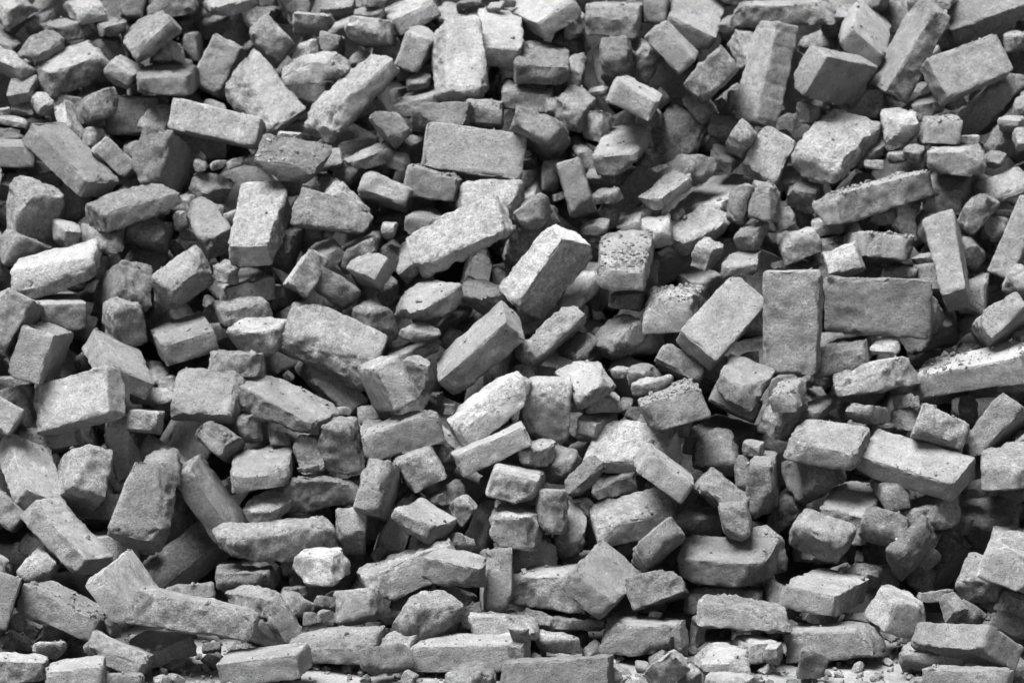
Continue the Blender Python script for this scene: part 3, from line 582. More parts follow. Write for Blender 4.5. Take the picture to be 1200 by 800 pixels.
(1.116,1.000,0.849,0.405,0.644,0.602,0.245,0.131,0.103,0.057,'b','n','brick','dim half brick end-on just below right of the blocky half brick'),
(1.165,1.035,0.808,0.041,-0.771,-0.630,0.081,0.131,0.062,0.057,'b','n','brick','grey half brick end-on just above left of the long slab at the right edge'),
(1.212,0.965,0.794,0.827,-0.129,-0.545,-0.046,0.198,0.124,0.062,'w','n','brick','long slab leaning right, cut by the right edge'),
(1.210,0.896,0.700,0.457,0.604,0.589,0.281,0.131,0.078,0.063,'b','n','brick','dim half brick end-on just below the long slab at the right edge'),
(1.150,0.722,0.635,0.365,0.670,0.638,0.105,0.220,0.130,0.065,'b','n','brick','dim whole brick end-on above right of the long brick strewn with crumbs'),
(1.205,0.709,0.596,0.740,-0.620,0.108,-0.237,0.048,0.044,0.037,'c','n','brick_fragment','dim small chunk above right of the long brick strewn with crumbs'),
(1.099,0.970,0.752,0.731,0.182,0.345,0.559,0.130,0.068,0.064,'b','n','brick_fragment','dim brick chunk just above right of the narrow standing brick'),
(1.105,0.898,0.666,0.599,-0.518,-0.464,0.396,0.132,0.076,0.060,'b','n','brick','grey half brick end-on just below right of the narrow standing brick'),
(1.038,0.834,0.749,0.585,-0.351,-0.718,0.138,0.221,0.130,0.069,'b','n','brick','narrow tapering brick standing on end left of the right edge'),
(1.023,1.080,0.817,0.026,-0.774,-0.609,-0.172,0.133,0.079,0.071,'b','n','brick','half-hidden half brick end-on just below left of the blocky half brick'),
(0.896,1.065,0.834,0.051,0.779,0.625,0.013,0.131,0.065,0.034,'b','n','brick','grey half brick end-on just below right of the rough brick topped with crumbs'),
(0.878,0.912,0.778,0.056,0.591,0.799,-0.099,0.179,0.124,0.064,'b','n','brick','rough brick with crumbs on top in the dark hollow under the long rough brick'),
(0.785,0.845,0.759,0.187,0.725,0.660,0.058,0.131,0.084,0.066,'b','p','brick','pale half brick end-on just left of the brick on the shadowed ledge'),
(0.863,0.991,0.715,0.942,0.117,0.217,0.229,0.053,0.050,0.042,'c','n','brick_fragment','grey small chunk just below left of the brick on the shadowed ledge'),
(0.859,0.721,0.671,0.667,-0.738,0.075,-0.070,0.251,0.134,0.071,'b','n','brick','big rectangular brick facing the viewer, beside the brick standing on end'),
(0.652,0.644,0.646,0.476,0.522,0.412,-0.575,0.241,0.132,0.067,'w','n','brick','flat-faced brick standing upright on end right of centre'),
(0.644,0.961,0.728,0.603,-0.751,-0.232,0.134,0.049,0.025,0.023,'c','n','brick_fragment','grey small chunk above the brick standing on end'),
(0.701,0.951,0.720,0.949,0.185,-0.019,-0.256,0.089,0.047,0.033,'c','n','brick_fragment','half-hidden brick chunk above the brick standing on end'),
(0.747,0.901,0.705,0.681,0.175,0.351,-0.618,0.065,0.045,0.036,'c','n','brick_fragment','half-hidden small chunk above right of the brick standing on end'),
(0.657,1.062,0.829,0.749,0.592,0.129,0.267,0.060,0.044,0.026,'c','p','brick_fragment','pale small chunk below left of the broad pale slab at upper right'),
(0.686,0.948,0.786,0.110,0.678,0.720,0.102,0.131,0.091,0.051,'b','n','brick','grey half brick end-on above the brick standing on end'),
(0.771,1.097,0.812,0.058,0.774,0.622,0.097,0.131,0.076,0.039,'b','n','brick','shadowed half brick end-on below left of the rough brick topped with crumbs'),
(0.760,1.042,0.759,0.067,0.783,0.606,0.123,0.131,0.102,0.048,'b','n','brick','shadowed half brick end-on left of the brick on the shadowed ledge'),
(0.930,0.867,0.728,0.966,0.050,-0.010,-0.252,0.078,0.030,0.025,'c','n','brick_fragment','grey small chunk just below right of the brick on the shadowed ledge'),
(0.987,0.944,0.746,0.961,0.144,-0.105,-0.213,0.052,0.034,0.022,'c','n','brick_fragment','grey small chunk just left of the narrow standing brick'),
(0.997,0.918,0.710,0.059,0.768,0.636,0.041,0.131,0.058,0.055,'b','n','brick','half-hidden half brick end-on just left of the narrow standing brick'),
(0.990,0.783,0.637,0.529,-0.608,-0.275,0.524,0.129,0.068,0.045,'b','n','brick_fragment','half-hidden brick chunk below the narrow standing brick'),
(1.008,0.898,0.575,0.808,-0.435,-0.206,0.339,0.132,0.097,0.066,'b','n','brick','dim half brick lying level just above left of the long brick strewn with crumbs'),
(1.155,0.923,0.531,0.087,0.792,0.600,0.075,0.271,0.143,0.060,'b','n','brick','shadowed whole brick end-on just above the long brick strewn with crumbs'),
(-1.095,0.611,0.580,0.466,0.561,0.578,0.368,0.255,0.118,0.082,'w','n','brick','grey whole brick end-on just below right of the slab at the left edge'),
(-0.999,0.784,0.529,0.695,-0.085,0.022,0.714,0.131,0.064,0.044,'b','n','brick','half-hidden half brick end-on just above the large smooth-sided brick'),
(-0.914,0.620,0.548,0.580,0.192,0.138,0.780,0.258,0.125,0.055,'w','n','brick','grey whole brick end-on above right of the large smooth-sided brick'),
(-0.997,0.478,0.489,0.136,-0.274,-0.522,0.796,0.238,0.115,0.063,'g','n','brick','large smooth-sided brick with a flat face near the left edge'),
(-1.171,0.659,0.433,0.082,0.041,0.641,-0.762,0.120,0.108,0.070,'b','n','brick_fragment','half-hidden brick chunk left of the large smooth-sided brick'),
(-1.185,0.510,0.447,0.647,0.085,0.293,0.699,0.254,0.100,0.063,'w','n','brick','dim whole brick end-on above the big creased brick'),
(-1.059,0.650,0.368,0.737,-0.130,0.015,0.663,0.256,0.137,0.058,'w','n','brick','dim whole brick end-on just below the large smooth-sided brick'),
(-1.094,0.384,0.332,0.324,-0.504,-0.797,0.069,0.221,0.118,0.055,'g','n','brick','big brick with creased sides near the left edge, lower half'),
(-1.166,0.372,0.265,0.656,0.146,0.320,0.667,0.255,0.121,0.060,'w','n','brick','dim whole brick end-on just below left of the big creased brick'),
(-0.986,0.395,0.321,0.357,-0.438,-0.384,0.730,0.271,0.123,0.087,'b','n','brick','dim whole brick end-on right of the big creased brick'),
(-0.908,0.567,0.363,0.590,-0.029,-0.793,0.150,0.153,0.131,0.062,'b','n','brick','shadowed half brick on end below right of the large smooth-sided brick'),
(-0.968,0.611,0.203,0.079,0.681,0.719,-0.111,0.254,0.120,0.068,'w','n','brick','half-hidden whole brick end-on just above right of the long seamed brick'),
(-0.825,0.265,0.285,0.619,0.479,-0.229,0.579,0.162,0.124,0.069,'b','n','brick','worn brick with a broad face standing up in the lower left'),
(-0.760,0.542,0.307,0.911,0.039,0.338,0.235,0.225,0.123,0.055,'w','n','brick','half-hidden whole brick slanting down right above the broad-faced worn brick'),
(-0.796,0.382,0.357,0.647,-0.009,-0.078,0.759,0.131,0.081,0.057,'b','n','brick','grey half brick end-on just above the broad-faced worn brick'),
(-0.688,0.412,0.266,0.455,-0.064,-0.885,-0.074,0.205,0.124,0.056,'w','n','brick','long brick sloping steeply down to the right in the lower left'),
(-0.835,0.622,0.470,0.985,0.115,-0.034,-0.128,0.109,0.040,0.027,'c','n','brick_fragment','grey brick chunk below left of the smooth flat-topped brick'),
(-0.845,0.502,0.438,0.735,-0.063,0.077,0.671,0.131,0.085,0.054,'b','n','brick','dim half brick end-on right of the large smooth-sided brick'),
(-0.800,0.648,0.497,0.160,-0.280,-0.623,0.713,0.046,0.040,0.038,'c','n','brick_fragment','dim tiny chip just below the smooth flat-topped brick'),
(-0.704,0.549,0.485,0.895,0.424,-0.054,-0.127,0.150,0.121,0.058,'b','n','brick','grey half brick lying level below the smooth flat-topped brick'),
(-0.642,0.695,0.538,0.048,0.696,0.716,-0.036,0.270,0.127,0.053,'b','n','brick','grey whole brick end-on below right of the smooth flat-topped brick'),
(-0.672,0.481,0.400,0.732,0.114,0.307,0.598,0.130,0.084,0.060,'b','n','brick','dim half brick end-on above the steep long brick'),
(-0.616,0.531,0.419,0.290,-0.247,-0.701,0.603,0.078,0.062,0.050,'c','n','brick_fragment','dim small chunk just below left of the big rounded brick'),
(-0.572,0.433,0.339,0.019,0.727,0.685,0.051,0.270,0.133,0.056,'b','n','brick','grey whole brick end-on above right of the steep long brick'),
(-0.726,0.819,0.509,0.109,0.718,0.683,0.080,0.131,0.057,0.033,'b','n','brick','shadowed half brick end-on just below right of the smooth flat-topped brick'),
(-0.520,0.537,0.466,0.110,-0.237,-0.956,-0.131,0.224,0.134,0.056,'b','n','brick','big rounded brick sloping down to the right, lower left of centre'),
(-0.434,0.765,0.478,0.914,-0.172,0.366,0.033,0.182,0.130,0.068,'b','n','brick','dim broken brick slanting down right just below the broad rounded brick'),
(-0.287,0.542,0.520,0.573,0.277,0.461,0.618,0.254,0.112,0.073,'w','n','brick','dim whole brick end-on below right of the broad rounded brick'),
(-0.220,0.634,0.522,0.665,-0.213,0.597,0.396,0.088,0.080,0.040,'c','n','brick_fragment','dim small chunk left of the ridged brick'),
(-0.233,0.781,0.549,0.975,0.049,-0.174,-0.132,0.132,0.075,0.033,'b','n','brick','shadowed half brick lying level just below the six-sided lump'),
(-0.078,0.685,0.574,0.923,0.139,-0.357,-0.013,0.223,0.128,0.065,'w','n','brick','big brick with a long ridge between two lit faces at the centre'),
(-0.054,0.517,0.466,0.959,0.019,-0.273,0.076,0.195,0.131,0.064,'b','p','brick','brick with a bright top slanting up to the right below the ridged brick'),
(-0.161,0.552,0.369,0.129,0.425,0.565,0.695,0.133,0.071,0.033,'b','n','brick','half-hidden half brick slanting down right below left of the bright-topped brick'),
(-0.048,0.444,0.389,0.976,-0.020,-0.210,0.042,0.176,0.124,0.053,'w','n','brick','grey whole brick slanting up right just below the bright-topped brick'),
(0.010,0.373,0.323,0.032,-0.723,-0.677,0.133,0.270,0.115,0.062,'b','n','brick','grey whole brick end-on below the bright-topped brick'),
(0.016,0.343,0.240,0.025,-0.735,-0.676,0.048,0.270,0.114,0.072,'b','n','brick','grey whole brick end-on above left of the diamond-tilted block'),
(-0.247,0.479,0.418,0.988,0.001,-0.153,0.031,0.166,0.131,0.067,'b','n','brick','grey broken brick slanting up right left of the bright-topped brick'),
(-0.319,0.663,0.427,0.919,-0.126,-0.034,0.372,0.058,0.047,0.039,'c','n','brick_fragment','grey small chunk below right of the broad rounded brick'),
(-0.214,0.433,0.352,0.114,0.630,0.742,0.196,0.132,0.091,0.072,'b','n','brick','grey half brick end-on below left of the bright-topped brick'),
(-0.395,0.483,0.388,0.703,0.167,0.691,-0.020,0.119,0.093,0.088,'c','n','brick_fragment','dim brick chunk below right of the big rounded brick'),
(-0.471,0.469,0.368,0.460,-0.603,0.577,0.303,0.092,0.056,0.028,'c','n','brick_fragment','grey brick chunk just below right of the big rounded brick'),
(-0.457,0.426,0.288,0.942,-0.025,0.035,0.332,0.213,0.084,0.068,'c','n','brick_fragment','grey brick chunk above right of the long rounded lump'),
(-0.464,0.407,0.346,0.119,0.930,0.344,0.039,0.058,0.023,0.014,'c','n','brick_fragment','grey small chunk below the big rounded brick'),
(-0.387,0.526,0.457,0.757,0.631,0.152,0.070,0.031,0.019,0.014,'c','n','brick_fragment','grey tiny chip right of the big rounded brick'),
(-0.302,0.363,0.306,0.489,0.513,0.605,0.362,0.265,0.125,0.071,'b','n','brick','dim whole brick end-on above the sloping broken slab'),
(-0.147,0.407,0.282,0.907,-0.157,-0.121,0.372,0.103,0.058,0.042,'c','n','brick_fragment','grey brick chunk above right of the sloping broken slab'),
(-0.111,0.374,0.263,0.086,0.413,0.667,-0.615,0.062,0.050,0.039,'c','n','brick_fragment','second dim small chunk above right of the sloping broken slab'),
(-0.539,0.523,0.393,0.514,-0.799,-0.205,0.237,0.050,0.038,0.022,'c','n','brick_fragment','grey small chunk just below the big rounded brick'),
(-0.555,0.337,0.270,0.338,0.089,0.183,-0.919,0.097,0.082,0.041,'c','n','brick_fragment','grey brick chunk just above left of the long rounded lump'),
(-0.347,0.535,0.275,0.109,0.728,0.676,0.032,0.131,0.065,0.061,'b','n','brick','shadowed half brick end-on above right of the bright white lump'),
(-0.145,0.631,0.439,0.386,0.583,0.307,-0.646,0.031,0.027,0.018,'c','n','brick_fragment','shadowed tiny chip just left of the bright-topped brick'),
(0.172,0.600,0.509,0.040,-0.519,-0.824,-0.224,0.130,0.106,0.049,'b','n','brick_fragment','grey brick chunk just above right of the tall light block'),
(0.076,0.557,0.461,0.512,-0.469,0.436,0.573,0.133,0.116,0.077,'b','q','brick','tall light block standing just below the centre'),
(0.026,0.668,0.513,0.686,0.287,0.489,-0.456,0.056,0.052,0.026,'c','n','brick_fragment','half-hidden small chunk just above left of the tall light block'),
(0.210,0.607,0.468,0.049,0.217,-0.967,-0.121,0.087,0.068,0.037,'c','n','brick_fragment','half-hidden small chunk just above left of the big pale slab'),
(0.192,0.603,0.402,0.631,-0.546,-0.352,0.424,0.131,0.063,0.061,'b','n','brick','grey half brick end-on just above left of the big pale slab'),
(0.281,0.509,0.369,0.087,0.228,0.938,0.246,0.219,0.135,0.056,'b','p','brick','big pale slab lying flat, lower right of centre'),
(0.343,0.289,0.364,0.181,-0.681,-0.665,0.248,0.255,0.128,0.055,'w','n','brick','brick with a dark side lying across the big pale slab'),
(0.319,0.511,0.267,0.643,-0.678,0.353,0.037,0.087,0.051,0.031,'c','n','brick_fragment','half-hidden small chunk just below left of the dark-sided brick on the pale slab'),
(0.248,0.505,0.298,0.958,0.151,-0.192,-0.149,0.117,0.097,0.048,'c','n','brick_fragment','grey brick chunk just above the boulder-like brick'),
(0.166,0.392,0.332,0.904,0.238,-0.296,0.195,0.114,0.046,0.034,'c','n','brick_fragment','grey brick chunk below left of the big pale slab'),
(0.108,0.507,0.335,0.855,0.142,-0.090,0.490,0.100,0.082,0.058,'c','n','brick_fragment','grey brick chunk below the tall light block'),
(0.059,0.454,0.371,0.828,0.051,-0.006,0.559,0.129,0.055,0.045,'b','n','brick_fragment','grey brick chunk just below the tall light block'),
(0.090,0.285,0.277,0.502,-0.531,-0.445,0.517,0.131,0.098,0.065,'b','n','brick','grey half brick end-on left of the boulder-like brick'),
(0.266,0.362,0.236,0.991,0.098,-0.085,0.033,0.162,0.132,0.065,'b','n','brick','large boulder-like brick low down right of centre'),
(0.410,0.360,0.230,0.935,-0.039,0.010,0.353,0.114,0.097,0.048,'c','n','brick_fragment','grey brick chunk just above left of the bulky block'),
(0.483,0.391,0.292,0.166,-0.714,-0.624,0.272,0.270,0.120,0.060,'b','n','brick','grey whole brick end-on right of the dark-sided brick on the pale slab'),
(0.500,0.210,0.271,0.427,-0.574,-0.494,0.494,0.131,0.079,0.064,'b','n','brick','grey half brick end-on just above the bulky block'),
(0.575,0.430,0.312,0.520,-0.543,-0.444,0.488,0.270,0.118,0.063,'b','n','brick','grey whole brick end-on below left of the wedge-shaped brick'),
(0.554,0.457,0.385,0.009,-0.298,-0.952,-0.074,0.046,0.038,0.034,'c','n','brick_fragment','grey tiny chip below the upper of the two stacked bricks'),
(0.475,0.546,0.352,0.162,-0.741,-0.609,-0.233,0.104,0.101,0.050,'c','n','brick_fragment','grey brick chunk right of the dark-sided brick on the pale slab'),
(0.529,0.455,0.329,0.664,0.273,0.433,-0.544,0.080,0.037,0.026,'c','n','brick_fragment','grey small chunk right of the dark-sided brick on the pale slab'),
(0.491,0.709,0.358,0.810,0.086,0.054,0.578,0.243,0.113,0.050,'w','n','brick','half-hidden whole brick end-on below left of the upper of the two stacked bricks'),
(0.524,0.688,0.449,0.724,0.082,0.206,0.653,0.255,0.120,0.055,'w','n','brick','grey whole brick end-on just below the upper of the two stacked bricks'),
(0.536,0.572,0.517,0.789,0.175,0.008,0.588,0.129,0.108,0.049,'b','n','brick_fragment','upper of two stacked bricks below the large speckled brick'),
(0.467,0.691,0.523,0.473,0.531,0.649,0.270,0.130,0.064,0.046,'b','n','brick','dim half brick end-on just left of the upper of the two stacked bricks'),
(0.394,0.703,0.534,0.709,0.074,0.244,0.657,0.130,0.111,0.061,'b','n','brick','dim half brick end-on below left of the large speckled brick'),
(0.305,0.647,0.517,0.948,0.126,-0.091,-0.278,0.066,0.053,0.046,'c','n','brick_fragment','second grey small chunk above the big pale slab'),
(0.258,0.674,0.520,0.971,0.090,-0.061,-0.212,0.045,0.029,0.025,'c','n','brick_fragment','grey tiny chip above the big pale slab'),
(0.322,0.591,0.507,0.956,0.109,-0.103,-0.250,0.086,0.053,0.026,'c','n','brick_fragment','nearest grey small chunk above the big pale slab'),
(0.366,0.492,0.478,0.163,0.696,0.696,0.064,0.270,0.130,0.072,'b','n','brick','grey whole brick end-on above right of the big pale slab'),
(0.358,0.632,0.409,0.984,0.116,0.024,-0.130,0.124,0.071,0.033,'b','n','brick_fragment','half-hidden brick chunk just above right of the big pale slab'),
(0.292,0.682,0.423,0.695,-0.672,0.147,-0.209,0.052,0.031,0.030,'c','n','brick_fragment','dim small chunk just above the big pale slab'),
(0.558,0.702,0.547,0.576,-0.742,-0.276,0.204,0.043,0.032,0.028,'c','n','brick_fragment','grey tiny chip just above the upper of the two stacked bricks'),
(0.783,0.758,0.559,0.084,0.763,0.636,0.077,0.270,0.136,0.057,'b','n','brick','grey whole brick end-on below left of the big rectangular brick'),
(0.873,0.685,0.577,0.940,0.263,-0.091,-0.199,0.069,0.040,0.020,'c','p','brick_fragment','pale small chunk just below the big rectangular brick'),
(0.833,0.635,0.517,0.986,-0.056,-0.123,-0.096,0.165,0.131,0.069,'b','n','brick','grey broken brick lying level below the big rectangular brick'),
(1.083,0.652,0.533,0.973,0.077,-0.137,-0.171,0.261,0.129,0.061,'w','n','brick','long brick with crumbs on its top beside a dark hollow at the right'),
(1.174,0.607,0.509,0.980,0.059,-0.088,-0.169,0.087,0.033,0.031,'c','n','brick_fragment','half-hidden small chunk just below right of the long brick strewn with crumbs'),
(1.122,0.589,0.400,0.888,-0.171,-0.421,-0.077,0.165,0.131,0.064,'b','n','brick','dim broken brick slanting up right below the long brick strewn with crumbs'),
(0.985,0.475,0.421,0.740,0.056,0.185,0.644,0.265,0.116,0.076,'b','n','brick','dim whole brick end-on just above right of the big flat slab'),
(0.922,0.606,0.422,0.578,-0.797,-0.127,0.121,0.071,0.055,0.027,'c','n','brick_fragment','grey small chunk just above the big flat slab'),
(0.914,0.613,0.466,0.681,-0.691,0.141,-0.196,0.051,0.031,0.024,'c','n','brick_fragment','dim small chunk above the big flat slab'),
(0.937,0.598,0.466,0.627,0.362,0.519,-0.454,0.025,0.019,0.014,'c','n','brick_fragment','grey tiny chip above the big flat slab'),
(0.972,0.618,0.442,0.611,-0.760,-0.167,0.145,0.046,0.025,0.020,'c','n','brick_fragment','half-hidden tiny chip below left of the long brick strewn with crumbs'),
(0.820,0.488,0.456,0.843,-0.060,0.080,0.528,0.129,0.058,0.042,'b','n','brick_fragment','dim brick chunk just above right of the wedge-shaped brick'),
(0.815,0.565,0.417,0.702,-0.657,0.177,-0.210,0.074,0.034,0.032,'c','n','brick_fragment','half-hidden small chunk just above right of the wedge-shaped brick'),
(0.863,0.570,0.413,0.108,0.954,0.279,0.011,0.048,0.016,0.014,'c','n','brick_fragment','grey small chunk just above left of the big flat slab'),
(0.913,0.358,0.366,0.038,-0.267,-0.938,-0.219,0.247,0.120,0.055,'w','n','brick','big flat slab with a lit top in the right half'),
(0.862,0.379,0.303,0.032,0.655,0.754,0.036,0.131,0.065,0.048,'b','n','brick','grey half brick end-on just below left of the big flat slab'),
(0.780,0.405,0.250,0.043,-0.834,-0.550,-0.015,0.219,0.118,0.074,'b','n','brick','grey broken brick end-on just above right of the craggy lump'),
(0.946,0.356,0.251,0.926,-0.102,-0.061,0.359,0.134,0.118,0.065,'c','n','brick_fragment','grey brick chunk just below the big flat slab'),
(1.138,0.408,0.350,0.040,0.773,0.633,0.024,0.270,0.133,0.065,'b','n','brick','grey whole brick end-on right of the big flat slab'),
(1.197,0.585,0.376,0.220,0.758,0.597,0.145,0.131,0.072,0.046,'b','n','brick','shadowed half brick end-on below right of the long brick strewn with crumbs'),
(1.167,0.519,0.268,0.959,0.073,-0.087,-0.259,0.100,0.055,0.036,'c','n','brick_fragment','half-hidden brick chunk right of the big flat slab'),
(1.178,0.535,0.217,0.966,0.061,-0.086,-0.237,0.068,0.037,0.036,'c','n','brick_fragment','half-hidden small chunk below right of the big flat slab'),
(1.062,0.464,0.287,0.953,0.108,-0.123,-0.253,0.057,0.040,0.031,'c','n','brick_fragment','shadowed small chunk below right of the big flat slab'),
(0.638,0.513,0.501,0.081,0.802,0.571,0.156,0.132,0.071,0.042,'b','n','brick','grey half brick end-on just right of the upper of the two stacked bricks'),
(0.628,0.556,0.441,0.842,0.276,-0.142,0.440,0.134,0.064,0.055,'b','n','brick','grey half brick slanting up right just above left of the wedge-shaped brick'),
(0.710,0.647,0.440,0.862,0.067,-0.029,0.501,0.129,0.059,0.033,'b','n','brick_fragment','grey brick chunk just above the wedge-shaped brick'),
(0.699,0.716,0.410,0.562,0.230,0.003,0.795,0.143,0.134,0.067,'c','n','brick_fragment','half-hidden brick chunk just above the wedge-shaped brick'),
(0.717,0.380,0.407,0.973,0.136,0.015,-0.185,0.167,0.130,0.057,'b','n','brick','wedge-shaped brick with a lit top left of the big flat slab'),
(0.794,0.763,0.400,0.021,-0.761,-0.640,0.104,0.131,0.065,0.057,'b','n','brick','shadowed half brick end-on just above right of the wedge-shaped brick'),
(0.676,0.432,0.323,0.183,-0.527,-0.501,0.662,0.129,0.104,0.058,'b','n','brick_fragment','dim brick chunk just below left of the wedge-shaped brick'),
(0.746,0.444,0.328,0.303,-0.907,-0.120,0.266,0.046,0.035,0.018,'c','n','brick_fragment','grey tiny chip just below the wedge-shaped brick'),
(0.642,0.492,0.248,0.854,-0.103,-0.195,0.472,0.112,0.078,0.054,'c','n','brick_fragment','half-hidden brick chunk just above left of the craggy lump'),
(-1.082,-0.181,0.036,0.007,-0.022,-0.998,0.057,0.164,0.119,0.053,'b','n','brick','grey broken brick lying level below left of the smooth tilted block'),
(-0.921,-0.325,0.052,0.074,0.681,0.726,-0.060,0.245,0.123,0.058,'b','n','brick','dim whole brick end-on below left of the smooth tilted block'),
(-0.819,-0.330,0.035,0.069,0.697,0.712,-0.051,0.119,0.079,0.048,'b','n','brick','grey half brick end-on below the smooth tilted block'),
(-0.847,-0.147,0.055,0.981,-0.061,0.177,-0.059,0.137,0.119,0.050,'b','n','brick','grey half brick slanting down right below the smooth tilted block'),
(-0.930,0.028,0.036,0.095,-0.836,-0.538,-0.047,0.103,0.073,0.047,'c','n','brick_fragment','half-hidden brick chunk below left of the smooth tilted block'),
(-0.866,-0.053,0.098,0.923,0.149,-0.002,0.355,0.048,0.046,0.026,'c','n','brick_fragment','half-hidden small chunk just below the smooth tilted block'),
(-0.770,-0.025,0.041,0.943,0.115,-0.031,0.311,0.115,0.103,0.048,'b','n','brick_fragment','grey brick chunk just below left of the long brick at the foot'),
(-0.659,0.015,0.025,0.953,0.261,0.088,0.129,0.044,0.026,0.021,'c','n','brick_fragment','grey small chunk just below right of the long brick at the foot'),
(-0.531,-0.197,0.044,0.991,-0.018,-0.083,-0.105,0.184,0.120,0.056,'w','n','brick','clean brick lying alone on bare ground at the bottom edge, left of centre'),
(-0.685,-0.089,0.128,0.991,-0.093,0.090,-0.032,0.274,0.131,0.065,'b','n','brick','long brick lying level at the foot of the heap, lower left'),
(-0.851,-0.011,0.165,0.686,0.328,0.302,0.575,0.252,0.122,0.057,'w','n','brick','smooth block tilted on its corner near the ground at lower left'),
(-0.917,0.379,0.167,0.642,-0.090,0.044,0.760,0.255,0.111,0.068,'w','n','brick','half-hidden whole brick end-on just above the smooth tilted block'),
(-1.000,0.224,0.230,0.347,-0.222,-0.911,-0.017,0.196,0.122,0.054,'g','n','brick','long clean brick sloping down to the right above the lower left hollow'),
(-1.059,0.203,0.162,0.605,-0.404,-0.262,0.634,0.130,0.072,0.064,'b','n','brick','grey half brick end-on just below left of the long seamed brick'),
(-0.970,0.005,0.109,0.962,-0.041,0.159,-0.217,0.202,0.128,0.059,'w','n','brick','grey whole brick slanting down right left of the smooth tilted block'),
(-1.123,0.015,0.136,0.496,-0.443,-0.369,0.650,0.255,0.113,0.062,'w','n','brick','grey whole brick end-on below left of the long seamed brick'),
(-1.167,0.204,0.159,0.523,-0.378,-0.399,0.652,0.131,0.063,0.059,'b','n','brick','grey half brick end-on below left of the long seamed brick'),
(-1.162,0.173,0.046,0.627,0.185,0.344,0.674,0.131,0.071,0.033,'b','n','brick','half-hidden half brick end-on below left of the long seamed brick'),
(-1.087,0.350,0.181,0.138,-0.669,-0.681,0.265,0.131,0.062,0.051,'b','n','brick','shadowed half brick end-on just left of the long seamed brick'),
(-1.068,0.104,0.045,0.802,-0.574,0.141,0.086,0.040,0.032,0.016,'c','n','brick_fragment','dim small chunk below left of the smooth tilted block'),
(-1.006,0.115,0.038,0.724,-0.098,0.090,0.677,0.119,0.066,0.041,'b','n','brick','half-hidden half brick end-on below left of the smooth tilted block'),
(-1.006,-0.067,0.043,0.070,0.719,0.691,-0.043,0.119,0.069,0.033,'b','n','brick','grey half brick end-on below left of the smooth tilted block'),
(-1.083,0.054,0.017,0.407,-0.864,-0.204,0.213,0.047,0.020,0.014,'c','n','brick_fragment','grey small chunk below left of the smooth tilted block'),
(-0.723,0.199,0.102,0.107,0.322,0.937,-0.081,0.106,0.082,0.041,'c','n','brick_fragment','dim brick chunk just above the long brick at the foot'),
(-0.601,0.325,0.113,0.040,0.710,0.703,-0.006,0.270,0.134,0.056,'b','n','brick','grey whole brick end-on just below left of the long rounded lump'),
(-0.551,0.098,0.075,0.225,-0.449,-0.724,0.473,0.258,0.119,0.066,'b','n','brick','dim whole brick end-on just above the brick on bare ground'),
(-0.518,0.276,0.214,0.064,-0.099,0.984,0.136,0.281,0.081,0.066,'c','n','brick_fragment','long rounded lump of brick above left of the bright white lump'),
(-0.426,0.195,0.170,0.012,0.305,0.952,0.001,0.127,0.084,0.068,'c','v','brick_fragment','bright white lump low down left of centre'),
(-0.361,0.329,0.217,0.576,0.423,0.580,0.390,0.131,0.096,0.061,'b','n','brick','dim half brick end-on just above right of the bright white lump'),
(-0.266,0.432,0.212,0.787,-0.093,-0.568,0.223,0.164,0.132,0.055,'b','n','brick','shadowed half brick on end just above the sloping broken slab'),
(-0.204,0.255,0.253,0.841,0.127,0.086,0.520,0.131,0.107,0.049,'b','n','brick','grey half brick end-on just above right of the sloping broken slab'),
(-0.227,0.214,0.158,0.976,0.002,-0.200,0.084,0.220,0.131,0.068,'b','n','brick','broken slab sloping up to the right right of the bright white lump'),
(-0.122,0.070,0.191,0.048,-0.264,-0.961,-0.064,0.129,0.091,0.062,'b','n','brick_fragment','grey brick chunk right of the sloping broken slab'),
(-0.035,0.195,0.138,0.460,-0.543,-0.448,0.542,0.270,0.136,0.057,'b','n','brick','second grey whole brick end-on above right of the long brick on the ground'),
(-0.117,0.291,0.199,0.923,-0.052,0.178,0.337,0.057,0.045,0.042,'c','n','brick_fragment','nearest dim small chunk above right of the sloping broken slab'),
(-0.340,0.085,0.106,0.729,-0.142,0.032,0.669,0.131,0.101,0.072,'b','n','brick','dim half brick end-on below right of the bright white lump'),
(-0.482,0.121,0.099,0.106,-0.396,-0.899,0.154,0.070,0.057,0.042,'c','n','brick_fragment','second grey small chunk just below left of the bright white lump'),
(-0.490,0.191,0.111,0.915,-0.065,0.025,0.397,0.048,0.041,0.024,'c','n','brick_fragment','nearest grey small chunk just below left of the bright white lump'),
(-0.415,0.116,0.105,0.591,-0.759,-0.182,0.201,0.056,0.026,0.019,'c','n','brick_fragment','grey small chunk just below the bright white lump'),
(-0.447,0.079,0.076,0.602,-0.775,-0.136,0.136,0.039,0.030,0.016,'c','n','brick_fragment','grey tiny chip below the bright white lump'),
(-0.411,0.084,0.079,0.592,-0.768,-0.171,0.175,0.046,0.032,0.018,'c','n','brick_fragment','grey tiny chip just below the bright white lump'),
(-0.219,0.260,0.085,0.076,0.736,0.672,-0.039,0.131,0.094,0.055,'b','n','brick','half-hidden half brick end-on just below right of the sloping broken slab'),
(-0.184,0.005,0.078,0.472,-0.490,0.140,0.719,0.139,0.128,0.064,'c','n','brick_fragment','dim brick chunk just above left of the long brick on the ground'),
(-0.122,0.331,0.065,0.049,-0.739,-0.651,0.167,0.131,0.075,0.034,'b','n','brick','half-hidden half brick end-on above the long brick on the ground'),
(-0.077,0.258,0.040,0.510,-0.832,-0.173,0.134,0.093,0.057,0.029,'c','n','brick_fragment','half-hidden brick chunk just above the long brick on the ground'),
(-0.010,0.086,0.058,0.068,0.736,0.672,-0.033,0.270,0.136,0.057,'b','n','brick','nearest grey whole brick end-on above right of the long brick on the ground'),
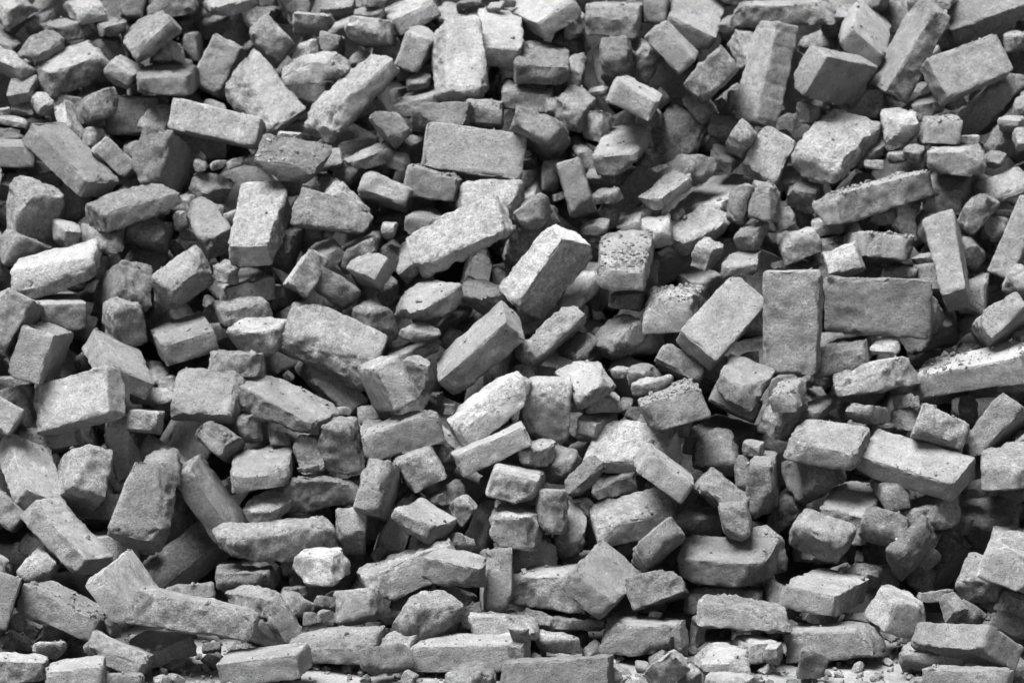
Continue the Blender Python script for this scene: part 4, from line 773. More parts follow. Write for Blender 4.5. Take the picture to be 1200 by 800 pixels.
(-0.377,-0.040,0.046,0.997,-0.032,-0.027,-0.066,0.183,0.119,0.056,'b','n','brick','grey broken brick lying level right of the brick on bare ground'),
(-0.239,-0.047,0.052,0.816,-0.040,0.040,0.576,0.119,0.069,0.041,'b','n','brick','half-hidden half brick end-on left of the long brick on the ground'),
(-0.273,-0.152,0.043,0.479,-0.845,-0.167,0.170,0.126,0.058,0.035,'c','n','brick_fragment','grey brick chunk left of the long brick on the ground'),
(-0.088,-0.081,0.040,0.994,-0.022,-0.029,-0.099,0.244,0.121,0.061,'w','n','brick','long clean brick lying level on the ground at bottom centre'),
(-0.084,-0.280,0.034,0.045,0.753,0.657,0.012,0.119,0.096,0.054,'b','n','brick','grey half brick end-on just below right of the long brick on the ground'),
(0.098,-0.333,0.060,0.993,-0.073,-0.025,-0.094,0.233,0.120,0.069,'b','d','brick','dark stained brick at the bottom edge right of centre'),
(0.200,-0.317,0.044,0.120,0.392,0.564,-0.717,0.071,0.046,0.023,'c','n','brick_fragment','half-hidden small chunk right of the dark stained brick'),
(0.327,-0.375,0.073,0.688,-0.367,-0.121,0.614,0.119,0.085,0.054,'b','n','brick','dim half brick end-on right of the dark stained brick'),
(0.377,-0.310,0.038,0.408,-0.620,0.133,0.657,0.060,0.044,0.037,'c','n','brick_fragment','half-hidden small chunk below the bulky block'),
(0.449,-0.167,0.042,0.057,0.702,0.708,-0.048,0.237,0.112,0.048,'b','n','brick','grey whole brick end-on below the bulky block'),
(0.461,-0.346,0.032,0.032,0.775,0.630,-0.036,0.119,0.095,0.053,'b','n','brick','grey half brick end-on left of the long rounded brick on the ground'),
(0.531,-0.048,0.037,0.043,0.624,0.779,-0.048,0.119,0.079,0.053,'b','n','brick','half-hidden half brick end-on left of the long rounded brick on the ground'),
(0.370,-0.020,0.057,0.350,-0.647,0.212,0.643,0.072,0.026,0.022,'c','n','brick_fragment','dim small chunk below left of the bulky block'),
(0.414,0.097,0.043,0.445,-0.524,0.297,0.663,0.075,0.036,0.023,'c','n','brick_fragment','dim brick chunk below left of the bulky block'),
(0.507,0.018,0.100,0.992,-0.065,0.055,-0.097,0.183,0.131,0.056,'b','n','brick','grey broken brick lying level below the bulky block'),
(0.497,0.212,0.088,0.989,-0.037,0.023,-0.140,0.151,0.131,0.059,'b','n','brick','half-hidden half brick lying level just below the bulky block'),
(0.482,0.190,0.181,0.976,0.128,-0.054,-0.166,0.211,0.133,0.067,'b','n','brick','bulky block with a lit top low down right of centre'),
(0.560,0.262,0.182,0.540,-0.541,0.445,0.466,0.116,0.103,0.052,'c','n','brick_fragment','half-hidden brick chunk just right of the bulky block'),
(0.329,0.208,0.211,0.345,0.618,0.694,0.133,0.226,0.121,0.054,'b','n','brick','dim whole brick end-on just below right of the boulder-like brick'),
(0.199,0.134,0.150,0.761,0.273,0.175,0.562,0.255,0.121,0.059,'w','n','brick','square-faced block tilted like a diamond near the foot of the heap'),
(0.327,0.154,0.123,0.242,0.688,0.684,-0.002,0.224,0.125,0.059,'b','n','brick','dim whole brick end-on right of the diamond-tilted block'),
(0.088,0.204,0.121,0.988,-0.007,-0.010,-0.152,0.191,0.132,0.073,'b','n','brick','grey broken brick lying level left of the diamond-tilted block'),
(0.027,0.390,0.152,0.630,-0.068,-0.009,0.773,0.239,0.115,0.069,'b','n','brick','half-hidden whole brick end-on left of the diamond-tilted block'),
(0.130,0.360,0.211,0.651,0.317,-0.133,0.677,0.130,0.072,0.061,'b','n','brick','grey half brick on end above left of the diamond-tilted block'),
(0.133,0.348,0.143,0.526,-0.819,-0.130,0.190,0.057,0.043,0.021,'c','n','brick_fragment','shadowed small chunk just above left of the diamond-tilted block'),
(0.062,0.127,0.045,0.282,0.650,0.530,-0.465,0.083,0.079,0.039,'c','n','brick_fragment','half-hidden small chunk just above the dark stained brick'),
(0.021,-0.182,0.096,0.261,0.659,0.492,-0.506,0.062,0.037,0.022,'c','n','brick_fragment','dim small chunk just above left of the dark stained brick'),
(0.010,-0.191,0.076,0.801,-0.555,0.155,-0.159,0.038,0.029,0.025,'c','n','brick_fragment','dim tiny chip just above left of the dark stained brick'),
(0.103,0.052,0.029,0.783,-0.613,0.059,-0.090,0.096,0.040,0.035,'c','n','brick_fragment','dim brick chunk just above the dark stained brick'),
(0.289,0.042,0.048,0.987,-0.039,-0.043,-0.152,0.167,0.120,0.068,'b','n','brick','grey broken brick lying level below right of the diamond-tilted block'),
(0.155,0.124,0.052,0.993,-0.019,-0.002,-0.114,0.121,0.070,0.033,'b','n','brick_fragment','grey brick chunk just below left of the diamond-tilted block'),
(0.690,0.248,0.223,0.831,-0.502,0.233,0.052,0.133,0.076,0.075,'c','n','brick_fragment','craggy lump with a rough front in the lower right'),
(0.699,0.142,0.121,0.836,0.035,0.040,0.547,0.253,0.129,0.055,'w','n','brick','grey whole brick end-on just above the long rounded brick on the ground'),
(0.606,0.200,0.091,0.781,0.125,0.341,0.508,0.130,0.087,0.059,'b','n','brick_fragment','half-hidden brick chunk below right of the bulky block'),
(0.566,-0.123,0.048,0.344,0.679,0.431,-0.485,0.041,0.039,0.029,'c','n','brick_fragment','dim small chunk left of the long rounded brick on the ground'),
(0.705,0.010,0.043,0.991,-0.026,-0.031,-0.125,0.213,0.120,0.066,'b','n','brick','long rounded brick lying on the ground at lower right'),
(0.647,-0.167,0.039,0.522,-0.478,0.410,0.576,0.072,0.062,0.031,'c','n','brick_fragment','dim small chunk just below left of the long rounded brick on the ground'),
(0.850,0.064,0.095,0.162,-0.551,-0.810,0.121,0.131,0.107,0.078,'b','n','brick','worn block tilted down to the right near the ground at lower right'),
(0.843,0.279,0.236,0.053,0.747,0.642,-0.164,0.130,0.100,0.074,'b','n','brick','dim half brick end-on right of the craggy lump'),
(0.896,0.222,0.203,0.427,0.584,0.683,0.104,0.129,0.120,0.061,'b','n','brick_fragment','dim brick chunk above the tilted block by the ground'),
(0.995,0.473,0.109,0.891,-0.176,-0.404,-0.112,0.152,0.132,0.056,'b','n','brick','dim half brick slanting up right above right of the tilted block by the ground'),
(0.814,0.292,0.119,0.882,-0.145,0.141,0.426,0.131,0.065,0.058,'b','n','brick','shadowed half brick slanting down right just above left of the tilted block by the ground'),
(1.106,0.493,0.201,0.952,0.228,-0.087,-0.185,0.126,0.120,0.085,'c','n','brick_fragment','grey brick chunk below right of the big flat slab'),
(1.141,0.297,0.201,0.015,0.775,0.627,-0.085,0.270,0.117,0.051,'b','n','brick','grey whole brick end-on above the long pitted brick'),
(1.099,0.060,0.202,0.063,-0.764,-0.618,0.172,0.270,0.130,0.076,'b','n','brick','grey whole brick end-on above right of the long pitted brick'),
(1.055,0.192,0.140,0.201,-0.794,-0.555,-0.145,0.121,0.100,0.050,'c','n','brick_fragment','grey brick chunk above the long pitted brick'),
(0.977,0.103,0.100,0.809,0.240,0.352,-0.405,0.051,0.043,0.038,'c','n','brick_fragment','grey small chunk just above the long pitted brick'),
(1.021,0.168,0.064,0.178,-0.717,-0.618,0.269,0.131,0.067,0.057,'b','n','brick','grey half brick end-on just above the long pitted brick'),
(0.973,-0.196,0.084,0.063,-0.431,-0.849,0.301,0.227,0.117,0.061,'w','n','brick','long brick with a pitted front at the foot of the heap, lower right'),
(0.922,-0.119,0.039,0.981,-0.034,-0.060,-0.179,0.147,0.120,0.050,'b','n','brick','half-hidden half brick lying level left of the long pitted brick'),
(0.967,-0.343,0.047,0.984,-0.060,0.032,-0.162,0.169,0.119,0.053,'b','n','brick','grey broken brick lying level just below the long pitted brick'),
(1.048,-0.183,0.033,0.896,-0.047,0.013,0.441,0.118,0.100,0.051,'b','n','brick_fragment','half-hidden brick chunk below right of the long pitted brick'),
(1.132,0.192,0.078,0.056,-0.770,-0.612,0.171,0.131,0.092,0.056,'b','n','brick','grey half brick end-on above right of the long pitted brick'),
(1.104,0.076,0.066,0.123,-0.777,-0.579,0.216,0.131,0.086,0.036,'b','n','brick','grey half brick end-on just above right of the long pitted brick'),
(0.946,0.183,0.102,0.126,0.962,0.241,0.004,0.100,0.024,0.022,'c','n','brick_fragment','grey brick chunk just right of the tilted block by the ground'),
(0.902,-0.275,0.027,0.972,-0.001,-0.101,-0.210,0.107,0.065,0.031,'b','n','brick_fragment','half-hidden brick chunk below left of the long pitted brick'),
(0.770,0.132,0.059,0.398,0.892,0.215,-0.003,0.096,0.027,0.022,'c','n','brick_fragment','half-hidden brick chunk just above right of the long rounded brick on the ground'),
]
tops = []
for i, (x, y, z, qw, qx, qy, qz, lx, ly, lz, shape, tone, name, label) in enumerate(BRICKS):
    big = max(lx, ly, lz)
    spacing = .0062 if big > .1 else max(big / 16, .0022)
    p, quads, frac = brick_shape((lx, ly, lz), shape, 1000 + i * 17, spacing)
    o = link(name, make_mesh(name, p, quads, frac, MAT[tone]))
    o.location = (x, y, z)
    o.rotation_mode = 'QUATERNION'
    o.rotation_quaternion = (qw, qx, qy, qz)
    if name == 'brick': tag(o, label, 'brick', 'bricks and half bricks of the heap')
    else: tag(o, label, 'brick fragment', 'brick fragments of the heap')
    M = np.array(Quaternion((qw, qx, qy, qz)).to_matrix())
    P = p @ M.T
    hz = P[:, 2]
    # upward looking skin of the piece, for the crumbs that lie on it
    nrm = np.zeros_like(P)
    fn = np.cross(P[quads[:, 2]] - P[quads[:, 0]], P[quads[:, 3]] - P[quads[:, 1]])
    fl = np.linalg.norm(fn, axis=1) + 1e-12
    upf = (fn[:, 2] / fl) > .72
    cen = P[quads].mean(1)[upf] + np.array((x, y, z))
    tops.append((cen, fl[upf].sum() / 2))

# ------------------------------------------------------------------ uncountable stuff
def merged(name, parts, material, angle=40):
    vs_, qs_, fs_, n0 = [], [], [], 0
    for p, q, f in parts:
        vs_.append(p); qs_.append(q + n0); fs_.append(f); n0 += len(p)
    return link(name, make_mesh(name, np.concatenate(vs_), np.concatenate(qs_), np.concatenate(fs_), material, angle))

FILL = [
(-2.372,0.160,0.084,0.38,-0.48,-0.10,0.78,0.123,0.114,0.066),
(-2.267,0.124,0.088,0.56,-0.37,0.57,0.47,0.120,0.114,0.063),
(-2.094,0.168,0.085,0.60,0.28,0.17,-0.73,0.116,0.113,0.062),
(-1.979,0.085,0.101,0.27,-0.35,-0.05,-0.90,0.146,0.113,0.061),
(-1.874,0.195,0.061,0.15,0.97,0.15,-0.10,0.145,0.110,0.065),
(-1.729,0.100,0.112,0.20,0.02,-0.49,0.85,0.248,0.114,0.065),
(-1.544,0.127,0.082,0.43,-0.43,0.20,0.77,0.149,0.110,0.063),
(-1.506,0.039,0.140,0.45,-0.83,-0.29,0.13,0.249,0.118,0.062),
(1.511,0.113,0.073,0.16,-0.95,0.18,-0.18,0.152,0.116,0.065),
(1.652,0.070,0.074,0.10,-0.89,-0.40,0.22,0.154,0.113,0.062),
(1.814,0.118,0.066,0.86,0.42,0.10,0.29,0.149,0.110,0.064),
(1.958,0.052,0.105,0.40,-0.54,-0.73,0.04,0.239,0.113,0.066),
(2.062,0.169,0.085,0.46,0.61,-0.63,0.12,0.121,0.112,0.066),
(2.189,0.121,0.060,0.17,0.96,-0.17,-0.16,0.152,0.116,0.064),
(-2.439,0.195,0.157,0.40,-0.73,-0.41,0.38,0.191,0.115,0.063),
(-2.300,0.215,0.159,0.11,0.51,-0.29,0.80,0.146,0.112,0.062),
(-2.173,0.215,0.189,0.03,-0.94,-0.19,-0.28,0.141,0.108,0.065),
(-2.016,0.201,0.204,0.26,0.42,-0.41,0.77,0.236,0.112,0.067),
(-1.836,0.244,0.147,0.17,0.58,0.67,-0.43,0.243,0.116,0.065),
(-1.693,0.209,0.220,0.06,0.44,0.51,0.74,0.205,0.108,0.063),
(-1.598,0.223,0.103,0.60,-0.04,0.79,-0.09,0.123,0.112,0.067),
(-1.453,0.215,0.168,0.93,-0.33,0.15,0.09,0.190,0.108,0.066),
(-1.334,0.265,0.194,0.80,-0.13,0.59,-0.00,0.238,0.113,0.067),
(0.711,0.323,0.059,0.02,-0.87,-0.13,-0.47,0.141,0.107,0.066),
(1.276,0.172,0.170,0.13,0.58,0.71,0.37,0.252,0.112,0.061),
(1.393,0.244,0.142,0.53,0.64,-0.52,-0.20,0.250,0.118,0.066),
(1.536,0.181,0.175,0.50,-0.06,-0.79,-0.36,0.143,0.109,0.064),
(1.644,0.224,0.144,0.65,0.17,-0.66,0.32,0.148,0.117,0.067),
(1.785,0.158,0.159,0.04,-0.16,0.90,-0.40,0.204,0.111,0.064),
(1.950,0.211,0.088,0.26,0.42,-0.69,-0.53,0.188,0.113,0.061),
(2.037,0.231,0.168,0.87,-0.41,-0.14,-0.22,0.113,0.108,0.062),
(2.160,0.227,0.129,0.74,0.54,-0.29,-0.26,0.235,0.115,0.061),
(2.394,0.226,0.128,0.63,-0.11,0.50,0.58,0.231,0.114,0.065),
(-2.425,0.372,0.276,0.51,0.24,-0.10,0.82,0.245,0.115,0.065),
(-2.295,0.323,0.241,0.68,0.27,-0.62,0.30,0.118,0.115,0.061),
(-2.139,0.316,0.176,0.09,0.21,0.65,-0.73,0.233,0.115,0.062),
(-1.976,0.428,0.234,0.82,0.22,-0.20,0.49,0.241,0.110,0.063),
(-1.873,0.292,0.208,0.38,0.76,-0.50,0.14,0.203,0.115,0.063),
(-1.709,0.346,0.241,0.88,-0.43,-0.09,-0.19,0.144,0.116,0.065),
(-1.572,0.322,0.237,0.66,0.23,0.65,0.31,0.239,0.117,0.065),
(-1.476,0.288,0.262,0.61,-0.14,-0.26,0.74,0.123,0.115,0.066),
(-1.268,0.356,0.235,0.81,0.05,0.23,-0.53,0.241,0.115,0.066),
(-1.188,0.321,0.095,0.20,0.69,-0.66,0.22,0.141,0.112,0.064),
(-0.898,0.483,0.050,0.58,0.50,-0.34,0.55,0.123,0.111,0.063),
(-0.761,0.437,0.124,0.12,-0.38,0.89,0.23,0.250,0.112,0.066),
(-0.422,0.456,0.092,0.52,0.67,0.32,0.43,0.248,0.118,0.061),
(-0.268,0.436,0.062,0.71,-0.06,-0.28,0.65,0.229,0.107,0.067),
(-0.132,0.485,0.080,0.60,-0.02,0.24,0.76,0.141,0.115,0.062),
(0.139,0.438,0.082,0.74,0.65,-0.15,-0.04,0.186,0.117,0.064),
(0.315,0.428,0.065,0.80,-0.53,0.27,0.04,0.114,0.109,0.065),
(0.806,0.452,0.055,0.63,-0.62,0.30,-0.36,0.196,0.115,0.064),
(1.379,0.344,0.278,0.47,-0.15,0.87,-0.06,0.246,0.115,0.062),
(1.481,0.307,0.201,0.77,0.20,0.52,0.33,0.249,0.113,0.061),
(1.596,0.335,0.237,0.64,0.13,-0.73,-0.20,0.112,0.110,0.064),
(1.746,0.358,0.181,0.03,-0.60,-0.77,-0.20,0.248,0.108,0.061),
(1.908,0.299,0.246,0.43,0.42,0.11,-0.79,0.243,0.112,0.063),
(2.052,0.345,0.269,0.28,-0.05,-0.63,0.73,0.152,0.118,0.067),
(2.229,0.299,0.199,0.17,-0.03,0.06,0.98,0.247,0.107,0.061),
(2.405,0.353,0.272,0.08,-0.80,-0.59,-0.02,0.242,0.118,0.061),
(-2.375,0.457,0.444,0.71,-0.10,-0.66,-0.21,0.196,0.112,0.063),
(-2.286,0.403,0.304,0.76,-0.43,-0.01,-0.48,0.144,0.110,0.062),
(-2.097,0.400,0.312,0.22,-0.84,0.08,-0.49,0.141,0.113,0.063),
(-1.944,0.441,0.382,0.10,-0.54,0.06,0.84,0.120,0.114,0.067),
(-1.817,0.389,0.304,0.67,-0.07,0.03,0.74,0.117,0.116,0.063),
(-1.688,0.393,0.330,0.59,0.03,-0.46,-0.66,0.199,0.116,0.063),
(-1.583,0.415,0.309,0.84,-0.10,-0.47,-0.24,0.195,0.114,0.061),
(-1.451,0.448,0.333,0.31,0.33,0.07,0.89,0.197,0.108,0.062),
(-1.289,0.512,0.250,0.31,-0.28,-0.78,-0.47,0.243,0.118,0.067),
(-1.233,0.540,0.069,0.35,-0.77,-0.44,0.31,0.115,0.109,0.064),
(-1.067,0.612,0.086,0.01,0.10,0.95,-0.29,0.239,0.111,0.065),
(-0.776,0.547,0.177,0.13,-0.37,0.44,0.81,0.148,0.115,0.066),
(-0.627,0.565,0.138,0.43,-0.07,0.07,0.90,0.154,0.118,0.066),
(-0.478,0.535,0.175,0.76,-0.15,-0.62,-0.10,0.230,0.112,0.066),
(-0.348,0.571,0.175,0.40,0.11,0.46,0.78,0.115,0.114,0.061),
(-0.170,0.552,0.161,0.44,-0.39,0.11,0.80,0.190,0.112,0.061),
(-0.056,0.517,0.173,0.01,0.52,-0.34,-0.78,0.146,0.110,0.066),
(0.053,0.541,0.108,0.61,0.46,-0.35,0.55,0.236,0.111,0.066),
(0.175,0.606,0.163,0.32,0.02,-0.82,0.48,0.118,0.108,0.062),
(0.298,0.515,0.184,0.67,0.22,-0.12,-0.70,0.243,0.109,0.062),
(0.398,0.529,0.157,0.24,-0.27,0.60,0.71,0.198,0.113,0.062),
(0.582,0.556,0.139,0.72,0.26,0.17,0.62,0.118,0.114,0.061),
(0.719,0.501,0.139,0.56,-0.04,0.10,0.82,0.115,0.110,0.066),
(0.865,0.519,0.124,0.32,-0.31,0.71,0.55,0.112,0.111,0.062),
(0.957,0.597,0.082,0.54,0.45,-0.55,-0.46,0.120,0.116,0.061),
(1.114,0.657,0.101,0.28,-0.88,-0.19,-0.33,0.249,0.115,0.062),
(1.272,0.479,0.217,0.15,-0.70,-0.61,-0.34,0.250,0.110,0.066),
(1.357,0.493,0.348,0.49,-0.08,-0.83,0.24,0.187,0.112,0.064),
(1.526,0.366,0.385,0.76,-0.26,-0.36,0.47,0.250,0.117,0.064),
(1.603,0.415,0.334,0.91,0.11,0.40,-0.04,0.112,0.112,0.063),
(1.778,0.393,0.362,0.36,0.86,-0.24,0.28,0.252,0.115,0.063),
(1.883,0.447,0.285,0.18,-0.67,-0.35,-0.63,0.237,0.116,0.061),
(2.040,0.433,0.339,0.81,-0.29,0.30,0.41,0.248,0.115,0.063),
(2.187,0.395,0.288,0.46,-0.66,-0.45,0.39,0.245,0.112,0.061),
(2.304,0.476,0.329,0.55,-0.01,0.22,-0.80,0.194,0.108,0.061),
(-2.476,0.541,0.388,0.62,0.78,0.11,-0.00,0.239,0.116,0.062),
(-2.255,0.498,0.349,0.06,0.34,0.93,-0.15,0.118,0.118,0.066),
(-2.112,0.503,0.425,0.27,0.86,-0.12,-0.42,0.153,0.115,0.064),
(-2.038,0.514,0.443,0.13,-0.61,-0.02,-0.78,0.198,0.114,0.063),
(-1.847,0.503,0.347,0.17,-0.53,-0.32,-0.77,0.116,0.110,0.061),
(-1.744,0.475,0.384,0.63,-0.10,-0.31,-0.71,0.116,0.116,0.064),
(-1.631,0.555,0.368,0.04,0.16,0.74,-0.66,0.232,0.116,0.061),
(-1.464,0.519,0.455,0.34,-0.52,0.61,0.49,0.123,0.114,0.064),
(-1.350,0.508,0.427,0.91,-0.36,-0.07,0.19,0.117,0.116,0.060),
(-1.209,0.640,0.245,0.14,-0.59,-0.51,-0.61,0.140,0.113,0.062),
(-1.087,0.722,0.169,0.57,0.33,-0.45,0.60,0.194,0.113,0.061),
(-0.905,0.762,0.092,0.25,0.62,-0.64,-0.37,0.123,0.115,0.061),
(-0.832,0.632,0.194,0.60,0.29,-0.54,-0.52,0.120,0.113,0.065),
(-0.653,0.717,0.225,0.38,-0.44,0.76,-0.30,0.246,0.118,0.061),
(-0.484,0.662,0.243,0.52,-0.78,0.09,-0.33,0.252,0.112,0.062),
(-0.363,0.675,0.226,0.15,0.83,-0.20,0.50,0.116,0.111,0.066),
(-0.248,0.643,0.196,0.40,-0.58,-0.70,0.12,0.147,0.108,0.065),
(-0.145,0.624,0.265,0.27,0.07,-0.77,0.57,0.240,0.116,0.061),
(0.061,0.654,0.242,0.83,0.26,0.45,0.21,0.152,0.117,0.061),
(0.193,0.655,0.251,0.61,-0.46,0.41,0.50,0.240,0.108,0.064),
(0.310,0.705,0.220,0.78,0.53,0.18,0.27,0.117,0.113,0.062),
(0.367,0.657,0.283,0.14,-0.87,0.33,0.34,0.244,0.114,0.063),
(0.580,0.613,0.257,0.11,0.93,-0.00,0.36,0.233,0.117,0.061),
(0.705,0.638,0.231,0.55,-0.08,0.71,-0.42,0.234,0.111,0.064),
(0.855,0.692,0.191,0.49,-0.78,-0.35,0.17,0.237,0.108,0.064),
(0.939,0.653,0.256,0.73,-0.35,0.59,-0.04,0.120,0.115,0.064),
(1.113,0.614,0.252,0.88,0.43,-0.17,0.10,0.235,0.107,0.064),
(1.343,0.658,0.229,0.16,-0.90,-0.00,0.41,0.199,0.112,0.067),
(1.408,0.483,0.410,0.37,0.33,0.49,0.72,0.116,0.114,0.065),
(1.538,0.537,0.329,0.52,-0.58,-0.63,-0.00,0.250,0.118,0.062),
(1.620,0.511,0.465,0.07,-0.85,-0.16,0.50,0.250,0.112,0.065),
(1.777,0.524,0.376,0.91,0.27,-0.15,-0.29,0.123,0.114,0.064),
(1.872,0.492,0.470,0.64,-0.69,0.02,0.34,0.230,0.114,0.062),
(2.052,0.494,0.398,0.50,0.01,-0.71,-0.50,0.116,0.111,0.067),
(2.204,0.518,0.403,0.20,-0.97,-0.05,0.14,0.119,0.115,0.062),
(2.395,0.479,0.393,0.10,0.02,-0.99,0.07,0.235,0.117,0.061),
(-2.394,0.595,0.498,0.89,-0.22,0.29,0.28,0.154,0.112,0.063),
(-2.225,0.576,0.449,0.06,-0.53,-0.16,0.83,0.147,0.112,0.064),
(-2.113,0.598,0.520,0.10,-0.36,0.35,-0.86,0.146,0.115,0.062),
(-2.021,0.644,0.423,0.33,-0.42,0.13,0.84,0.232,0.112,0.061),
(-1.897,0.576,0.488,0.81,-0.03,0.47,-0.35,0.195,0.113,0.066),
(-1.750,0.623,0.562,0.88,-0.34,-0.15,-0.31,0.231,0.112,0.066),
(-1.588,0.609,0.476,0.03,-0.42,0.67,-0.61,0.236,0.117,0.065),
(-1.391,0.653,0.459,0.39,-0.03,0.38,-0.84,0.229,0.111,0.065),
(-1.314,0.605,0.500,0.32,-0.60,-0.73,-0.10,0.118,0.115,0.067),
(-1.167,0.739,0.337,0.07,0.83,-0.24,-0.51,0.120,0.113,0.066),
(-1.018,0.828,0.255,0.86,-0.33,-0.29,-0.26,0.195,0.107,0.062),
(-0.891,0.745,0.305,0.46,-0.22,0.61,-0.61,0.148,0.118,0.064),
(-0.774,0.696,0.327,0.06,-0.55,0.63,0.54,0.192,0.118,0.063),
(-0.593,0.688,0.337,0.26,-0.87,0.40,-0.12,0.233,0.113,0.063),
(-0.518,0.762,0.380,0.43,-0.83,0.36,-0.02,0.231,0.115,0.065),
(-0.363,0.745,0.352,0.01,0.68,-0.21,0.70,0.123,0.109,0.066),
(-0.211,0.782,0.326,0.43,0.20,0.54,-0.70,0.247,0.110,0.064),
(-0.100,0.715,0.305,0.85,0.48,0.20,-0.00,0.149,0.111,0.061),
(0.023,0.766,0.300,0.64,0.66,-0.24,-0.31,0.122,0.109,0.064),
(0.139,0.780,0.318,0.03,0.69,0.58,-0.43,0.239,0.117,0.064),
(0.293,0.783,0.337,0.66,-0.68,-0.30,-0.08,0.118,0.117,0.063),
(0.470,0.754,0.227,0.28,-0.43,-0.82,-0.27,0.246,0.110,0.065),
(0.594,0.764,0.301,0.14,0.38,0.89,0.19,0.151,0.116,0.064),
(0.734,0.784,0.330,0.26,-0.22,0.01,-0.94,0.114,0.114,0.066),
(0.863,0.750,0.314,0.10,0.06,0.57,0.81,0.115,0.107,0.062),
(0.979,0.732,0.367,0.37,-0.73,0.44,-0.38,0.123,0.107,0.061),
(1.082,0.737,0.314,0.37,-0.20,-0.90,-0.05,0.141,0.117,0.063),
(1.239,0.742,0.312,0.35,-0.69,0.48,0.41,0.120,0.115,0.063),
(1.434,0.632,0.525,0.44,0.60,0.39,0.54,0.246,0.112,0.064),
(1.491,0.536,0.447,0.34,0.58,0.67,0.31,0.144,0.107,0.064),
(1.641,0.611,0.519,0.03,0.06,1.00,0.01,0.234,0.110,0.066),
(1.828,0.596,0.404,0.47,0.73,0.07,-0.49,0.237,0.108,0.065),
(1.957,0.625,0.491,0.40,0.71,-0.11,0.57,0.197,0.108,0.063),
(2.068,0.583,0.449,0.13,0.07,0.56,0.81,0.149,0.110,0.067),
(2.186,0.611,0.509,0.23,-0.35,-0.75,-0.51,0.121,0.113,0.066),
(2.373,0.558,0.466,0.02,-1.00,0.04,-0.01,0.229,0.110,0.066),
(-2.385,0.687,0.565,0.62,-0.32,0.10,-0.71,0.118,0.109,0.064),
(-2.297,0.686,0.589,0.19,0.74,-0.05,-0.64,0.246,0.114,0.061),
(-2.143,0.698,0.522,0.09,0.21,-0.55,0.80,0.229,0.112,0.061),
(-1.971,0.722,0.520,0.52,-0.55,-0.07,0.65,0.114,0.113,0.063),
(-1.875,0.700,0.594,0.90,0.01,0.16,0.40,0.117,0.113,0.063),
(-1.702,0.758,0.514,0.03,0.52,-0.64,0.56,0.153,0.114,0.064),
(-1.613,0.680,0.631,0.04,-0.38,-0.84,-0.38,0.238,0.115,0.062),
(-1.491,0.693,0.576,0.23,-0.01,-0.56,0.80,0.191,0.117,0.062),
(-1.264,0.747,0.541,0.05,-0.88,-0.42,-0.20,0.116,0.116,0.063),
(-1.240,0.848,0.421,0.77,0.64,-0.05,-0.03,0.193,0.117,0.062),
(-1.048,0.844,0.352,0.05,0.35,-0.93,0.07,0.117,0.114,0.062),
(-0.954,0.823,0.405,0.43,-0.83,-0.30,0.18,0.117,0.116,0.063),
(-0.809,0.813,0.426,0.86,0.11,0.46,0.17,0.206,0.116,0.066),
(-0.660,0.852,0.322,0.59,-0.56,-0.09,0.58,0.114,0.109,0.065),
(-0.514,0.865,0.379,0.60,-0.75,0.29,-0.04,0.203,0.110,0.062),
(-0.354,0.860,0.316,0.37,0.07,-0.86,0.36,0.143,0.109,0.063),
(-0.250,0.821,0.399,0.45,0.41,0.77,0.17,0.147,0.114,0.061),
(-0.063,0.819,0.440,0.31,0.64,-0.12,0.70,0.233,0.108,0.062),
(0.072,0.780,0.429,0.62,0.28,0.66,0.31,0.142,0.118,0.063),
(0.184,0.857,0.402,0.57,-0.74,-0.21,-0.27,0.142,0.115,0.067),
(0.301,0.797,0.467,0.09,0.83,0.34,-0.43,0.151,0.114,0.063),
(0.403,0.931,0.365,0.40,0.60,-0.60,-0.36,0.238,0.110,0.066),
(0.551,0.878,0.241,0.30,0.47,-0.27,-0.79,0.121,0.113,0.066),
(0.654,0.858,0.419,0.70,0.44,0.38,0.42,0.119,0.115,0.062),
(0.834,0.897,0.255,0.84,-0.24,0.44,0.20,0.234,0.110,0.066),
(0.901,0.843,0.358,0.17,0.61,0.68,0.36,0.121,0.117,0.066),
(1.132,0.839,0.371,0.92,-0.39,0.02,-0.08,0.152,0.112,0.065),
(1.275,0.812,0.393,0.34,0.72,-0.59,-0.11,0.232,0.114,0.061),
(1.356,0.690,0.517,0.44,0.60,0.53,-0.42,0.123,0.117,0.062),
(1.508,0.684,0.560,0.75,-0.19,-0.61,0.19,0.201,0.116,0.061),
(1.611,0.725,0.586,0.46,0.52,0.27,0.67,0.148,0.112,0.064),
(1.782,0.686,0.577,0.53,-0.62,0.44,-0.37,0.122,0.115,0.062),
(1.911,0.701,0.544,0.43,0.43,-0.77,0.18,0.148,0.113,0.061),
(2.096,0.686,0.543,0.03,0.92,-0.20,0.32,0.231,0.111,0.062),
(2.256,0.685,0.600,0.20,0.59,0.69,0.36,0.115,0.114,0.067),
(2.323,0.699,0.514,0.10,0.70,0.36,0.61,0.146,0.114,0.065),
(-2.399,0.815,0.665,0.36,-0.05,-0.93,0.01,0.120,0.115,0.060),
(-2.244,0.788,0.622,0.78,0.10,-0.60,-0.13,0.249,0.109,0.062),
(-2.140,0.778,0.633,0.61,-0.19,-0.73,-0.25,0.118,0.114,0.065),
(-2.017,0.773,0.634,0.15,-0.49,-0.81,0.29,0.118,0.115,0.065),
(-1.896,0.784,0.648,0.26,0.09,0.25,0.93,0.203,0.112,0.061),
(-1.732,0.854,0.586,0.09,0.29,0.31,-0.90,0.186,0.114,0.063),
(-1.562,0.785,0.660,0.04,0.78,-0.43,0.45,0.239,0.111,0.062),
(-1.430,0.792,0.607,0.20,0.33,0.44,0.81,0.239,0.110,0.066),
(-1.255,0.860,0.593,0.69,-0.70,-0.11,-0.12,0.232,0.118,0.066),
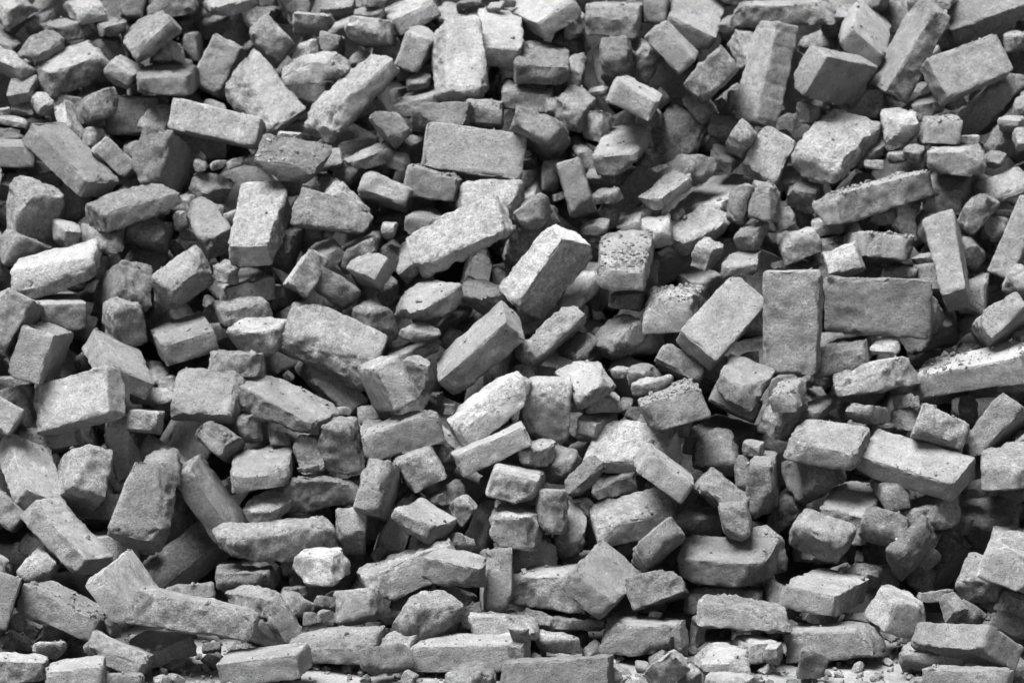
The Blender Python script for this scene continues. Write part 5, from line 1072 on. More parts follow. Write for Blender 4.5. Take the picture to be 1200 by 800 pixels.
(-1.248,0.947,0.481,0.96,-0.03,0.26,0.02,0.237,0.116,0.064),
(-1.086,0.902,0.484,0.88,0.38,0.25,-0.16,0.239,0.116,0.066),
(-0.896,0.909,0.481,0.13,0.50,-0.86,-0.04,0.117,0.114,0.061),
(-0.739,0.943,0.526,0.18,0.13,0.91,-0.36,0.186,0.113,0.062),
(-0.720,0.904,0.425,0.43,0.10,0.25,0.86,0.146,0.112,0.063),
(-0.553,0.947,0.492,0.20,0.87,0.44,0.14,0.250,0.118,0.063),
(-0.369,0.924,0.468,0.01,0.04,-0.05,1.00,0.192,0.114,0.062),
(-0.204,0.907,0.482,0.31,-0.77,-0.38,-0.41,0.116,0.115,0.060),
(-0.054,0.942,0.574,0.07,0.29,0.42,-0.86,0.201,0.115,0.063),
(0.028,0.907,0.405,0.18,-0.72,-0.52,-0.43,0.143,0.113,0.062),
(0.150,0.906,0.523,0.39,0.14,0.32,-0.85,0.202,0.114,0.062),
(0.267,0.939,0.456,0.16,0.47,0.87,0.03,0.152,0.114,0.061),
(0.460,0.876,0.483,0.65,-0.24,0.22,0.68,0.117,0.113,0.067),
(0.568,0.929,0.432,0.31,-0.57,-0.65,-0.40,0.236,0.112,0.067),
(0.725,0.919,0.511,0.34,-0.86,0.38,0.01,0.146,0.116,0.061),
(0.830,0.888,0.444,0.64,-0.61,-0.22,-0.42,0.145,0.109,0.066),
(1.008,0.967,0.437,0.07,-0.02,0.11,-0.99,0.241,0.109,0.061),
(1.154,0.881,0.452,0.71,0.66,-0.24,0.02,0.117,0.108,0.064),
(1.271,0.978,0.471,0.20,0.94,0.28,0.05,0.201,0.111,0.062),
(1.334,0.781,0.620,0.29,0.89,0.34,-0.07,0.237,0.109,0.066),
(1.532,0.824,0.631,0.22,-0.12,-0.83,-0.50,0.115,0.113,0.063),
(1.657,0.793,0.692,0.40,0.87,0.29,0.02,0.120,0.116,0.061),
(1.759,0.796,0.671,0.20,-0.67,0.52,-0.49,0.151,0.118,0.064),
(1.881,0.820,0.656,0.61,0.04,0.79,0.06,0.119,0.111,0.062),
(2.030,0.789,0.616,0.61,-0.77,-0.16,-0.11,0.246,0.116,0.062),
(2.216,0.814,0.644,0.09,0.75,0.62,0.20,0.141,0.111,0.065),
(2.376,0.784,0.626,0.62,0.15,-0.07,-0.77,0.145,0.118,0.066),
(-2.447,0.900,0.752,0.33,-0.03,0.94,-0.04,0.123,0.114,0.065),
(-2.254,0.858,0.696,0.01,0.12,-0.81,0.57,0.154,0.107,0.064),
(-2.114,0.825,0.753,0.39,-0.18,-0.88,0.22,0.142,0.116,0.062),
(-1.993,0.901,0.774,0.76,-0.30,-0.52,0.25,0.201,0.111,0.065),
(-1.878,0.860,0.742,0.56,0.78,0.14,0.23,0.150,0.117,0.066),
(-1.738,0.870,0.727,0.32,0.72,-0.57,0.24,0.146,0.115,0.062),
(-1.603,0.861,0.717,0.39,0.29,-0.49,-0.73,0.115,0.113,0.066),
(-1.476,0.888,0.748,0.27,0.21,-0.90,-0.26,0.121,0.113,0.065),
(-1.330,0.869,0.717,0.12,-0.12,0.71,-0.68,0.150,0.113,0.063),
(-1.161,1.042,0.574,0.48,-0.74,0.29,-0.38,0.122,0.111,0.066),
(-1.066,1.124,0.458,0.42,-0.34,0.24,0.81,0.247,0.116,0.066),
(-0.958,1.001,0.460,0.33,0.03,0.58,-0.75,0.123,0.118,0.064),
(-0.831,1.031,0.573,0.42,-0.74,-0.39,0.36,0.194,0.115,0.067),
(-0.649,1.054,0.577,0.11,0.73,-0.08,-0.67,0.119,0.107,0.061),
(-0.535,1.010,0.557,0.07,0.80,-0.55,0.24,0.239,0.116,0.066),
(-0.342,1.051,0.530,0.18,-0.13,-0.77,-0.60,0.194,0.113,0.064),
(-0.290,0.986,0.566,0.49,0.29,-0.41,0.72,0.113,0.107,0.064),
(-0.121,1.106,0.471,0.64,-0.38,-0.13,-0.66,0.240,0.117,0.062),
(-0.028,1.013,0.537,0.27,0.71,0.03,0.65,0.249,0.110,0.064),
(0.171,1.052,0.463,0.16,0.83,-0.23,0.48,0.200,0.109,0.067),
(0.307,1.041,0.556,0.58,0.27,-0.53,0.56,0.123,0.118,0.060),
(0.425,0.990,0.539,0.55,0.51,-0.31,0.58,0.244,0.115,0.066),
(0.545,1.009,0.589,0.97,-0.13,0.21,0.10,0.114,0.108,0.066),
(0.701,1.018,0.604,0.81,-0.33,-0.48,-0.08,0.234,0.108,0.061),
(0.878,0.990,0.546,0.52,0.56,0.62,0.20,0.244,0.113,0.065),
(0.988,1.038,0.545,0.06,0.81,-0.36,-0.46,0.152,0.107,0.067),
(1.112,1.108,0.495,0.20,-0.53,-0.82,-0.10,0.153,0.118,0.065),
(1.264,1.095,0.523,0.54,0.18,-0.80,-0.19,0.116,0.110,0.066),
(1.378,0.874,0.681,0.30,-0.55,0.71,0.33,0.117,0.113,0.065),
(1.494,0.880,0.722,0.64,-0.03,-0.11,-0.76,0.245,0.115,0.065),
(1.635,0.888,0.711,0.89,0.25,0.33,0.19,0.147,0.116,0.063),
(1.811,0.918,0.725,0.07,0.56,-0.83,-0.03,0.143,0.117,0.066),
(1.947,0.872,0.754,0.23,0.72,-0.61,0.25,0.200,0.109,0.061),
(2.050,0.891,0.674,0.44,-0.17,-0.87,-0.13,0.123,0.118,0.062),
(2.201,0.911,0.725,0.46,-0.30,0.32,-0.77,0.119,0.107,0.063),
(2.325,0.917,0.732,0.16,-0.54,-0.32,-0.76,0.200,0.111,0.066),
(-2.466,0.992,0.813,0.24,0.82,-0.07,0.52,0.123,0.109,0.065),
(-2.275,0.974,0.761,0.30,-0.13,-0.82,0.46,0.237,0.109,0.063),
(-2.117,1.026,0.782,0.45,0.43,-0.62,-0.47,0.240,0.117,0.065),
(-2.007,1.046,0.808,0.63,-0.73,0.25,0.06,0.112,0.108,0.067),
(-1.844,1.007,0.745,0.87,0.22,0.34,-0.27,0.241,0.114,0.063),
(-1.745,0.977,0.795,0.53,-0.31,0.78,-0.12,0.152,0.113,0.064),
(-1.591,1.001,0.776,0.32,-0.32,-0.24,0.86,0.191,0.116,0.062),
(-1.455,0.995,0.816,0.17,-0.73,-0.43,0.50,0.231,0.114,0.066),
(-1.288,0.990,0.793,0.36,-0.19,0.14,-0.90,0.115,0.110,0.061),
(-1.270,1.124,0.630,0.01,0.64,0.60,0.48,0.149,0.116,0.061),
(-1.105,1.166,0.612,0.18,0.06,0.96,0.22,0.241,0.113,0.061),
(-0.899,1.084,0.632,0.35,0.69,-0.11,0.63,0.241,0.110,0.062),
(-0.721,1.148,0.584,0.40,0.40,-0.22,-0.80,0.123,0.108,0.063),
(-0.599,1.167,0.589,0.29,-0.13,0.94,0.16,0.119,0.112,0.061),
(-0.491,1.097,0.617,0.23,-0.23,-0.48,0.82,0.122,0.110,0.063),
(-0.396,1.129,0.642,0.60,-0.08,0.57,0.56,0.153,0.118,0.066),
(-0.246,1.097,0.602,0.35,-0.89,0.29,0.07,0.194,0.116,0.066),
(-0.093,1.061,0.674,0.63,-0.08,0.77,-0.03,0.190,0.118,0.061),
(-0.061,1.226,0.655,0.57,0.14,-0.10,0.80,0.244,0.110,0.062),
(0.110,1.118,0.579,0.61,-0.74,0.18,-0.20,0.189,0.118,0.061),
(0.321,1.135,0.672,0.11,0.24,-0.00,-0.96,0.250,0.109,0.063),
(0.410,1.166,0.577,0.39,-0.37,0.04,0.84,0.233,0.118,0.061),
(0.558,1.098,0.705,0.69,0.68,0.01,-0.24,0.203,0.110,0.067),
(0.750,1.145,0.615,0.09,-0.42,0.04,-0.90,0.246,0.110,0.064),
(0.882,1.153,0.606,0.84,0.00,0.48,0.27,0.189,0.112,0.061),
(1.029,1.098,0.682,0.64,-0.37,0.65,-0.17,0.150,0.114,0.062),
(1.094,1.153,0.644,0.22,0.58,0.75,-0.24,0.140,0.118,0.061),
(1.223,1.091,0.648,0.20,0.38,0.89,0.14,0.116,0.107,0.063),
(1.364,0.930,0.798,0.64,-0.21,0.27,-0.69,0.116,0.113,0.063),
(1.546,0.953,0.818,0.30,-0.70,0.64,-0.09,0.143,0.116,0.062),
(1.660,0.917,0.798,0.43,0.15,-0.88,-0.16,0.116,0.113,0.062),
(1.734,1.042,0.766,0.37,0.87,0.03,0.33,0.201,0.108,0.063),
(1.914,1.008,0.768,0.38,-0.48,0.73,-0.31,0.117,0.110,0.066),
(2.070,0.947,0.786,0.77,-0.55,-0.09,-0.31,0.237,0.112,0.063),
(2.199,1.007,0.817,0.64,0.51,0.56,-0.11,0.152,0.109,0.066),
(2.381,0.972,0.787,0.53,0.77,-0.36,0.06,0.123,0.110,0.062),
(-2.377,1.099,0.897,0.55,0.75,0.29,0.23,0.151,0.111,0.062),
(-2.269,1.072,0.895,0.61,0.70,-0.20,0.32,0.141,0.114,0.067),
(-2.112,1.060,0.892,0.59,-0.80,-0.06,0.11,0.122,0.114,0.063),
(-1.986,1.035,0.926,0.27,-0.32,0.65,-0.64,0.252,0.115,0.067),
(-1.837,1.052,0.866,0.64,0.08,0.38,-0.67,0.120,0.115,0.065),
(-1.651,1.029,0.880,0.86,0.40,-0.11,-0.29,0.231,0.110,0.061),
(-1.612,1.118,0.852,0.40,0.13,0.89,-0.20,0.251,0.118,0.064),
(-1.405,1.086,0.857,0.15,0.86,-0.36,-0.34,0.232,0.108,0.063),
(-1.315,1.124,0.906,0.32,0.44,0.75,0.38,0.237,0.109,0.061),
(-1.165,1.185,0.722,0.52,-0.11,0.53,-0.66,0.119,0.116,0.061),
(-0.989,1.202,0.737,0.80,0.51,-0.12,-0.30,0.235,0.110,0.064),
(-0.876,1.265,0.650,0.79,0.09,0.34,-0.51,0.243,0.112,0.066),
(-0.773,1.186,0.687,0.46,-0.38,0.03,-0.80,0.145,0.110,0.065),
(-0.657,1.226,0.710,0.64,-0.42,0.46,0.45,0.152,0.117,0.062),
(-0.527,1.201,0.698,0.26,-0.04,0.42,-0.87,0.114,0.112,0.067),
(-0.350,1.236,0.741,0.24,0.21,-0.72,-0.61,0.198,0.114,0.063),
(-0.219,1.268,0.726,0.50,-0.68,-0.42,0.33,0.252,0.109,0.064),
(-0.150,1.190,0.748,0.35,-0.38,0.83,-0.22,0.120,0.116,0.066),
(0.016,1.196,0.727,0.40,0.11,-0.88,0.23,0.237,0.110,0.067),
(0.123,1.140,0.744,0.00,-0.39,0.55,-0.74,0.241,0.110,0.061),
(0.257,1.305,0.591,0.74,-0.28,0.62,-0.04,0.248,0.117,0.064),
(0.414,1.289,0.682,0.93,-0.03,-0.19,-0.33,0.194,0.115,0.067),
(0.584,1.205,0.728,0.63,-0.59,0.27,0.43,0.119,0.116,0.066),
(0.707,1.248,0.660,0.20,0.62,0.63,-0.43,0.151,0.113,0.062),
(0.812,1.194,0.757,0.34,-0.41,-0.64,0.55,0.150,0.117,0.067),
(0.957,1.242,0.687,0.63,-0.04,0.33,0.70,0.142,0.108,0.065),
(1.106,1.225,0.734,0.03,-0.09,0.53,0.84,0.152,0.108,0.064),
(1.254,1.196,0.692,0.16,-0.64,-0.65,0.38,0.143,0.118,0.063),
(1.341,1.091,0.819,0.50,-0.84,0.23,0.04,0.230,0.116,0.062),
(1.551,1.063,0.797,0.34,0.18,0.64,-0.67,0.238,0.108,0.063),
(1.674,1.055,0.946,0.62,-0.22,-0.75,-0.00,0.231,0.110,0.064),
(1.850,1.076,0.891,0.50,0.23,-0.38,-0.74,0.115,0.115,0.066),
(1.968,1.124,0.913,0.12,-0.42,0.27,-0.86,0.148,0.107,0.067),
(2.052,1.045,0.827,0.33,-0.64,-0.30,0.63,0.114,0.111,0.064),
(2.205,1.097,0.869,0.86,-0.40,0.05,0.32,0.243,0.111,0.063),
(2.362,1.056,0.882,0.16,-0.28,-0.88,0.34,0.119,0.112,0.062),
(-2.422,1.131,0.950,0.37,0.56,0.73,-0.10,0.194,0.111,0.062),
(-2.319,1.217,0.952,0.58,-0.38,0.22,-0.69,0.119,0.113,0.063),
(-2.186,1.159,0.983,0.18,0.29,0.82,0.47,0.150,0.116,0.065),
(-2.024,1.155,0.950,0.19,0.85,-0.37,-0.31,0.145,0.118,0.061),
(-1.959,1.217,0.972,0.32,0.47,-0.82,0.03,0.121,0.112,0.063),
(-1.740,1.183,0.942,0.67,0.14,-0.34,-0.64,0.152,0.114,0.067),
(-1.590,1.112,0.978,0.19,0.26,-0.33,-0.88,0.153,0.108,0.064),
(-1.498,1.214,0.925,0.33,-0.61,0.23,0.69,0.247,0.108,0.064),
(-1.315,1.268,0.836,0.46,0.83,-0.27,-0.19,0.154,0.110,0.061),
(-1.212,1.298,0.736,0.73,0.03,-0.56,-0.39,0.192,0.111,0.062),
(-1.122,1.274,0.852,0.64,0.59,0.36,0.32,0.238,0.117,0.064),
(-0.959,1.291,0.800,0.59,-0.72,-0.06,-0.36,0.242,0.108,0.061),
(-0.736,1.330,0.765,0.85,0.12,-0.25,0.45,0.205,0.111,0.067),
(-0.692,1.290,0.847,0.01,-0.31,0.87,0.39,0.236,0.114,0.065),
(-0.524,1.297,0.785,0.78,0.52,0.34,0.04,0.113,0.108,0.063),
(-0.426,1.371,0.783,0.78,-0.45,-0.02,-0.43,0.231,0.110,0.062),
(-0.276,1.380,0.796,0.04,0.51,0.73,-0.45,0.236,0.112,0.062),
(-0.126,1.279,0.814,0.65,-0.17,0.22,0.70,0.116,0.113,0.065),
(0.027,1.310,0.815,0.47,0.20,0.62,-0.60,0.229,0.118,0.063),
(0.171,1.342,0.777,0.12,-0.28,-0.94,-0.12,0.153,0.107,0.061),
(0.296,1.297,0.766,0.75,-0.27,-0.37,0.47,0.230,0.117,0.063),
(0.419,1.344,0.801,0.79,-0.01,-0.35,0.51,0.249,0.115,0.061),
(0.579,1.310,0.748,0.92,-0.22,0.15,0.29,0.193,0.111,0.063),
(0.697,1.265,0.789,0.14,0.15,-0.79,-0.58,0.121,0.108,0.066),
(0.854,1.292,0.790,0.21,0.55,0.67,-0.45,0.240,0.111,0.065),
(0.988,1.267,0.786,0.78,0.53,-0.05,0.33,0.115,0.115,0.063),
(1.130,1.300,0.861,0.35,0.77,-0.48,0.25,0.117,0.109,0.062),
(1.231,1.334,0.757,0.13,0.17,-0.80,-0.56,0.152,0.114,0.063),
(1.348,1.216,0.967,0.58,0.17,-0.11,0.79,0.201,0.117,0.061),
(1.480,1.103,0.958,0.92,-0.12,0.14,0.34,0.252,0.107,0.064),
(1.639,1.252,0.903,0.71,0.00,-0.16,0.68,0.234,0.110,0.064),
(1.805,1.150,0.945,0.28,0.29,0.74,-0.55,0.243,0.112,0.065),
(1.974,1.188,1.001,0.44,0.81,0.25,-0.30,0.123,0.109,0.062),
(2.081,1.185,0.915,0.67,0.66,-0.33,-0.08,0.243,0.112,0.063),
(2.221,1.192,0.957,0.75,-0.37,-0.24,-0.49,0.118,0.115,0.066),
(2.342,1.136,0.971,0.55,-0.52,0.30,0.58,0.154,0.116,0.063),
(-2.438,1.268,1.044,0.07,-0.30,0.93,0.18,0.250,0.115,0.062),
(-2.268,1.259,1.041,0.90,-0.08,0.01,0.43,0.251,0.110,0.065),
(-2.117,1.283,1.011,0.74,0.26,-0.44,-0.43,0.150,0.117,0.065),
(-1.931,1.294,1.109,0.56,0.08,-0.78,0.27,0.154,0.108,0.061),
(-1.840,1.266,0.944,0.35,-0.51,0.69,0.37,0.233,0.114,0.063),
(-1.727,1.278,1.070,0.12,0.81,0.24,-0.52,0.113,0.109,0.064),
(-1.594,1.263,1.026,0.13,-0.29,0.24,0.92,0.238,0.116,0.063),
(-1.390,1.279,1.074,0.46,0.34,-0.69,-0.45,0.204,0.116,0.064),
(-1.334,1.431,0.848,0.34,-0.79,0.41,-0.29,0.237,0.109,0.062),
(-1.169,1.383,0.885,0.91,0.06,0.24,0.33,0.145,0.111,0.062),
(-1.064,1.446,0.856,0.28,-0.38,0.38,0.79,0.239,0.108,0.066),
(-0.903,1.381,0.884,0.06,-0.80,-0.38,0.45,0.241,0.108,0.063),
(-0.811,1.438,0.857,0.28,0.82,0.11,-0.48,0.115,0.109,0.064),
(-0.669,1.455,0.869,0.21,0.56,-0.76,-0.27,0.142,0.109,0.065),
(-0.540,1.424,0.876,0.13,0.02,0.98,0.12,0.146,0.115,0.064),
(-0.381,1.391,0.905,0.46,-0.46,-0.52,-0.56,0.147,0.111,0.063),
(-0.248,1.428,0.895,0.59,-0.38,0.70,-0.16,0.147,0.111,0.066),
(-0.146,1.373,0.901,0.45,-0.69,-0.46,0.34,0.234,0.109,0.063),
(0.064,1.442,0.844,0.44,-0.01,0.57,0.69,0.151,0.117,0.064),
(0.175,1.486,0.827,0.80,0.03,0.59,0.10,0.237,0.114,0.066),
(0.243,1.420,0.873,0.38,0.06,-0.66,-0.64,0.234,0.115,0.065),
(0.466,1.548,0.830,0.85,-0.05,0.36,0.39,0.194,0.109,0.064),
(0.612,1.408,0.851,0.37,-0.01,0.32,-0.87,0.233,0.111,0.064),
(0.718,1.385,0.917,0.33,0.73,0.07,-0.60,0.251,0.109,0.061),
(0.881,1.395,0.822,0.40,-0.10,-0.91,-0.07,0.148,0.118,0.061),
(0.963,1.371,0.899,0.38,0.24,0.80,0.40,0.149,0.107,0.064),
(1.064,1.442,0.842,0.05,-0.87,-0.49,0.07,0.188,0.115,0.063),
(1.276,1.341,0.871,0.46,-0.71,-0.43,0.31,0.199,0.110,0.061),
(1.401,1.352,0.976,0.70,0.71,0.09,-0.09,0.232,0.110,0.062),
(1.572,1.262,1.062,0.18,0.85,-0.00,0.49,0.142,0.113,0.063),
(1.690,1.284,1.039,0.68,-0.12,0.27,0.67,0.152,0.113,0.064),
(1.826,1.252,1.055,0.33,-0.50,-0.76,-0.24,0.120,0.117,0.064),
(1.958,1.293,1.029,0.76,-0.37,0.52,0.15,0.229,0.112,0.061),
(2.067,1.268,1.031,0.79,0.07,0.43,0.44,0.119,0.108,0.064),
(2.198,1.291,1.027,0.07,0.95,-0.30,0.10,0.117,0.113,0.061),
(2.306,1.253,1.011,0.73,-0.05,-0.56,-0.39,0.244,0.115,0.062),
(-2.500,1.361,1.121,0.38,-0.44,-0.81,-0.09,0.148,0.111,0.062),
(-2.267,1.357,1.124,0.60,0.55,-0.41,0.41,0.115,0.107,0.065),
(-2.130,1.313,1.133,0.68,-0.55,0.16,-0.45,0.141,0.109,0.061),
(-2.064,1.414,1.078,0.15,-0.98,0.03,-0.16,0.248,0.113,0.063),
(-1.846,1.351,1.115,0.26,-0.29,-0.85,0.34,0.148,0.116,0.065),
(-1.709,1.392,1.099,0.37,0.03,-0.02,0.93,0.118,0.111,0.064),
(-1.583,1.373,1.101,0.74,0.24,0.62,0.11,0.252,0.114,0.064),
(-1.426,1.371,1.149,0.06,-0.90,-0.08,-0.42,0.204,0.108,0.061),
(-1.288,1.521,0.915,0.59,-0.21,0.21,0.75,0.247,0.118,0.061),
(-1.153,1.470,0.965,0.10,0.12,0.30,-0.94,0.112,0.107,0.064),
(-1.026,1.539,0.924,0.59,-0.23,-0.38,0.67,0.113,0.113,0.065),
(-0.883,1.577,0.916,0.43,0.17,0.21,-0.86,0.228,0.117,0.062),
(-0.794,1.466,0.967,0.05,0.09,-0.80,-0.60,0.148,0.111,0.063),
(-0.652,1.490,1.017,0.17,-0.90,0.14,-0.38,0.146,0.107,0.063),
(-0.537,1.485,0.963,0.54,-0.42,0.45,0.57,0.234,0.111,0.062),
(-0.407,1.471,0.940,0.20,-0.01,-0.77,0.60,0.145,0.115,0.067),
(-0.254,1.494,0.972,0.03,0.25,-0.89,0.37,0.142,0.117,0.064),
(-0.105,1.538,0.896,0.82,-0.43,0.37,0.03,0.230,0.107,0.066),
(0.027,1.497,0.959,0.68,0.55,0.25,-0.41,0.143,0.108,0.065),
(0.099,1.549,1.005,0.68,-0.52,0.40,-0.33,0.120,0.117,0.064),
(0.305,1.474,0.989,0.10,0.15,0.67,-0.72,0.144,0.111,0.062),
(0.426,1.530,0.959,0.18,-0.22,-0.08,0.95,0.149,0.118,0.061),
(0.605,1.553,0.981,0.88,-0.25,0.38,0.09,0.237,0.111,0.061),
(0.773,1.526,0.915,0.37,-0.68,0.63,-0.07,0.242,0.118,0.062),
(0.856,1.499,0.967,0.48,-0.04,-0.86,-0.18,0.120,0.117,0.062),
(0.994,1.504,0.950,0.53,0.21,-0.55,0.61,0.153,0.116,0.065),
(1.137,1.488,0.942,0.10,0.15,-0.97,0.15,0.114,0.110,0.061),
(1.294,1.496,0.981,0.66,-0.36,-0.43,0.50,0.153,0.116,0.061),
(1.366,1.388,1.120,0.29,-0.86,0.30,0.30,0.147,0.109,0.065),
(1.521,1.343,1.126,0.73,-0.21,-0.27,0.59,0.148,0.118,0.065),
(1.621,1.368,1.150,0.37,0.42,0.18,0.81,0.141,0.111,0.064),
(1.756,1.451,1.102,0.05,1.00,-0.03,0.08,0.250,0.111,0.062),
(1.871,1.383,1.202,0.40,-0.31,-0.71,-0.48,0.192,0.110,0.061),
(2.055,1.399,1.098,0.74,-0.66,-0.10,0.05,0.193,0.110,0.064),
(2.198,1.372,1.119,0.40,0.03,-0.86,-0.32,0.153,0.118,0.061),
(2.319,1.396,1.139,0.41,0.64,0.41,-0.50,0.242,0.115,0.061),
(-2.408,1.460,1.146,0.84,-0.50,-0.02,-0.19,0.241,0.109,0.063),
(-2.246,1.458,1.217,0.45,-0.21,-0.29,0.82,0.236,0.116,0.062),
(-2.067,1.403,1.229,0.64,-0.69,-0.17,-0.29,0.241,0.114,0.063),
(-2.004,1.462,1.207,0.56,0.43,-0.44,0.55,0.123,0.111,0.063),
(-1.883,1.445,1.223,0.64,0.02,-0.49,0.60,0.150,0.113,0.065),
(-1.757,1.444,1.218,0.67,0.44,-0.59,-0.02,0.142,0.109,0.065),
(-1.535,1.443,1.278,0.05,-0.38,-0.40,0.84,0.194,0.117,0.062),
(-1.480,1.491,1.172,0.79,-0.57,-0.05,-0.22,0.234,0.117,0.063),
(-1.295,1.540,1.094,0.13,0.67,-0.56,0.47,0.188,0.109,0.065),
(-1.154,1.587,1.008,0.38,-0.31,-0.59,0.64,0.115,0.113,0.066),
(-1.039,1.632,1.050,0.63,-0.54,-0.56,0.01,0.149,0.116,0.067),
(-0.919,1.616,1.034,0.61,0.56,-0.35,-0.45,0.144,0.117,0.064),
(-0.781,1.696,1.044,0.20,0.50,-0.76,-0.36,0.190,0.108,0.063),
(-0.703,1.633,0.982,0.25,-0.83,-0.48,0.16,0.231,0.116,0.064),
(-0.519,1.546,1.057,0.53,-0.83,-0.05,-0.19,0.140,0.117,0.064),
(-0.373,1.622,1.009,0.64,0.57,0.50,-0.15,0.195,0.109,0.064),
(-0.266,1.649,1.023,0.54,0.58,-0.50,-0.34,0.250,0.114,0.063),
(-0.094,1.604,1.109,0.80,-0.13,-0.58,-0.03,0.243,0.113,0.065),
(0.003,1.640,1.014,0.90,-0.37,0.01,-0.25,0.142,0.109,0.061),
(0.226,1.622,0.992,0.38,0.23,-0.86,-0.27,0.248,0.107,0.062),
(0.327,1.573,1.002,0.49,0.57,0.48,0.45,0.148,0.113,0.066),
(0.405,1.613,1.094,0.23,0.25,-0.56,0.76,0.233,0.108,0.061),
(0.604,1.628,1.062,0.04,0.91,0.20,0.36,0.118,0.110,0.063),
(0.721,1.575,1.091,0.77,-0.34,0.48,0.25,0.200,0.111,0.065),
(0.880,1.649,0.978,0.17,0.45,-0.82,0.31,0.186,0.113,0.066),
(0.994,1.629,1.048,0.11,-0.90,-0.34,-0.24,0.123,0.114,0.067),
(1.105,1.612,1.033,0.20,0.37,-0.07,-0.91,0.143,0.110,0.063),
(1.282,1.624,1.002,0.06,0.07,0.17,-0.98,0.147,0.116,0.063),
(1.364,1.573,1.109,0.81,0.27,0.35,-0.38,0.229,0.115,0.062),
(1.522,1.472,1.174,0.20,-0.19,-0.09,0.96,0.122,0.109,0.062),
(1.682,1.467,1.236,0.34,-0.21,-0.12,0.91,0.189,0.110,0.064),
(1.787,1.456,1.184,0.04,0.87,-0.47,0.15,0.115,0.108,0.064),
(1.910,1.467,1.218,0.62,-0.33,0.48,0.53,0.120,0.108,0.063),
(2.116,1.509,1.190,0.13,-0.84,0.23,0.47,0.141,0.107,0.063),
(2.170,1.432,1.240,0.20,0.09,0.76,-0.61,0.117,0.115,0.061),
(2.325,1.480,1.197,0.94,0.20,-0.20,-0.19,0.149,0.115,0.063),
(-2.430,1.570,1.258,0.51,-0.74,-0.42,-0.08,0.147,0.110,0.062),
(-2.307,1.563,1.282,0.55,0.30,-0.31,-0.72,0.229,0.117,0.061),
(-2.122,1.594,1.295,0.29,0.31,0.90,-0.07,0.115,0.113,0.063),
(-1.997,1.550,1.237,0.72,-0.56,-0.26,-0.32,0.118,0.110,0.061),
(-1.869,1.600,1.272,0.42,0.77,0.48,0.07,0.247,0.108,0.062),
(-1.718,1.557,1.188,0.60,-0.79,0.14,0.04,0.246,0.110,0.067),
(-1.660,1.580,1.280,0.98,0.19,0.08,-0.03,0.142,0.113,0.064),
(-1.476,1.575,1.316,0.02,0.36,-0.56,0.75,0.118,0.116,0.061),
(-1.325,1.710,1.115,0.60,0.44,-0.20,-0.63,0.241,0.116,0.061),
(-1.224,1.719,1.110,0.49,-0.13,-0.83,0.22,0.118,0.112,0.063),
(-1.122,1.812,1.027,0.17,-0.76,0.35,-0.52,0.241,0.114,0.065),
(-0.900,1.724,1.132,0.50,-0.78,0.14,-0.34,0.122,0.115,0.067),
(-0.785,1.735,1.168,0.36,0.70,0.60,-0.14,0.120,0.110,0.061),
(-0.640,1.663,1.101,0.34,-0.20,0.88,0.28,0.187,0.110,0.061),
(-0.491,1.700,1.077,0.13,0.67,0.71,-0.17,0.200,0.115,0.064),
(-0.400,1.698,1.138,0.10,-0.83,-0.11,0.54,0.237,0.112,0.062),
(-0.250,1.745,1.135,0.61,-0.31,0.20,0.70,0.250,0.107,0.063),
(-0.108,1.720,1.176,0.01,0.43,-0.79,0.43,0.148,0.109,0.066),
(0.004,1.748,1.063,0.02,0.83,-0.33,-0.45,0.117,0.111,0.061),
(0.134,1.699,1.111,0.64,0.64,-0.03,-0.42,0.115,0.114,0.062),
(0.284,1.721,1.103,0.61,0.08,-0.47,0.64,0.187,0.114,0.062),
(0.430,1.701,1.110,0.01,0.35,0.12,0.93,0.122,0.115,0.065),
(0.578,1.734,1.137,0.75,-0.41,-0.21,-0.47,0.250,0.116,0.063),
(0.710,1.674,1.109,0.60,-0.26,0.52,0.55,0.118,0.110,0.062),
(0.801,1.716,1.133,0.30,-0.78,0.39,0.39,0.114,0.108,0.062),
(0.950,1.713,1.143,0.63,0.31,0.30,0.65,0.233,0.115,0.062),
(1.149,1.736,1.141,0.65,-0.12,0.42,-0.62,0.112,0.112,0.062),
(1.233,1.652,1.113,0.35,-0.48,0.59,-0.54,0.150,0.109,0.064),
(1.369,1.619,1.293,0.61,0.09,-0.48,-0.62,0.142,0.112,0.066),
(1.536,1.543,1.272,0.34,0.06,0.76,-0.55,0.115,0.113,0.063),
(1.672,1.539,1.316,0.60,0.02,0.01,0.80,0.141,0.107,0.066),
(1.830,1.559,1.291,0.10,-0.44,-0.86,-0.22,0.145,0.115,0.063),
(1.944,1.548,1.326,0.15,-0.49,0.29,-0.81,0.203,0.109,0.064),
(2.041,1.540,1.270,0.64,0.48,0.59,0.14,0.118,0.116,0.061),
(2.205,1.548,1.262,0.46,-0.48,-0.73,-0.16,0.116,0.112,0.064),
(2.329,1.575,1.311,0.16,0.90,-0.36,-0.18,0.231,0.113,0.065),
(-2.395,1.640,1.396,0.88,-0.05,-0.46,0.09,0.120,0.110,0.063),
(-2.236,1.689,1.365,0.40,0.39,-0.81,-0.18,0.235,0.111,0.063),
(-2.057,1.688,1.289,0.18,0.34,0.53,-0.75,0.251,0.107,0.067),
(-2.030,1.612,1.385,0.04,-0.32,-0.55,-0.77,0.229,0.108,0.062),
(-1.879,1.660,1.407,0.57,0.24,0.64,-0.46,0.144,0.117,0.066),
(-1.741,1.627,1.399,0.66,-0.56,-0.44,-0.22,0.251,0.111,0.061),
(-1.517,1.706,1.350,0.78,0.25,-0.25,0.51,0.243,0.117,0.061),
(-1.450,1.643,1.411,0.29,0.14,-0.91,-0.27,0.248,0.107,0.065),
(-1.345,1.703,1.223,0.44,-0.85,-0.05,-0.30,0.240,0.117,0.066),
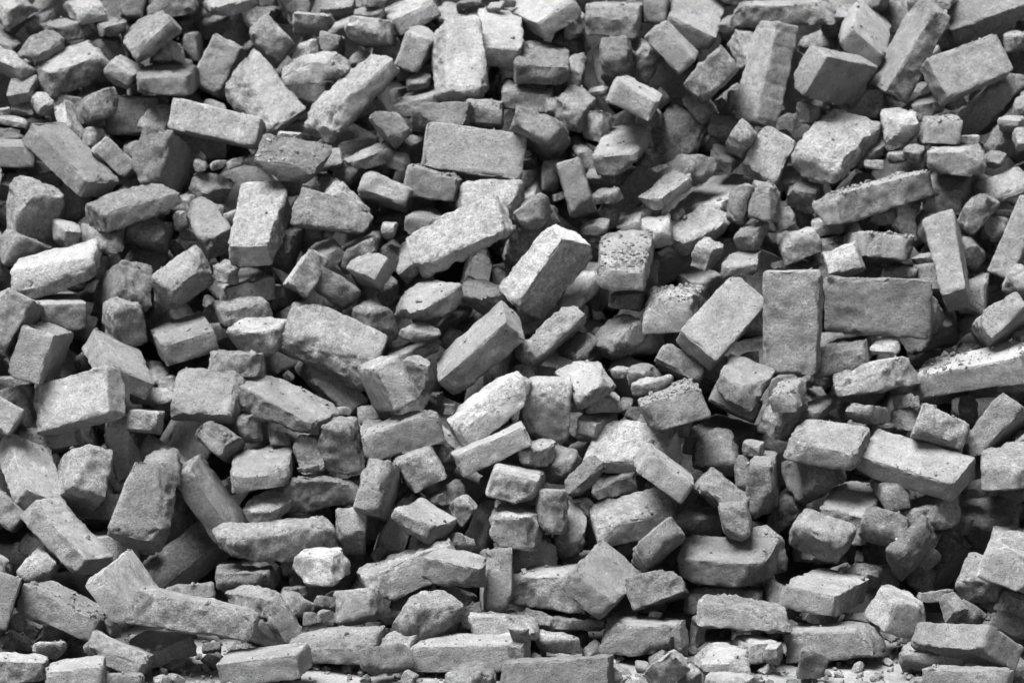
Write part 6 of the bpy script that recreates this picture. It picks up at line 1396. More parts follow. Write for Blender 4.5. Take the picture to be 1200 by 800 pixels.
(-1.177,1.784,1.180,0.33,-0.10,0.47,-0.81,0.113,0.112,0.062),
(-1.027,1.737,1.232,0.72,-0.12,0.68,0.03,0.239,0.108,0.063),
(-0.943,1.807,1.214,0.46,0.82,-0.33,0.03,0.194,0.107,0.064),
(-0.775,1.686,1.257,0.12,-0.10,0.98,0.12,0.153,0.108,0.067),
(-0.633,1.811,1.208,0.16,0.45,0.13,0.87,0.240,0.109,0.067),
(-0.472,1.759,1.210,0.54,0.17,0.74,-0.36,0.239,0.112,0.063),
(-0.327,1.784,1.175,0.57,-0.12,0.81,-0.09,0.122,0.108,0.062),
(-0.236,1.734,1.258,0.86,0.43,-0.26,-0.01,0.115,0.108,0.066),
(-0.080,1.649,1.388,0.73,0.24,-0.53,0.38,0.117,0.114,0.066),
(0.024,1.801,1.221,0.66,-0.02,0.62,0.42,0.240,0.110,0.064),
(0.156,1.719,1.328,0.76,-0.35,-0.41,-0.36,0.118,0.110,0.062),
(0.350,1.841,1.249,0.15,-0.62,0.53,0.56,0.193,0.115,0.062),
(0.435,1.795,1.186,0.26,-0.79,-0.19,0.53,0.252,0.110,0.062),
(0.566,1.662,1.358,0.03,0.39,0.57,0.72,0.188,0.111,0.063),
(0.716,1.672,1.397,0.38,-0.06,-0.73,-0.56,0.120,0.117,0.062),
(0.853,1.712,1.273,0.28,0.35,-0.30,0.84,0.121,0.110,0.063),
(0.968,1.738,1.267,0.29,0.22,0.69,0.62,0.189,0.117,0.063),
(1.105,1.686,1.260,0.14,-0.81,-0.46,-0.33,0.245,0.107,0.065),
(1.249,1.691,1.289,0.02,-0.79,0.58,-0.20,0.114,0.112,0.065),
(1.354,1.763,1.182,0.23,0.30,0.53,0.76,0.114,0.113,0.066),
(1.508,1.638,1.360,0.75,0.10,-0.12,0.64,0.142,0.112,0.062),
(1.661,1.704,1.326,0.57,-0.42,0.03,0.70,0.231,0.113,0.063),
(1.773,1.616,1.396,0.34,-0.76,0.29,-0.47,0.149,0.117,0.065),
(1.900,1.681,1.344,0.21,0.82,0.31,-0.42,0.145,0.113,0.065),
(2.071,1.631,1.348,0.06,0.25,0.70,0.67,0.203,0.115,0.064),
(2.217,1.711,1.326,0.02,-0.24,0.97,0.08,0.189,0.117,0.062),
(2.327,1.647,1.408,0.28,0.02,-0.72,0.63,0.238,0.117,0.062),
(-2.440,1.806,1.382,0.44,-0.19,-0.51,0.72,0.250,0.110,0.061),
(-2.278,1.713,1.514,0.19,0.25,0.15,-0.94,0.240,0.116,0.063),
(-2.111,1.776,1.444,0.25,0.93,-0.03,-0.28,0.248,0.112,0.066),
(-1.984,1.722,1.483,0.54,0.73,0.41,0.07,0.113,0.110,0.061),
(-1.829,1.768,1.390,0.02,0.14,0.02,0.99,0.246,0.112,0.065),
(-1.738,1.750,1.490,0.81,-0.15,-0.38,0.43,0.143,0.115,0.067),
(-1.592,1.694,1.491,0.59,-0.16,-0.67,-0.43,0.113,0.111,0.066),
(-1.442,1.748,1.476,0.93,-0.12,0.25,0.25,0.203,0.117,0.062),
(-1.313,1.795,1.414,0.33,-0.69,-0.33,-0.55,0.148,0.108,0.063),
(-1.189,1.649,1.430,0.31,-0.59,0.73,-0.19,0.242,0.110,0.063),
(-1.035,1.741,1.474,0.89,0.36,-0.21,0.18,0.145,0.108,0.061),
(-0.898,1.746,1.426,0.03,-0.75,0.63,0.21,0.151,0.107,0.067),
(-0.788,1.709,1.466,0.09,-0.23,-0.16,-0.96,0.153,0.118,0.066),
(-0.666,1.764,1.401,0.06,-0.79,-0.18,0.59,0.186,0.108,0.063),
(-0.503,1.783,1.450,0.54,-0.60,0.59,0.02,0.114,0.108,0.066),
(-0.339,1.729,1.388,0.24,-0.80,-0.48,0.27,0.123,0.116,0.062),
(-0.237,1.723,1.427,0.17,-0.13,-0.95,0.21,0.152,0.116,0.063),
(-0.108,1.780,1.454,0.14,-0.65,-0.72,-0.18,0.141,0.109,0.063),
(0.020,1.764,1.421,0.52,0.74,-0.42,0.07,0.248,0.108,0.063),
(0.206,1.712,1.414,0.87,0.02,0.04,0.49,0.117,0.116,0.061),
(0.316,1.690,1.431,0.29,-0.62,0.52,-0.51,0.149,0.111,0.065),
(0.406,1.735,1.408,0.03,0.84,-0.01,0.54,0.121,0.116,0.066),
(0.580,1.713,1.436,0.60,-0.68,0.07,-0.42,0.235,0.110,0.061),
(0.683,1.768,1.436,0.44,0.47,-0.11,0.76,0.115,0.108,0.066),
(0.806,1.743,1.442,0.58,-0.33,0.44,0.60,0.229,0.109,0.066),
(0.941,1.748,1.434,0.93,-0.04,0.36,-0.04,0.151,0.118,0.063),
(1.062,1.747,1.434,0.10,-0.63,0.19,0.74,0.229,0.116,0.062),
(1.261,1.768,1.396,0.01,-0.06,0.03,-1.00,0.247,0.107,0.061),
(1.318,1.720,1.458,0.52,-0.07,-0.07,-0.85,0.119,0.115,0.064),
(1.501,1.796,1.464,0.26,-0.12,0.88,-0.37,0.241,0.114,0.061),
(1.642,1.725,1.488,0.78,-0.02,0.59,-0.18,0.187,0.111,0.064),
(1.808,1.771,1.381,0.94,0.18,0.26,0.11,0.234,0.109,0.063),
(1.885,1.724,1.463,0.47,0.70,0.12,0.52,0.117,0.110,0.066),
(2.052,1.799,1.424,0.02,-0.16,-0.99,-0.07,0.251,0.107,0.064),
(2.198,1.755,1.466,0.89,0.14,0.35,0.25,0.234,0.111,0.061),
(2.306,1.770,1.466,0.29,0.74,-0.36,-0.49,0.113,0.107,0.061),
(-2.436,1.831,1.525,0.71,0.50,0.45,-0.20,0.149,0.108,0.066),
(-2.286,1.883,1.511,0.16,-0.08,0.21,-0.96,0.152,0.110,0.065),
(-2.121,1.863,1.540,0.27,-0.17,0.16,0.93,0.123,0.108,0.064),
(-1.970,1.882,1.552,0.01,-0.78,0.59,0.20,0.239,0.111,0.062),
(-1.841,1.827,1.551,0.36,-0.48,-0.77,-0.20,0.141,0.114,0.062),
(-1.681,1.875,1.494,0.08,0.82,-0.06,-0.56,0.146,0.118,0.063),
(-1.573,1.832,1.522,0.19,-0.44,-0.88,-0.04,0.144,0.118,0.064),
(-1.431,1.880,1.495,0.32,-0.15,-0.66,-0.66,0.148,0.110,0.065),
(-1.269,1.783,1.533,0.10,0.54,0.83,-0.03,0.237,0.113,0.063),
(-1.175,1.864,1.488,0.18,0.77,-0.13,-0.60,0.230,0.117,0.065),
(-1.044,1.845,1.542,0.64,0.06,0.54,-0.54,0.123,0.110,0.062),
(-0.880,1.853,1.512,0.19,-0.61,-0.50,0.59,0.142,0.110,0.063),
(-0.770,1.846,1.524,0.57,-0.28,0.73,0.24,0.232,0.110,0.062),
(-0.660,1.769,1.555,0.14,-0.64,0.70,-0.27,0.249,0.112,0.066),
(-0.505,1.882,1.502,0.26,-0.19,0.26,-0.91,0.140,0.109,0.067),
(-0.402,1.810,1.522,0.31,-0.84,0.36,0.26,0.229,0.108,0.064),
(-0.242,1.808,1.505,0.20,-0.20,0.95,-0.10,0.144,0.109,0.064),
(-0.084,1.841,1.552,0.05,-0.49,0.81,-0.32,0.243,0.109,0.064),
(0.075,1.876,1.532,0.63,-0.69,0.17,-0.30,0.117,0.117,0.061),
(0.165,1.843,1.542,0.63,-0.26,-0.67,0.28,0.234,0.113,0.061),
(0.361,1.858,1.515,0.48,0.39,-0.27,0.74,0.203,0.118,0.063),
(0.481,1.905,1.499,0.54,-0.35,-0.75,0.15,0.247,0.110,0.067),
(0.589,1.845,1.495,0.50,-0.55,-0.20,0.64,0.114,0.107,0.061),
(0.692,1.835,1.554,0.48,-0.07,-0.56,-0.68,0.146,0.107,0.067),
(0.824,1.852,1.508,0.60,-0.59,-0.49,-0.24,0.243,0.113,0.065),
(0.970,1.855,1.517,0.89,-0.23,-0.28,-0.28,0.117,0.117,0.065),
(1.116,1.843,1.492,0.66,-0.74,0.09,0.14,0.146,0.110,0.061),
(1.255,1.818,1.540,0.01,0.86,0.43,0.28,0.236,0.111,0.061),
(1.402,1.895,1.546,0.83,-0.42,0.36,-0.01,0.123,0.110,0.064),
(1.501,1.866,1.499,0.10,-0.28,0.34,0.89,0.187,0.113,0.065),
(1.657,1.845,1.539,0.41,0.08,-0.80,0.43,0.118,0.113,0.062),
(1.809,1.785,1.522,0.78,-0.16,-0.37,0.47,0.234,0.115,0.063),
(1.937,1.836,1.528,0.45,-0.42,0.60,0.51,0.122,0.110,0.062),
(2.037,1.835,1.583,0.00,0.94,0.01,-0.33,0.245,0.117,0.066),
(2.192,1.893,1.497,0.74,-0.51,0.32,-0.30,0.144,0.113,0.063),
(2.384,1.830,1.500,0.11,-0.25,-0.29,-0.92,0.244,0.110,0.066),
(-2.423,1.972,1.626,0.32,0.36,-0.75,-0.46,0.200,0.109,0.062),
(-2.230,1.906,1.598,0.84,-0.48,-0.13,0.24,0.145,0.118,0.063),
(-2.170,2.063,1.634,0.41,0.71,-0.52,-0.25,0.243,0.118,0.063),
(-1.988,1.890,1.645,0.16,-0.97,0.17,-0.09,0.251,0.110,0.061),
(-1.836,2.028,1.597,0.48,0.59,-0.21,-0.61,0.230,0.115,0.063),
(-1.738,1.918,1.620,0.27,-0.72,0.62,0.14,0.152,0.113,0.065),
(-1.628,1.959,1.605,0.37,0.73,-0.57,-0.09,0.236,0.114,0.065),
(-1.461,1.928,1.634,0.25,0.36,-0.82,-0.38,0.194,0.113,0.066),
(-1.324,2.009,1.593,0.80,-0.19,0.25,-0.52,0.251,0.111,0.061),
(-1.136,1.967,1.672,0.18,-0.39,0.31,0.85,0.248,0.112,0.067),
(-1.069,1.956,1.587,0.05,-0.39,-0.24,0.89,0.121,0.111,0.066),
(-0.926,1.909,1.596,0.91,0.00,0.10,0.39,0.148,0.115,0.066),
(-0.767,1.945,1.613,0.42,-0.74,-0.21,-0.49,0.148,0.118,0.063),
(-0.635,1.958,1.535,0.67,-0.57,0.06,0.47,0.145,0.114,0.063),
(-0.518,1.933,1.610,0.87,-0.25,0.41,0.14,0.120,0.113,0.065),
(-0.372,1.920,1.560,0.05,-0.39,-0.35,-0.85,0.248,0.113,0.066),
(-0.273,1.967,1.608,0.18,-0.49,-0.52,0.67,0.247,0.117,0.061),
(-0.141,1.933,1.582,0.91,0.19,-0.33,0.16,0.186,0.114,0.063),
(0.045,2.011,1.558,0.10,0.01,-0.28,-0.96,0.249,0.111,0.065),
(0.224,1.949,1.705,0.21,-0.42,-0.08,0.88,0.234,0.114,0.066),
(0.258,1.975,1.604,0.00,-0.68,0.73,0.07,0.122,0.111,0.064),
(0.392,1.961,1.671,0.69,-0.46,0.45,-0.32,0.148,0.111,0.064),
(0.548,1.926,1.599,0.01,-0.62,0.35,-0.70,0.205,0.117,0.062),
(0.741,1.950,1.605,0.54,0.02,-0.42,-0.73,0.245,0.118,0.063),
(0.875,1.950,1.593,0.54,0.48,-0.42,0.55,0.122,0.116,0.066),
(0.993,1.935,1.600,0.42,-0.56,-0.22,-0.68,0.141,0.118,0.067),
(1.110,1.937,1.640,0.46,0.05,-0.59,0.67,0.234,0.114,0.061),
(1.219,1.967,1.616,0.52,-0.64,-0.21,-0.53,0.119,0.115,0.065),
(1.313,1.970,1.588,0.06,0.52,0.31,-0.79,0.122,0.110,0.061),
(1.513,1.966,1.601,0.32,-0.33,0.04,-0.89,0.121,0.107,0.062),
(1.659,1.962,1.610,0.59,-0.58,-0.04,0.56,0.116,0.114,0.063),
(1.744,1.908,1.577,0.82,0.07,-0.54,-0.19,0.152,0.115,0.066),
(1.896,1.940,1.579,0.46,-0.55,0.62,0.31,0.247,0.117,0.062),
(2.067,1.972,1.642,0.12,-0.59,-0.76,-0.26,0.145,0.114,0.064),
(2.192,1.901,1.616,0.07,0.72,0.58,-0.36,0.247,0.116,0.062),
(2.314,1.971,1.582,0.13,0.14,0.26,0.95,0.141,0.115,0.065),
(-2.397,2.064,1.700,0.54,0.05,0.06,0.84,0.235,0.108,0.061),
(-2.265,2.040,1.684,0.74,0.07,-0.36,0.57,0.234,0.110,0.062),
(-2.138,2.093,1.704,0.07,-0.50,0.01,-0.86,0.140,0.109,0.063),
(-2.021,2.065,1.686,0.46,-0.12,0.88,0.07,0.230,0.109,0.063),
(-1.889,2.025,1.715,0.39,-0.77,-0.42,-0.29,0.152,0.117,0.063),
(-1.698,2.074,1.688,0.72,0.57,0.28,-0.27,0.113,0.110,0.065),
(-1.547,2.003,1.657,0.89,0.02,0.22,0.40,0.116,0.114,0.065),
(-1.464,2.076,1.694,0.12,0.66,-0.59,0.45,0.149,0.117,0.061),
(-1.309,2.014,1.702,0.32,-0.28,0.79,-0.45,0.115,0.107,0.064),
(-1.192,2.049,1.695,0.61,-0.20,-0.70,-0.31,0.149,0.110,0.061),
(-1.037,2.050,1.663,0.76,-0.57,-0.02,0.30,0.117,0.109,0.062),
(-0.943,2.079,1.725,0.40,-0.26,-0.67,0.57,0.118,0.116,0.063),
(-0.802,2.073,1.700,0.29,0.89,-0.34,-0.08,0.245,0.111,0.063),
(-0.678,2.024,1.628,0.94,-0.05,-0.18,-0.29,0.231,0.109,0.065),
(-0.560,2.038,1.747,0.43,-0.81,0.38,0.12,0.195,0.110,0.067),
(-0.397,2.078,1.696,0.21,0.38,-0.44,-0.78,0.249,0.110,0.063),
(-0.237,2.024,1.716,0.23,-0.27,-0.88,0.31,0.242,0.109,0.063),
(-0.146,2.072,1.730,0.20,0.97,0.12,0.06,0.116,0.115,0.061),
(0.017,1.996,1.689,0.19,0.33,0.71,0.60,0.252,0.110,0.063),
(0.192,2.067,1.687,0.64,-0.42,0.33,0.56,0.230,0.117,0.066),
(0.314,2.025,1.694,0.50,0.43,-0.58,-0.48,0.113,0.112,0.063),
(0.435,2.051,1.674,0.57,0.32,-0.73,0.21,0.243,0.111,0.067),
(0.599,2.061,1.719,0.02,-0.67,0.52,-0.53,0.233,0.116,0.062),
(0.673,2.018,1.657,0.24,-0.57,0.59,0.51,0.119,0.112,0.064),
(0.844,2.015,1.712,0.47,-0.71,0.41,0.33,0.118,0.114,0.061),
(0.987,2.109,1.690,0.32,-0.75,-0.57,0.09,0.187,0.118,0.062),
(1.153,2.068,1.725,0.40,0.12,0.40,0.82,0.237,0.110,0.065),
(1.255,2.097,1.706,0.07,-0.91,-0.16,-0.38,0.252,0.112,0.063),
(1.385,2.048,1.686,0.05,0.06,-0.73,-0.68,0.116,0.107,0.061),
(1.497,2.016,1.674,0.09,0.07,0.93,-0.35,0.112,0.111,0.067),
(1.659,2.116,1.708,0.03,-0.01,0.28,-0.96,0.231,0.113,0.062),
(1.769,1.999,1.690,0.03,-0.66,-0.69,-0.30,0.140,0.117,0.061),
(1.916,2.097,1.738,0.17,0.49,-0.79,-0.32,0.189,0.116,0.062),
(2.107,2.112,1.724,0.14,0.71,0.28,0.63,0.142,0.118,0.062),
(2.237,2.056,1.701,0.84,0.13,-0.50,-0.19,0.248,0.110,0.064),
(2.359,2.042,1.693,0.82,0.38,-0.42,-0.04,0.235,0.111,0.067),
(0.698,0.746,0.485,0.55,0.11,-0.81,-0.19,0.028,0.024,0.024),
(-0.474,1.255,0.833,0.44,-0.01,0.90,-0.05,0.042,0.040,0.033),
(0.717,1.168,0.813,0.72,0.47,0.45,-0.24,0.049,0.039,0.036),
(-0.253,0.595,0.323,0.38,-0.26,-0.18,0.87,0.034,0.032,0.027),
(0.637,0.274,0.080,0.24,0.64,-0.07,-0.73,0.036,0.033,0.023),
(0.928,0.452,0.186,0.51,-0.60,-0.37,0.50,0.074,0.069,0.068),
(0.066,1.406,0.955,0.21,0.34,0.80,0.44,0.043,0.038,0.030),
(-1.099,0.223,0.040,0.70,-0.70,-0.13,-0.11,0.055,0.054,0.048),
(-0.622,1.340,0.967,0.53,-0.62,0.58,-0.06,0.051,0.050,0.047),
(-0.662,1.661,1.181,0.37,-0.03,0.92,0.16,0.037,0.037,0.035),
(1.114,1.485,1.129,0.04,-0.75,-0.64,-0.18,0.061,0.058,0.055),
(-1.308,1.120,0.812,0.03,-0.98,-0.09,0.15,0.051,0.042,0.041),
(-0.620,1.079,0.747,0.96,0.17,-0.22,-0.01,0.054,0.043,0.041),
(1.296,0.283,0.092,0.57,0.24,-0.65,-0.43,0.061,0.051,0.044),
(0.007,0.591,0.350,0.64,-0.02,-0.16,0.75,0.075,0.063,0.063),
(-0.977,1.089,0.718,0.23,-0.42,0.87,-0.08,0.050,0.041,0.038),
(-0.453,0.593,0.374,0.53,0.11,-0.11,-0.84,0.045,0.042,0.039),
(0.248,0.248,0.051,0.57,-0.11,-0.69,-0.42,0.055,0.055,0.045),
(-0.320,0.962,0.664,0.25,-0.92,-0.21,-0.22,0.080,0.080,0.058),
(-1.094,0.594,0.297,0.08,0.02,-0.99,-0.09,0.058,0.049,0.047),
(-1.120,0.171,-0.013,0.38,0.26,-0.60,0.66,0.068,0.058,0.052),
(0.207,0.863,0.568,0.71,-0.43,-0.28,-0.47,0.048,0.043,0.042),
(-1.279,1.050,0.663,0.45,0.46,0.67,0.36,0.062,0.062,0.042),
(-0.066,1.736,1.335,0.57,-0.45,-0.28,0.63,0.092,0.064,0.060),
(0.399,0.758,0.444,0.37,-0.01,0.73,0.57,0.039,0.032,0.028),
(0.689,0.435,0.225,0.04,0.66,-0.65,-0.36,0.037,0.036,0.030),
(-0.061,0.554,0.337,0.64,0.13,0.59,-0.47,0.049,0.043,0.038),
(-0.899,1.646,1.155,0.68,-0.66,0.31,-0.10,0.043,0.038,0.036),
(0.808,1.632,1.157,0.02,-0.07,0.56,-0.82,0.051,0.047,0.040),
(-0.803,1.345,0.932,0.13,-0.58,-0.81,-0.04,0.076,0.066,0.049),
(0.786,1.654,1.192,0.83,-0.20,-0.06,-0.52,0.037,0.033,0.030),
(0.628,1.146,0.798,0.08,-0.57,-0.79,0.21,0.040,0.034,0.031),
(-0.967,1.112,0.792,0.21,-0.97,0.13,0.04,0.078,0.059,0.056),
(-1.311,1.184,0.802,0.15,-0.94,-0.29,-0.06,0.051,0.047,0.043),
(0.275,0.750,0.424,0.34,0.70,0.08,0.62,0.040,0.040,0.029),
(0.642,1.445,1.047,0.10,-0.30,-0.00,0.95,0.062,0.061,0.058),
(0.636,1.602,1.194,0.18,-0.45,0.87,0.06,0.044,0.040,0.034),
(-0.532,0.836,0.480,0.16,0.59,-0.71,-0.34,0.029,0.028,0.021),
(-0.750,0.201,0.047,0.39,0.73,0.36,0.42,0.027,0.022,0.022),
(-0.760,1.035,0.741,0.34,-0.15,-0.31,0.87,0.058,0.057,0.045),
(0.993,1.010,0.714,0.44,-0.71,-0.55,-0.04,0.048,0.044,0.041),
(0.195,0.773,0.438,0.54,-0.61,0.15,0.56,0.058,0.053,0.045),
(-1.315,1.776,1.269,0.77,0.57,0.29,-0.02,0.032,0.030,0.026),
(-1.103,0.803,0.478,0.20,-0.10,-0.97,-0.10,0.056,0.047,0.047),
(-0.953,0.768,0.483,0.45,0.21,-0.69,-0.53,0.051,0.045,0.042),
(1.072,1.172,0.866,0.62,0.18,0.12,-0.76,0.026,0.022,0.020),
(-0.582,1.765,1.256,0.03,0.59,-0.58,-0.56,0.052,0.041,0.036),
(-0.582,0.302,0.040,0.96,-0.09,-0.27,-0.04,0.062,0.060,0.059),
(-0.130,1.782,1.357,0.98,0.09,0.16,-0.06,0.034,0.031,0.030),
(-0.731,1.002,0.633,0.34,-0.10,0.31,-0.88,0.029,0.025,0.024),
(1.193,1.132,0.762,0.72,-0.04,-0.00,-0.70,0.048,0.041,0.040),
(-0.639,1.713,1.251,0.09,-0.60,0.20,0.77,0.073,0.069,0.056),
(-0.821,1.418,1.009,0.14,0.41,-0.86,0.29,0.038,0.027,0.026),
(0.961,1.820,1.307,0.10,-0.22,-0.06,-0.97,0.033,0.031,0.031),
(1.130,0.671,0.375,0.58,0.43,-0.47,-0.50,0.045,0.040,0.039),
(-0.309,0.854,0.555,0.82,-0.33,0.05,0.47,0.043,0.034,0.030),
(0.929,0.328,0.157,0.08,0.89,0.24,-0.38,0.073,0.061,0.058),
(0.452,0.335,0.092,0.50,-0.22,0.79,-0.27,0.056,0.051,0.049),
(1.036,0.425,0.211,0.56,-0.17,0.72,0.37,0.040,0.036,0.033),
(-0.407,1.509,1.032,0.71,-0.58,0.14,-0.37,0.039,0.037,0.036),
(-0.819,1.114,0.748,0.01,0.85,0.34,-0.41,0.035,0.027,0.026),
(0.214,0.293,0.042,0.15,-0.43,-0.22,-0.86,0.038,0.033,0.028),
(-0.797,1.780,1.298,0.56,-0.76,-0.35,0.00,0.057,0.051,0.046),
(-1.054,1.042,0.680,0.44,-0.52,0.49,0.55,0.053,0.044,0.044),
(-0.618,0.943,0.631,0.29,0.31,-0.25,0.87,0.028,0.024,0.021),
(0.754,0.795,0.499,0.06,0.63,0.31,-0.71,0.039,0.039,0.033),
(-1.195,1.427,1.055,0.28,0.19,0.08,0.94,0.045,0.040,0.034),
(-0.055,0.547,0.283,0.63,-0.05,0.65,0.42,0.039,0.037,0.031),
(1.335,1.204,0.873,0.46,-0.77,-0.17,0.41,0.056,0.053,0.046),
(-0.399,0.331,0.055,0.46,-0.62,0.40,0.50,0.046,0.042,0.041),
(1.089,1.062,0.770,0.37,0.48,-0.68,0.41,0.034,0.026,0.024),
(0.556,0.329,0.101,0.73,-0.62,0.09,-0.29,0.068,0.065,0.049),
(1.172,1.137,0.721,0.75,0.23,0.60,-0.14,0.027,0.025,0.021),
(-1.047,1.126,0.720,0.53,-0.11,-0.50,-0.67,0.077,0.069,0.057),
(-0.751,1.402,1.044,0.67,0.29,0.02,0.68,0.071,0.050,0.049),
(-0.986,0.121,-0.029,0.06,-0.10,-0.31,-0.94,0.046,0.044,0.042),
(-1.113,1.517,1.139,0.34,-0.92,0.04,0.20,0.036,0.035,0.034),
(0.030,1.006,0.707,0.20,0.06,0.95,0.21,0.046,0.034,0.034),
(-0.151,1.078,0.767,0.03,-0.67,0.03,-0.74,0.044,0.043,0.042),
(0.370,1.432,1.081,0.86,0.26,-0.44,-0.10,0.041,0.035,0.030),
(-0.356,0.796,0.538,0.40,-0.80,0.38,0.23,0.046,0.045,0.040),
(-0.944,1.015,0.665,0.64,0.57,-0.18,0.49,0.059,0.040,0.038),
(0.064,0.498,0.225,0.36,0.60,-0.47,-0.53,0.053,0.050,0.039),
(1.033,1.823,1.317,0.59,-0.15,-0.27,0.75,0.038,0.032,0.031),
(1.175,0.332,0.119,0.10,-0.27,-0.29,0.91,0.063,0.054,0.045),
(0.943,0.602,0.341,0.88,-0.39,-0.14,-0.22,0.042,0.037,0.026),
(0.536,1.029,0.667,0.58,0.74,0.32,-0.09,0.053,0.038,0.038),
(-0.180,0.770,0.443,0.66,0.25,0.71,-0.03,0.031,0.024,0.023),
(-0.830,0.378,0.174,0.05,0.03,-0.28,0.96,0.037,0.036,0.028),
(-1.034,1.557,1.130,0.28,-0.16,0.87,0.39,0.049,0.041,0.037),
(0.154,0.527,0.219,0.07,0.31,0.88,-0.36,0.045,0.043,0.034),
(1.089,1.315,0.967,0.69,-0.17,0.68,0.17,0.031,0.027,0.026),
(-0.266,1.227,0.895,0.46,0.62,-0.01,0.64,0.062,0.041,0.041),
(0.138,0.857,0.602,0.75,-0.61,-0.15,-0.20,0.063,0.061,0.046),
(-1.029,0.754,0.485,0.42,0.05,0.91,0.06,0.042,0.041,0.037),
(-0.332,0.619,0.378,0.18,-0.65,0.66,0.34,0.072,0.062,0.062),
(-0.654,0.512,0.283,0.09,-0.91,-0.17,0.36,0.036,0.030,0.025),
(1.112,1.492,1.069,0.14,-0.38,0.90,0.18,0.062,0.040,0.040),
(1.301,0.661,0.421,0.38,-0.73,-0.05,-0.57,0.035,0.033,0.028),
(0.383,1.603,1.214,0.48,-0.14,0.68,0.54,0.042,0.037,0.033),
(0.522,0.180,0.015,0.50,-0.34,0.74,0.30,0.062,0.057,0.039),
(0.976,1.012,0.639,0.48,-0.68,0.33,0.45,0.031,0.031,0.029),
(0.250,1.412,0.984,0.15,0.70,-0.49,-0.50,0.044,0.041,0.038),
(-0.323,1.734,1.265,0.39,0.64,-0.17,0.64,0.034,0.033,0.030),
(-1.267,0.811,0.449,0.25,0.28,-0.75,-0.55,0.028,0.021,0.020),
(1.312,1.698,1.214,0.20,-0.79,0.21,-0.54,0.050,0.041,0.039),
(1.181,0.421,0.125,0.03,0.46,-0.82,-0.33,0.049,0.048,0.041),
(-1.021,0.789,0.430,0.12,0.37,0.92,0.04,0.024,0.024,0.019),
(1.015,1.209,0.871,0.36,0.15,-0.86,-0.33,0.068,0.046,0.045),
(-0.063,1.677,1.264,0.53,-0.65,0.02,0.54,0.065,0.058,0.053),
(0.630,0.975,0.642,0.78,-0.12,0.33,0.52,0.030,0.029,0.020),
(-0.475,1.492,1.133,0.39,0.64,-0.49,-0.45,0.034,0.033,0.029),
(0.485,0.296,0.041,0.55,-0.20,-0.33,-0.74,0.054,0.047,0.046),
(0.997,1.414,1.038,0.28,-0.06,0.93,0.24,0.046,0.046,0.045),
(0.205,1.092,0.750,0.53,0.36,-0.06,0.76,0.049,0.045,0.041),
(-0.303,0.338,0.166,0.50,-0.25,0.34,-0.76,0.034,0.031,0.029),
(0.273,1.509,1.102,0.16,-0.88,0.15,-0.42,0.062,0.059,0.041),
(0.508,1.061,0.693,0.00,0.48,0.86,-0.18,0.027,0.021,0.018),
(-0.398,0.663,0.363,0.50,0.68,0.25,-0.48,0.049,0.048,0.040),
(-0.564,0.473,0.220,0.51,-0.46,0.53,-0.49,0.055,0.053,0.047),
(-1.227,1.577,1.111,0.89,-0.43,-0.11,0.07,0.045,0.042,0.038),
(-0.211,1.027,0.662,0.26,-0.85,-0.06,0.46,0.062,0.054,0.054),
(0.891,1.031,0.742,0.97,-0.02,-0.00,-0.26,0.034,0.032,0.031),
(0.565,1.789,1.296,0.37,-0.48,0.48,0.63,0.039,0.037,0.035),
(1.077,0.726,0.421,0.37,-0.71,-0.16,0.57,0.053,0.050,0.046),
(0.939,0.381,0.097,0.61,0.12,0.66,-0.43,0.066,0.051,0.042),
(-0.896,1.145,0.822,0.43,-0.46,0.56,-0.54,0.042,0.041,0.036),
(1.317,1.467,1.113,0.47,0.51,-0.68,-0.24,0.044,0.043,0.033),
(-0.139,1.399,0.998,0.52,-0.51,0.13,-0.67,0.052,0.050,0.048),
(-0.145,0.829,0.571,0.39,-0.64,0.58,-0.31,0.052,0.050,0.041),
(0.291,1.353,0.973,0.20,0.69,-0.65,-0.24,0.047,0.042,0.040),
(0.702,0.221,-0.018,0.27,-0.58,0.73,-0.25,0.055,0.048,0.047),
(-0.426,0.976,0.636,0.67,0.56,0.46,-0.19,0.047,0.046,0.040),
(0.892,0.853,0.520,0.86,0.24,-0.41,0.18,0.045,0.038,0.030),
(0.761,0.672,0.370,0.63,-0.22,-0.36,0.65,0.022,0.022,0.020),
(-0.981,0.726,0.427,0.15,0.16,-0.49,0.85,0.069,0.064,0.049),
(-1.271,0.258,0.042,0.91,0.30,0.13,0.25,0.063,0.058,0.042),
(0.671,1.329,0.985,0.35,-0.23,0.24,0.87,0.051,0.044,0.042),
(-1.172,0.781,0.438,0.18,-0.06,-0.56,0.81,0.028,0.028,0.026),
(0.034,0.997,0.615,0.64,0.18,0.12,0.74,0.040,0.039,0.037),
(0.669,1.128,0.764,0.16,0.55,-0.80,0.19,0.044,0.040,0.038),
(-0.362,1.008,0.689,0.54,0.43,-0.70,-0.16,0.043,0.039,0.038),
(0.814,0.472,0.185,0.04,0.22,-0.83,0.50,0.037,0.034,0.027),
(-0.197,1.553,1.173,0.55,0.36,-0.58,-0.49,0.029,0.027,0.024),
(-0.447,0.632,0.351,0.18,0.30,0.55,-0.76,0.034,0.033,0.027),
]
parts = []
for i, (x, y, z, qw, qx, qy, qz, lx, ly, lz) in enumerate(FILL):
    p, q, f = brick_shape((lx, ly, lz), 'b' if lx > .1 else 'c', 50000 + i * 13, .011 if lx > .1 else .009)
    M = np.array(Quaternion((qw, qx, qy, qz)).normalized().to_matrix())
    parts.append((p @ M.T + np.array((x, y, z)), q, f))
tag(merged('brick_rubble', parts, MAT['r']), 'loose broken bricks deep in the gaps and around the edges of the heap', 'rubble', kind='stuff')

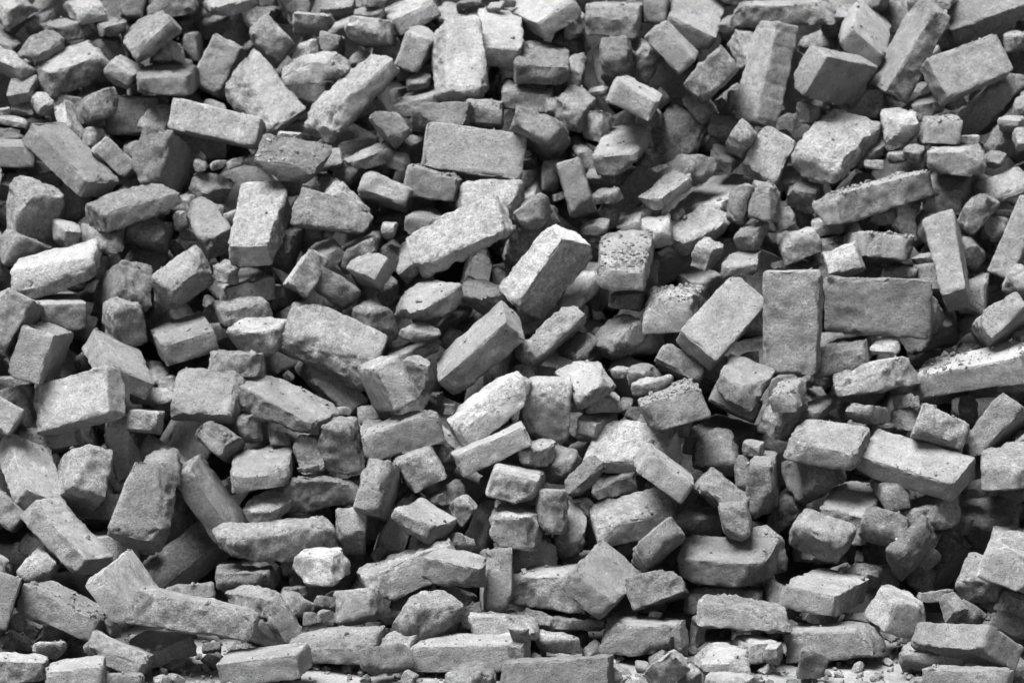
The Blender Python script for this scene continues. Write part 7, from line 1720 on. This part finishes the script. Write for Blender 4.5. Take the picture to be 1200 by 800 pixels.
rng = np.random.default_rng(5)
def rand_rot():
    q = rng.normal(size=4); q /= np.linalg.norm(q)
    return np.array(Quaternion(q).to_matrix())
crumb_shapes = [brick_shape(np.array((1.0, .8, .6)) * .02, 'c', 90000 + k, .004) for k in range(14)]
def crumb(pos, size):
    p, q, f = crumb_shapes[rng.integers(0, len(crumb_shapes))]
    return (p * (size / .02) * rng.uniform(.7, 1.2, 3)) @ rand_rot().T + pos, q, f
CRUMBED = {236: 9000, 239: 7000, 261: 5000, 275: 7000, 380: 5000, 373: 5000, 197: 4000, 144: 3000, 400: 4000, 84: 3000, 423: 3500, 286: 2500}
parts = []
for i, (cen, area) in enumerate(tops):
    if len(cen) == 0: continue
    dens = CRUMBED.get(i, 0)
    n = rng.poisson(area * (dens * 1.7 if dens else 420))
    # crumbs gather in drifts
    if dens:
        seeds = cen[rng.integers(0, len(cen), 4)]
        pick = []
        while len(pick) < n:
            c = cen[rng.integers(0, len(cen))]
            if rng.random() < .25 + np.exp(-(np.linalg.norm(seeds - c, axis=1).min() / .03) ** 2): pick.append(c)
    else:
        pick = [cen[rng.integers(0, len(cen))] for _ in range(n)]
    for c in pick:
        s = float(np.clip(rng.lognormal(math.log(.0036 if dens else .0036), .6), .0015, .016))
        parts.append(crumb(c + np.array((rng.uniform(-.002, .002), rng.uniform(-.002, .002), s * .12)), s))
tag(merged('brick_crumbs', parts, MAT['r']), 'fine brick crumbs lying on top of the bricks', 'crumbs', kind='stuff')

parts = []
for _ in range(7000):
    x = rng.uniform(-1.5, 1.5); y = rng.uniform(-1.15, .45)
    if vnoise(np.array([[x / .22, y / .3, 0.0]]), 21)[0] < rng.uniform(-.9, .5): continue
    s = float(np.clip(rng.lognormal(math.log(.0078), .65), .003, .04))
    parts.append(crumb(np.array((x, y, s * .18 - .004)), s))
for _ in range(420):                                   # bigger bits wedged under the lowest bricks
    x = rng.uniform(-1.5, 1.5); y = rng.uniform(-.55, .3)
    s = float(np.clip(rng.lognormal(math.log(.026), .35), .015, .05))
    parts.append(crumb(np.array((x, y, s * .2 - .004)), s))
tag(merged('gravel', parts, MAT['r']), 'small brick grit scattered on the ground before the heap', 'gravel', kind='stuff')
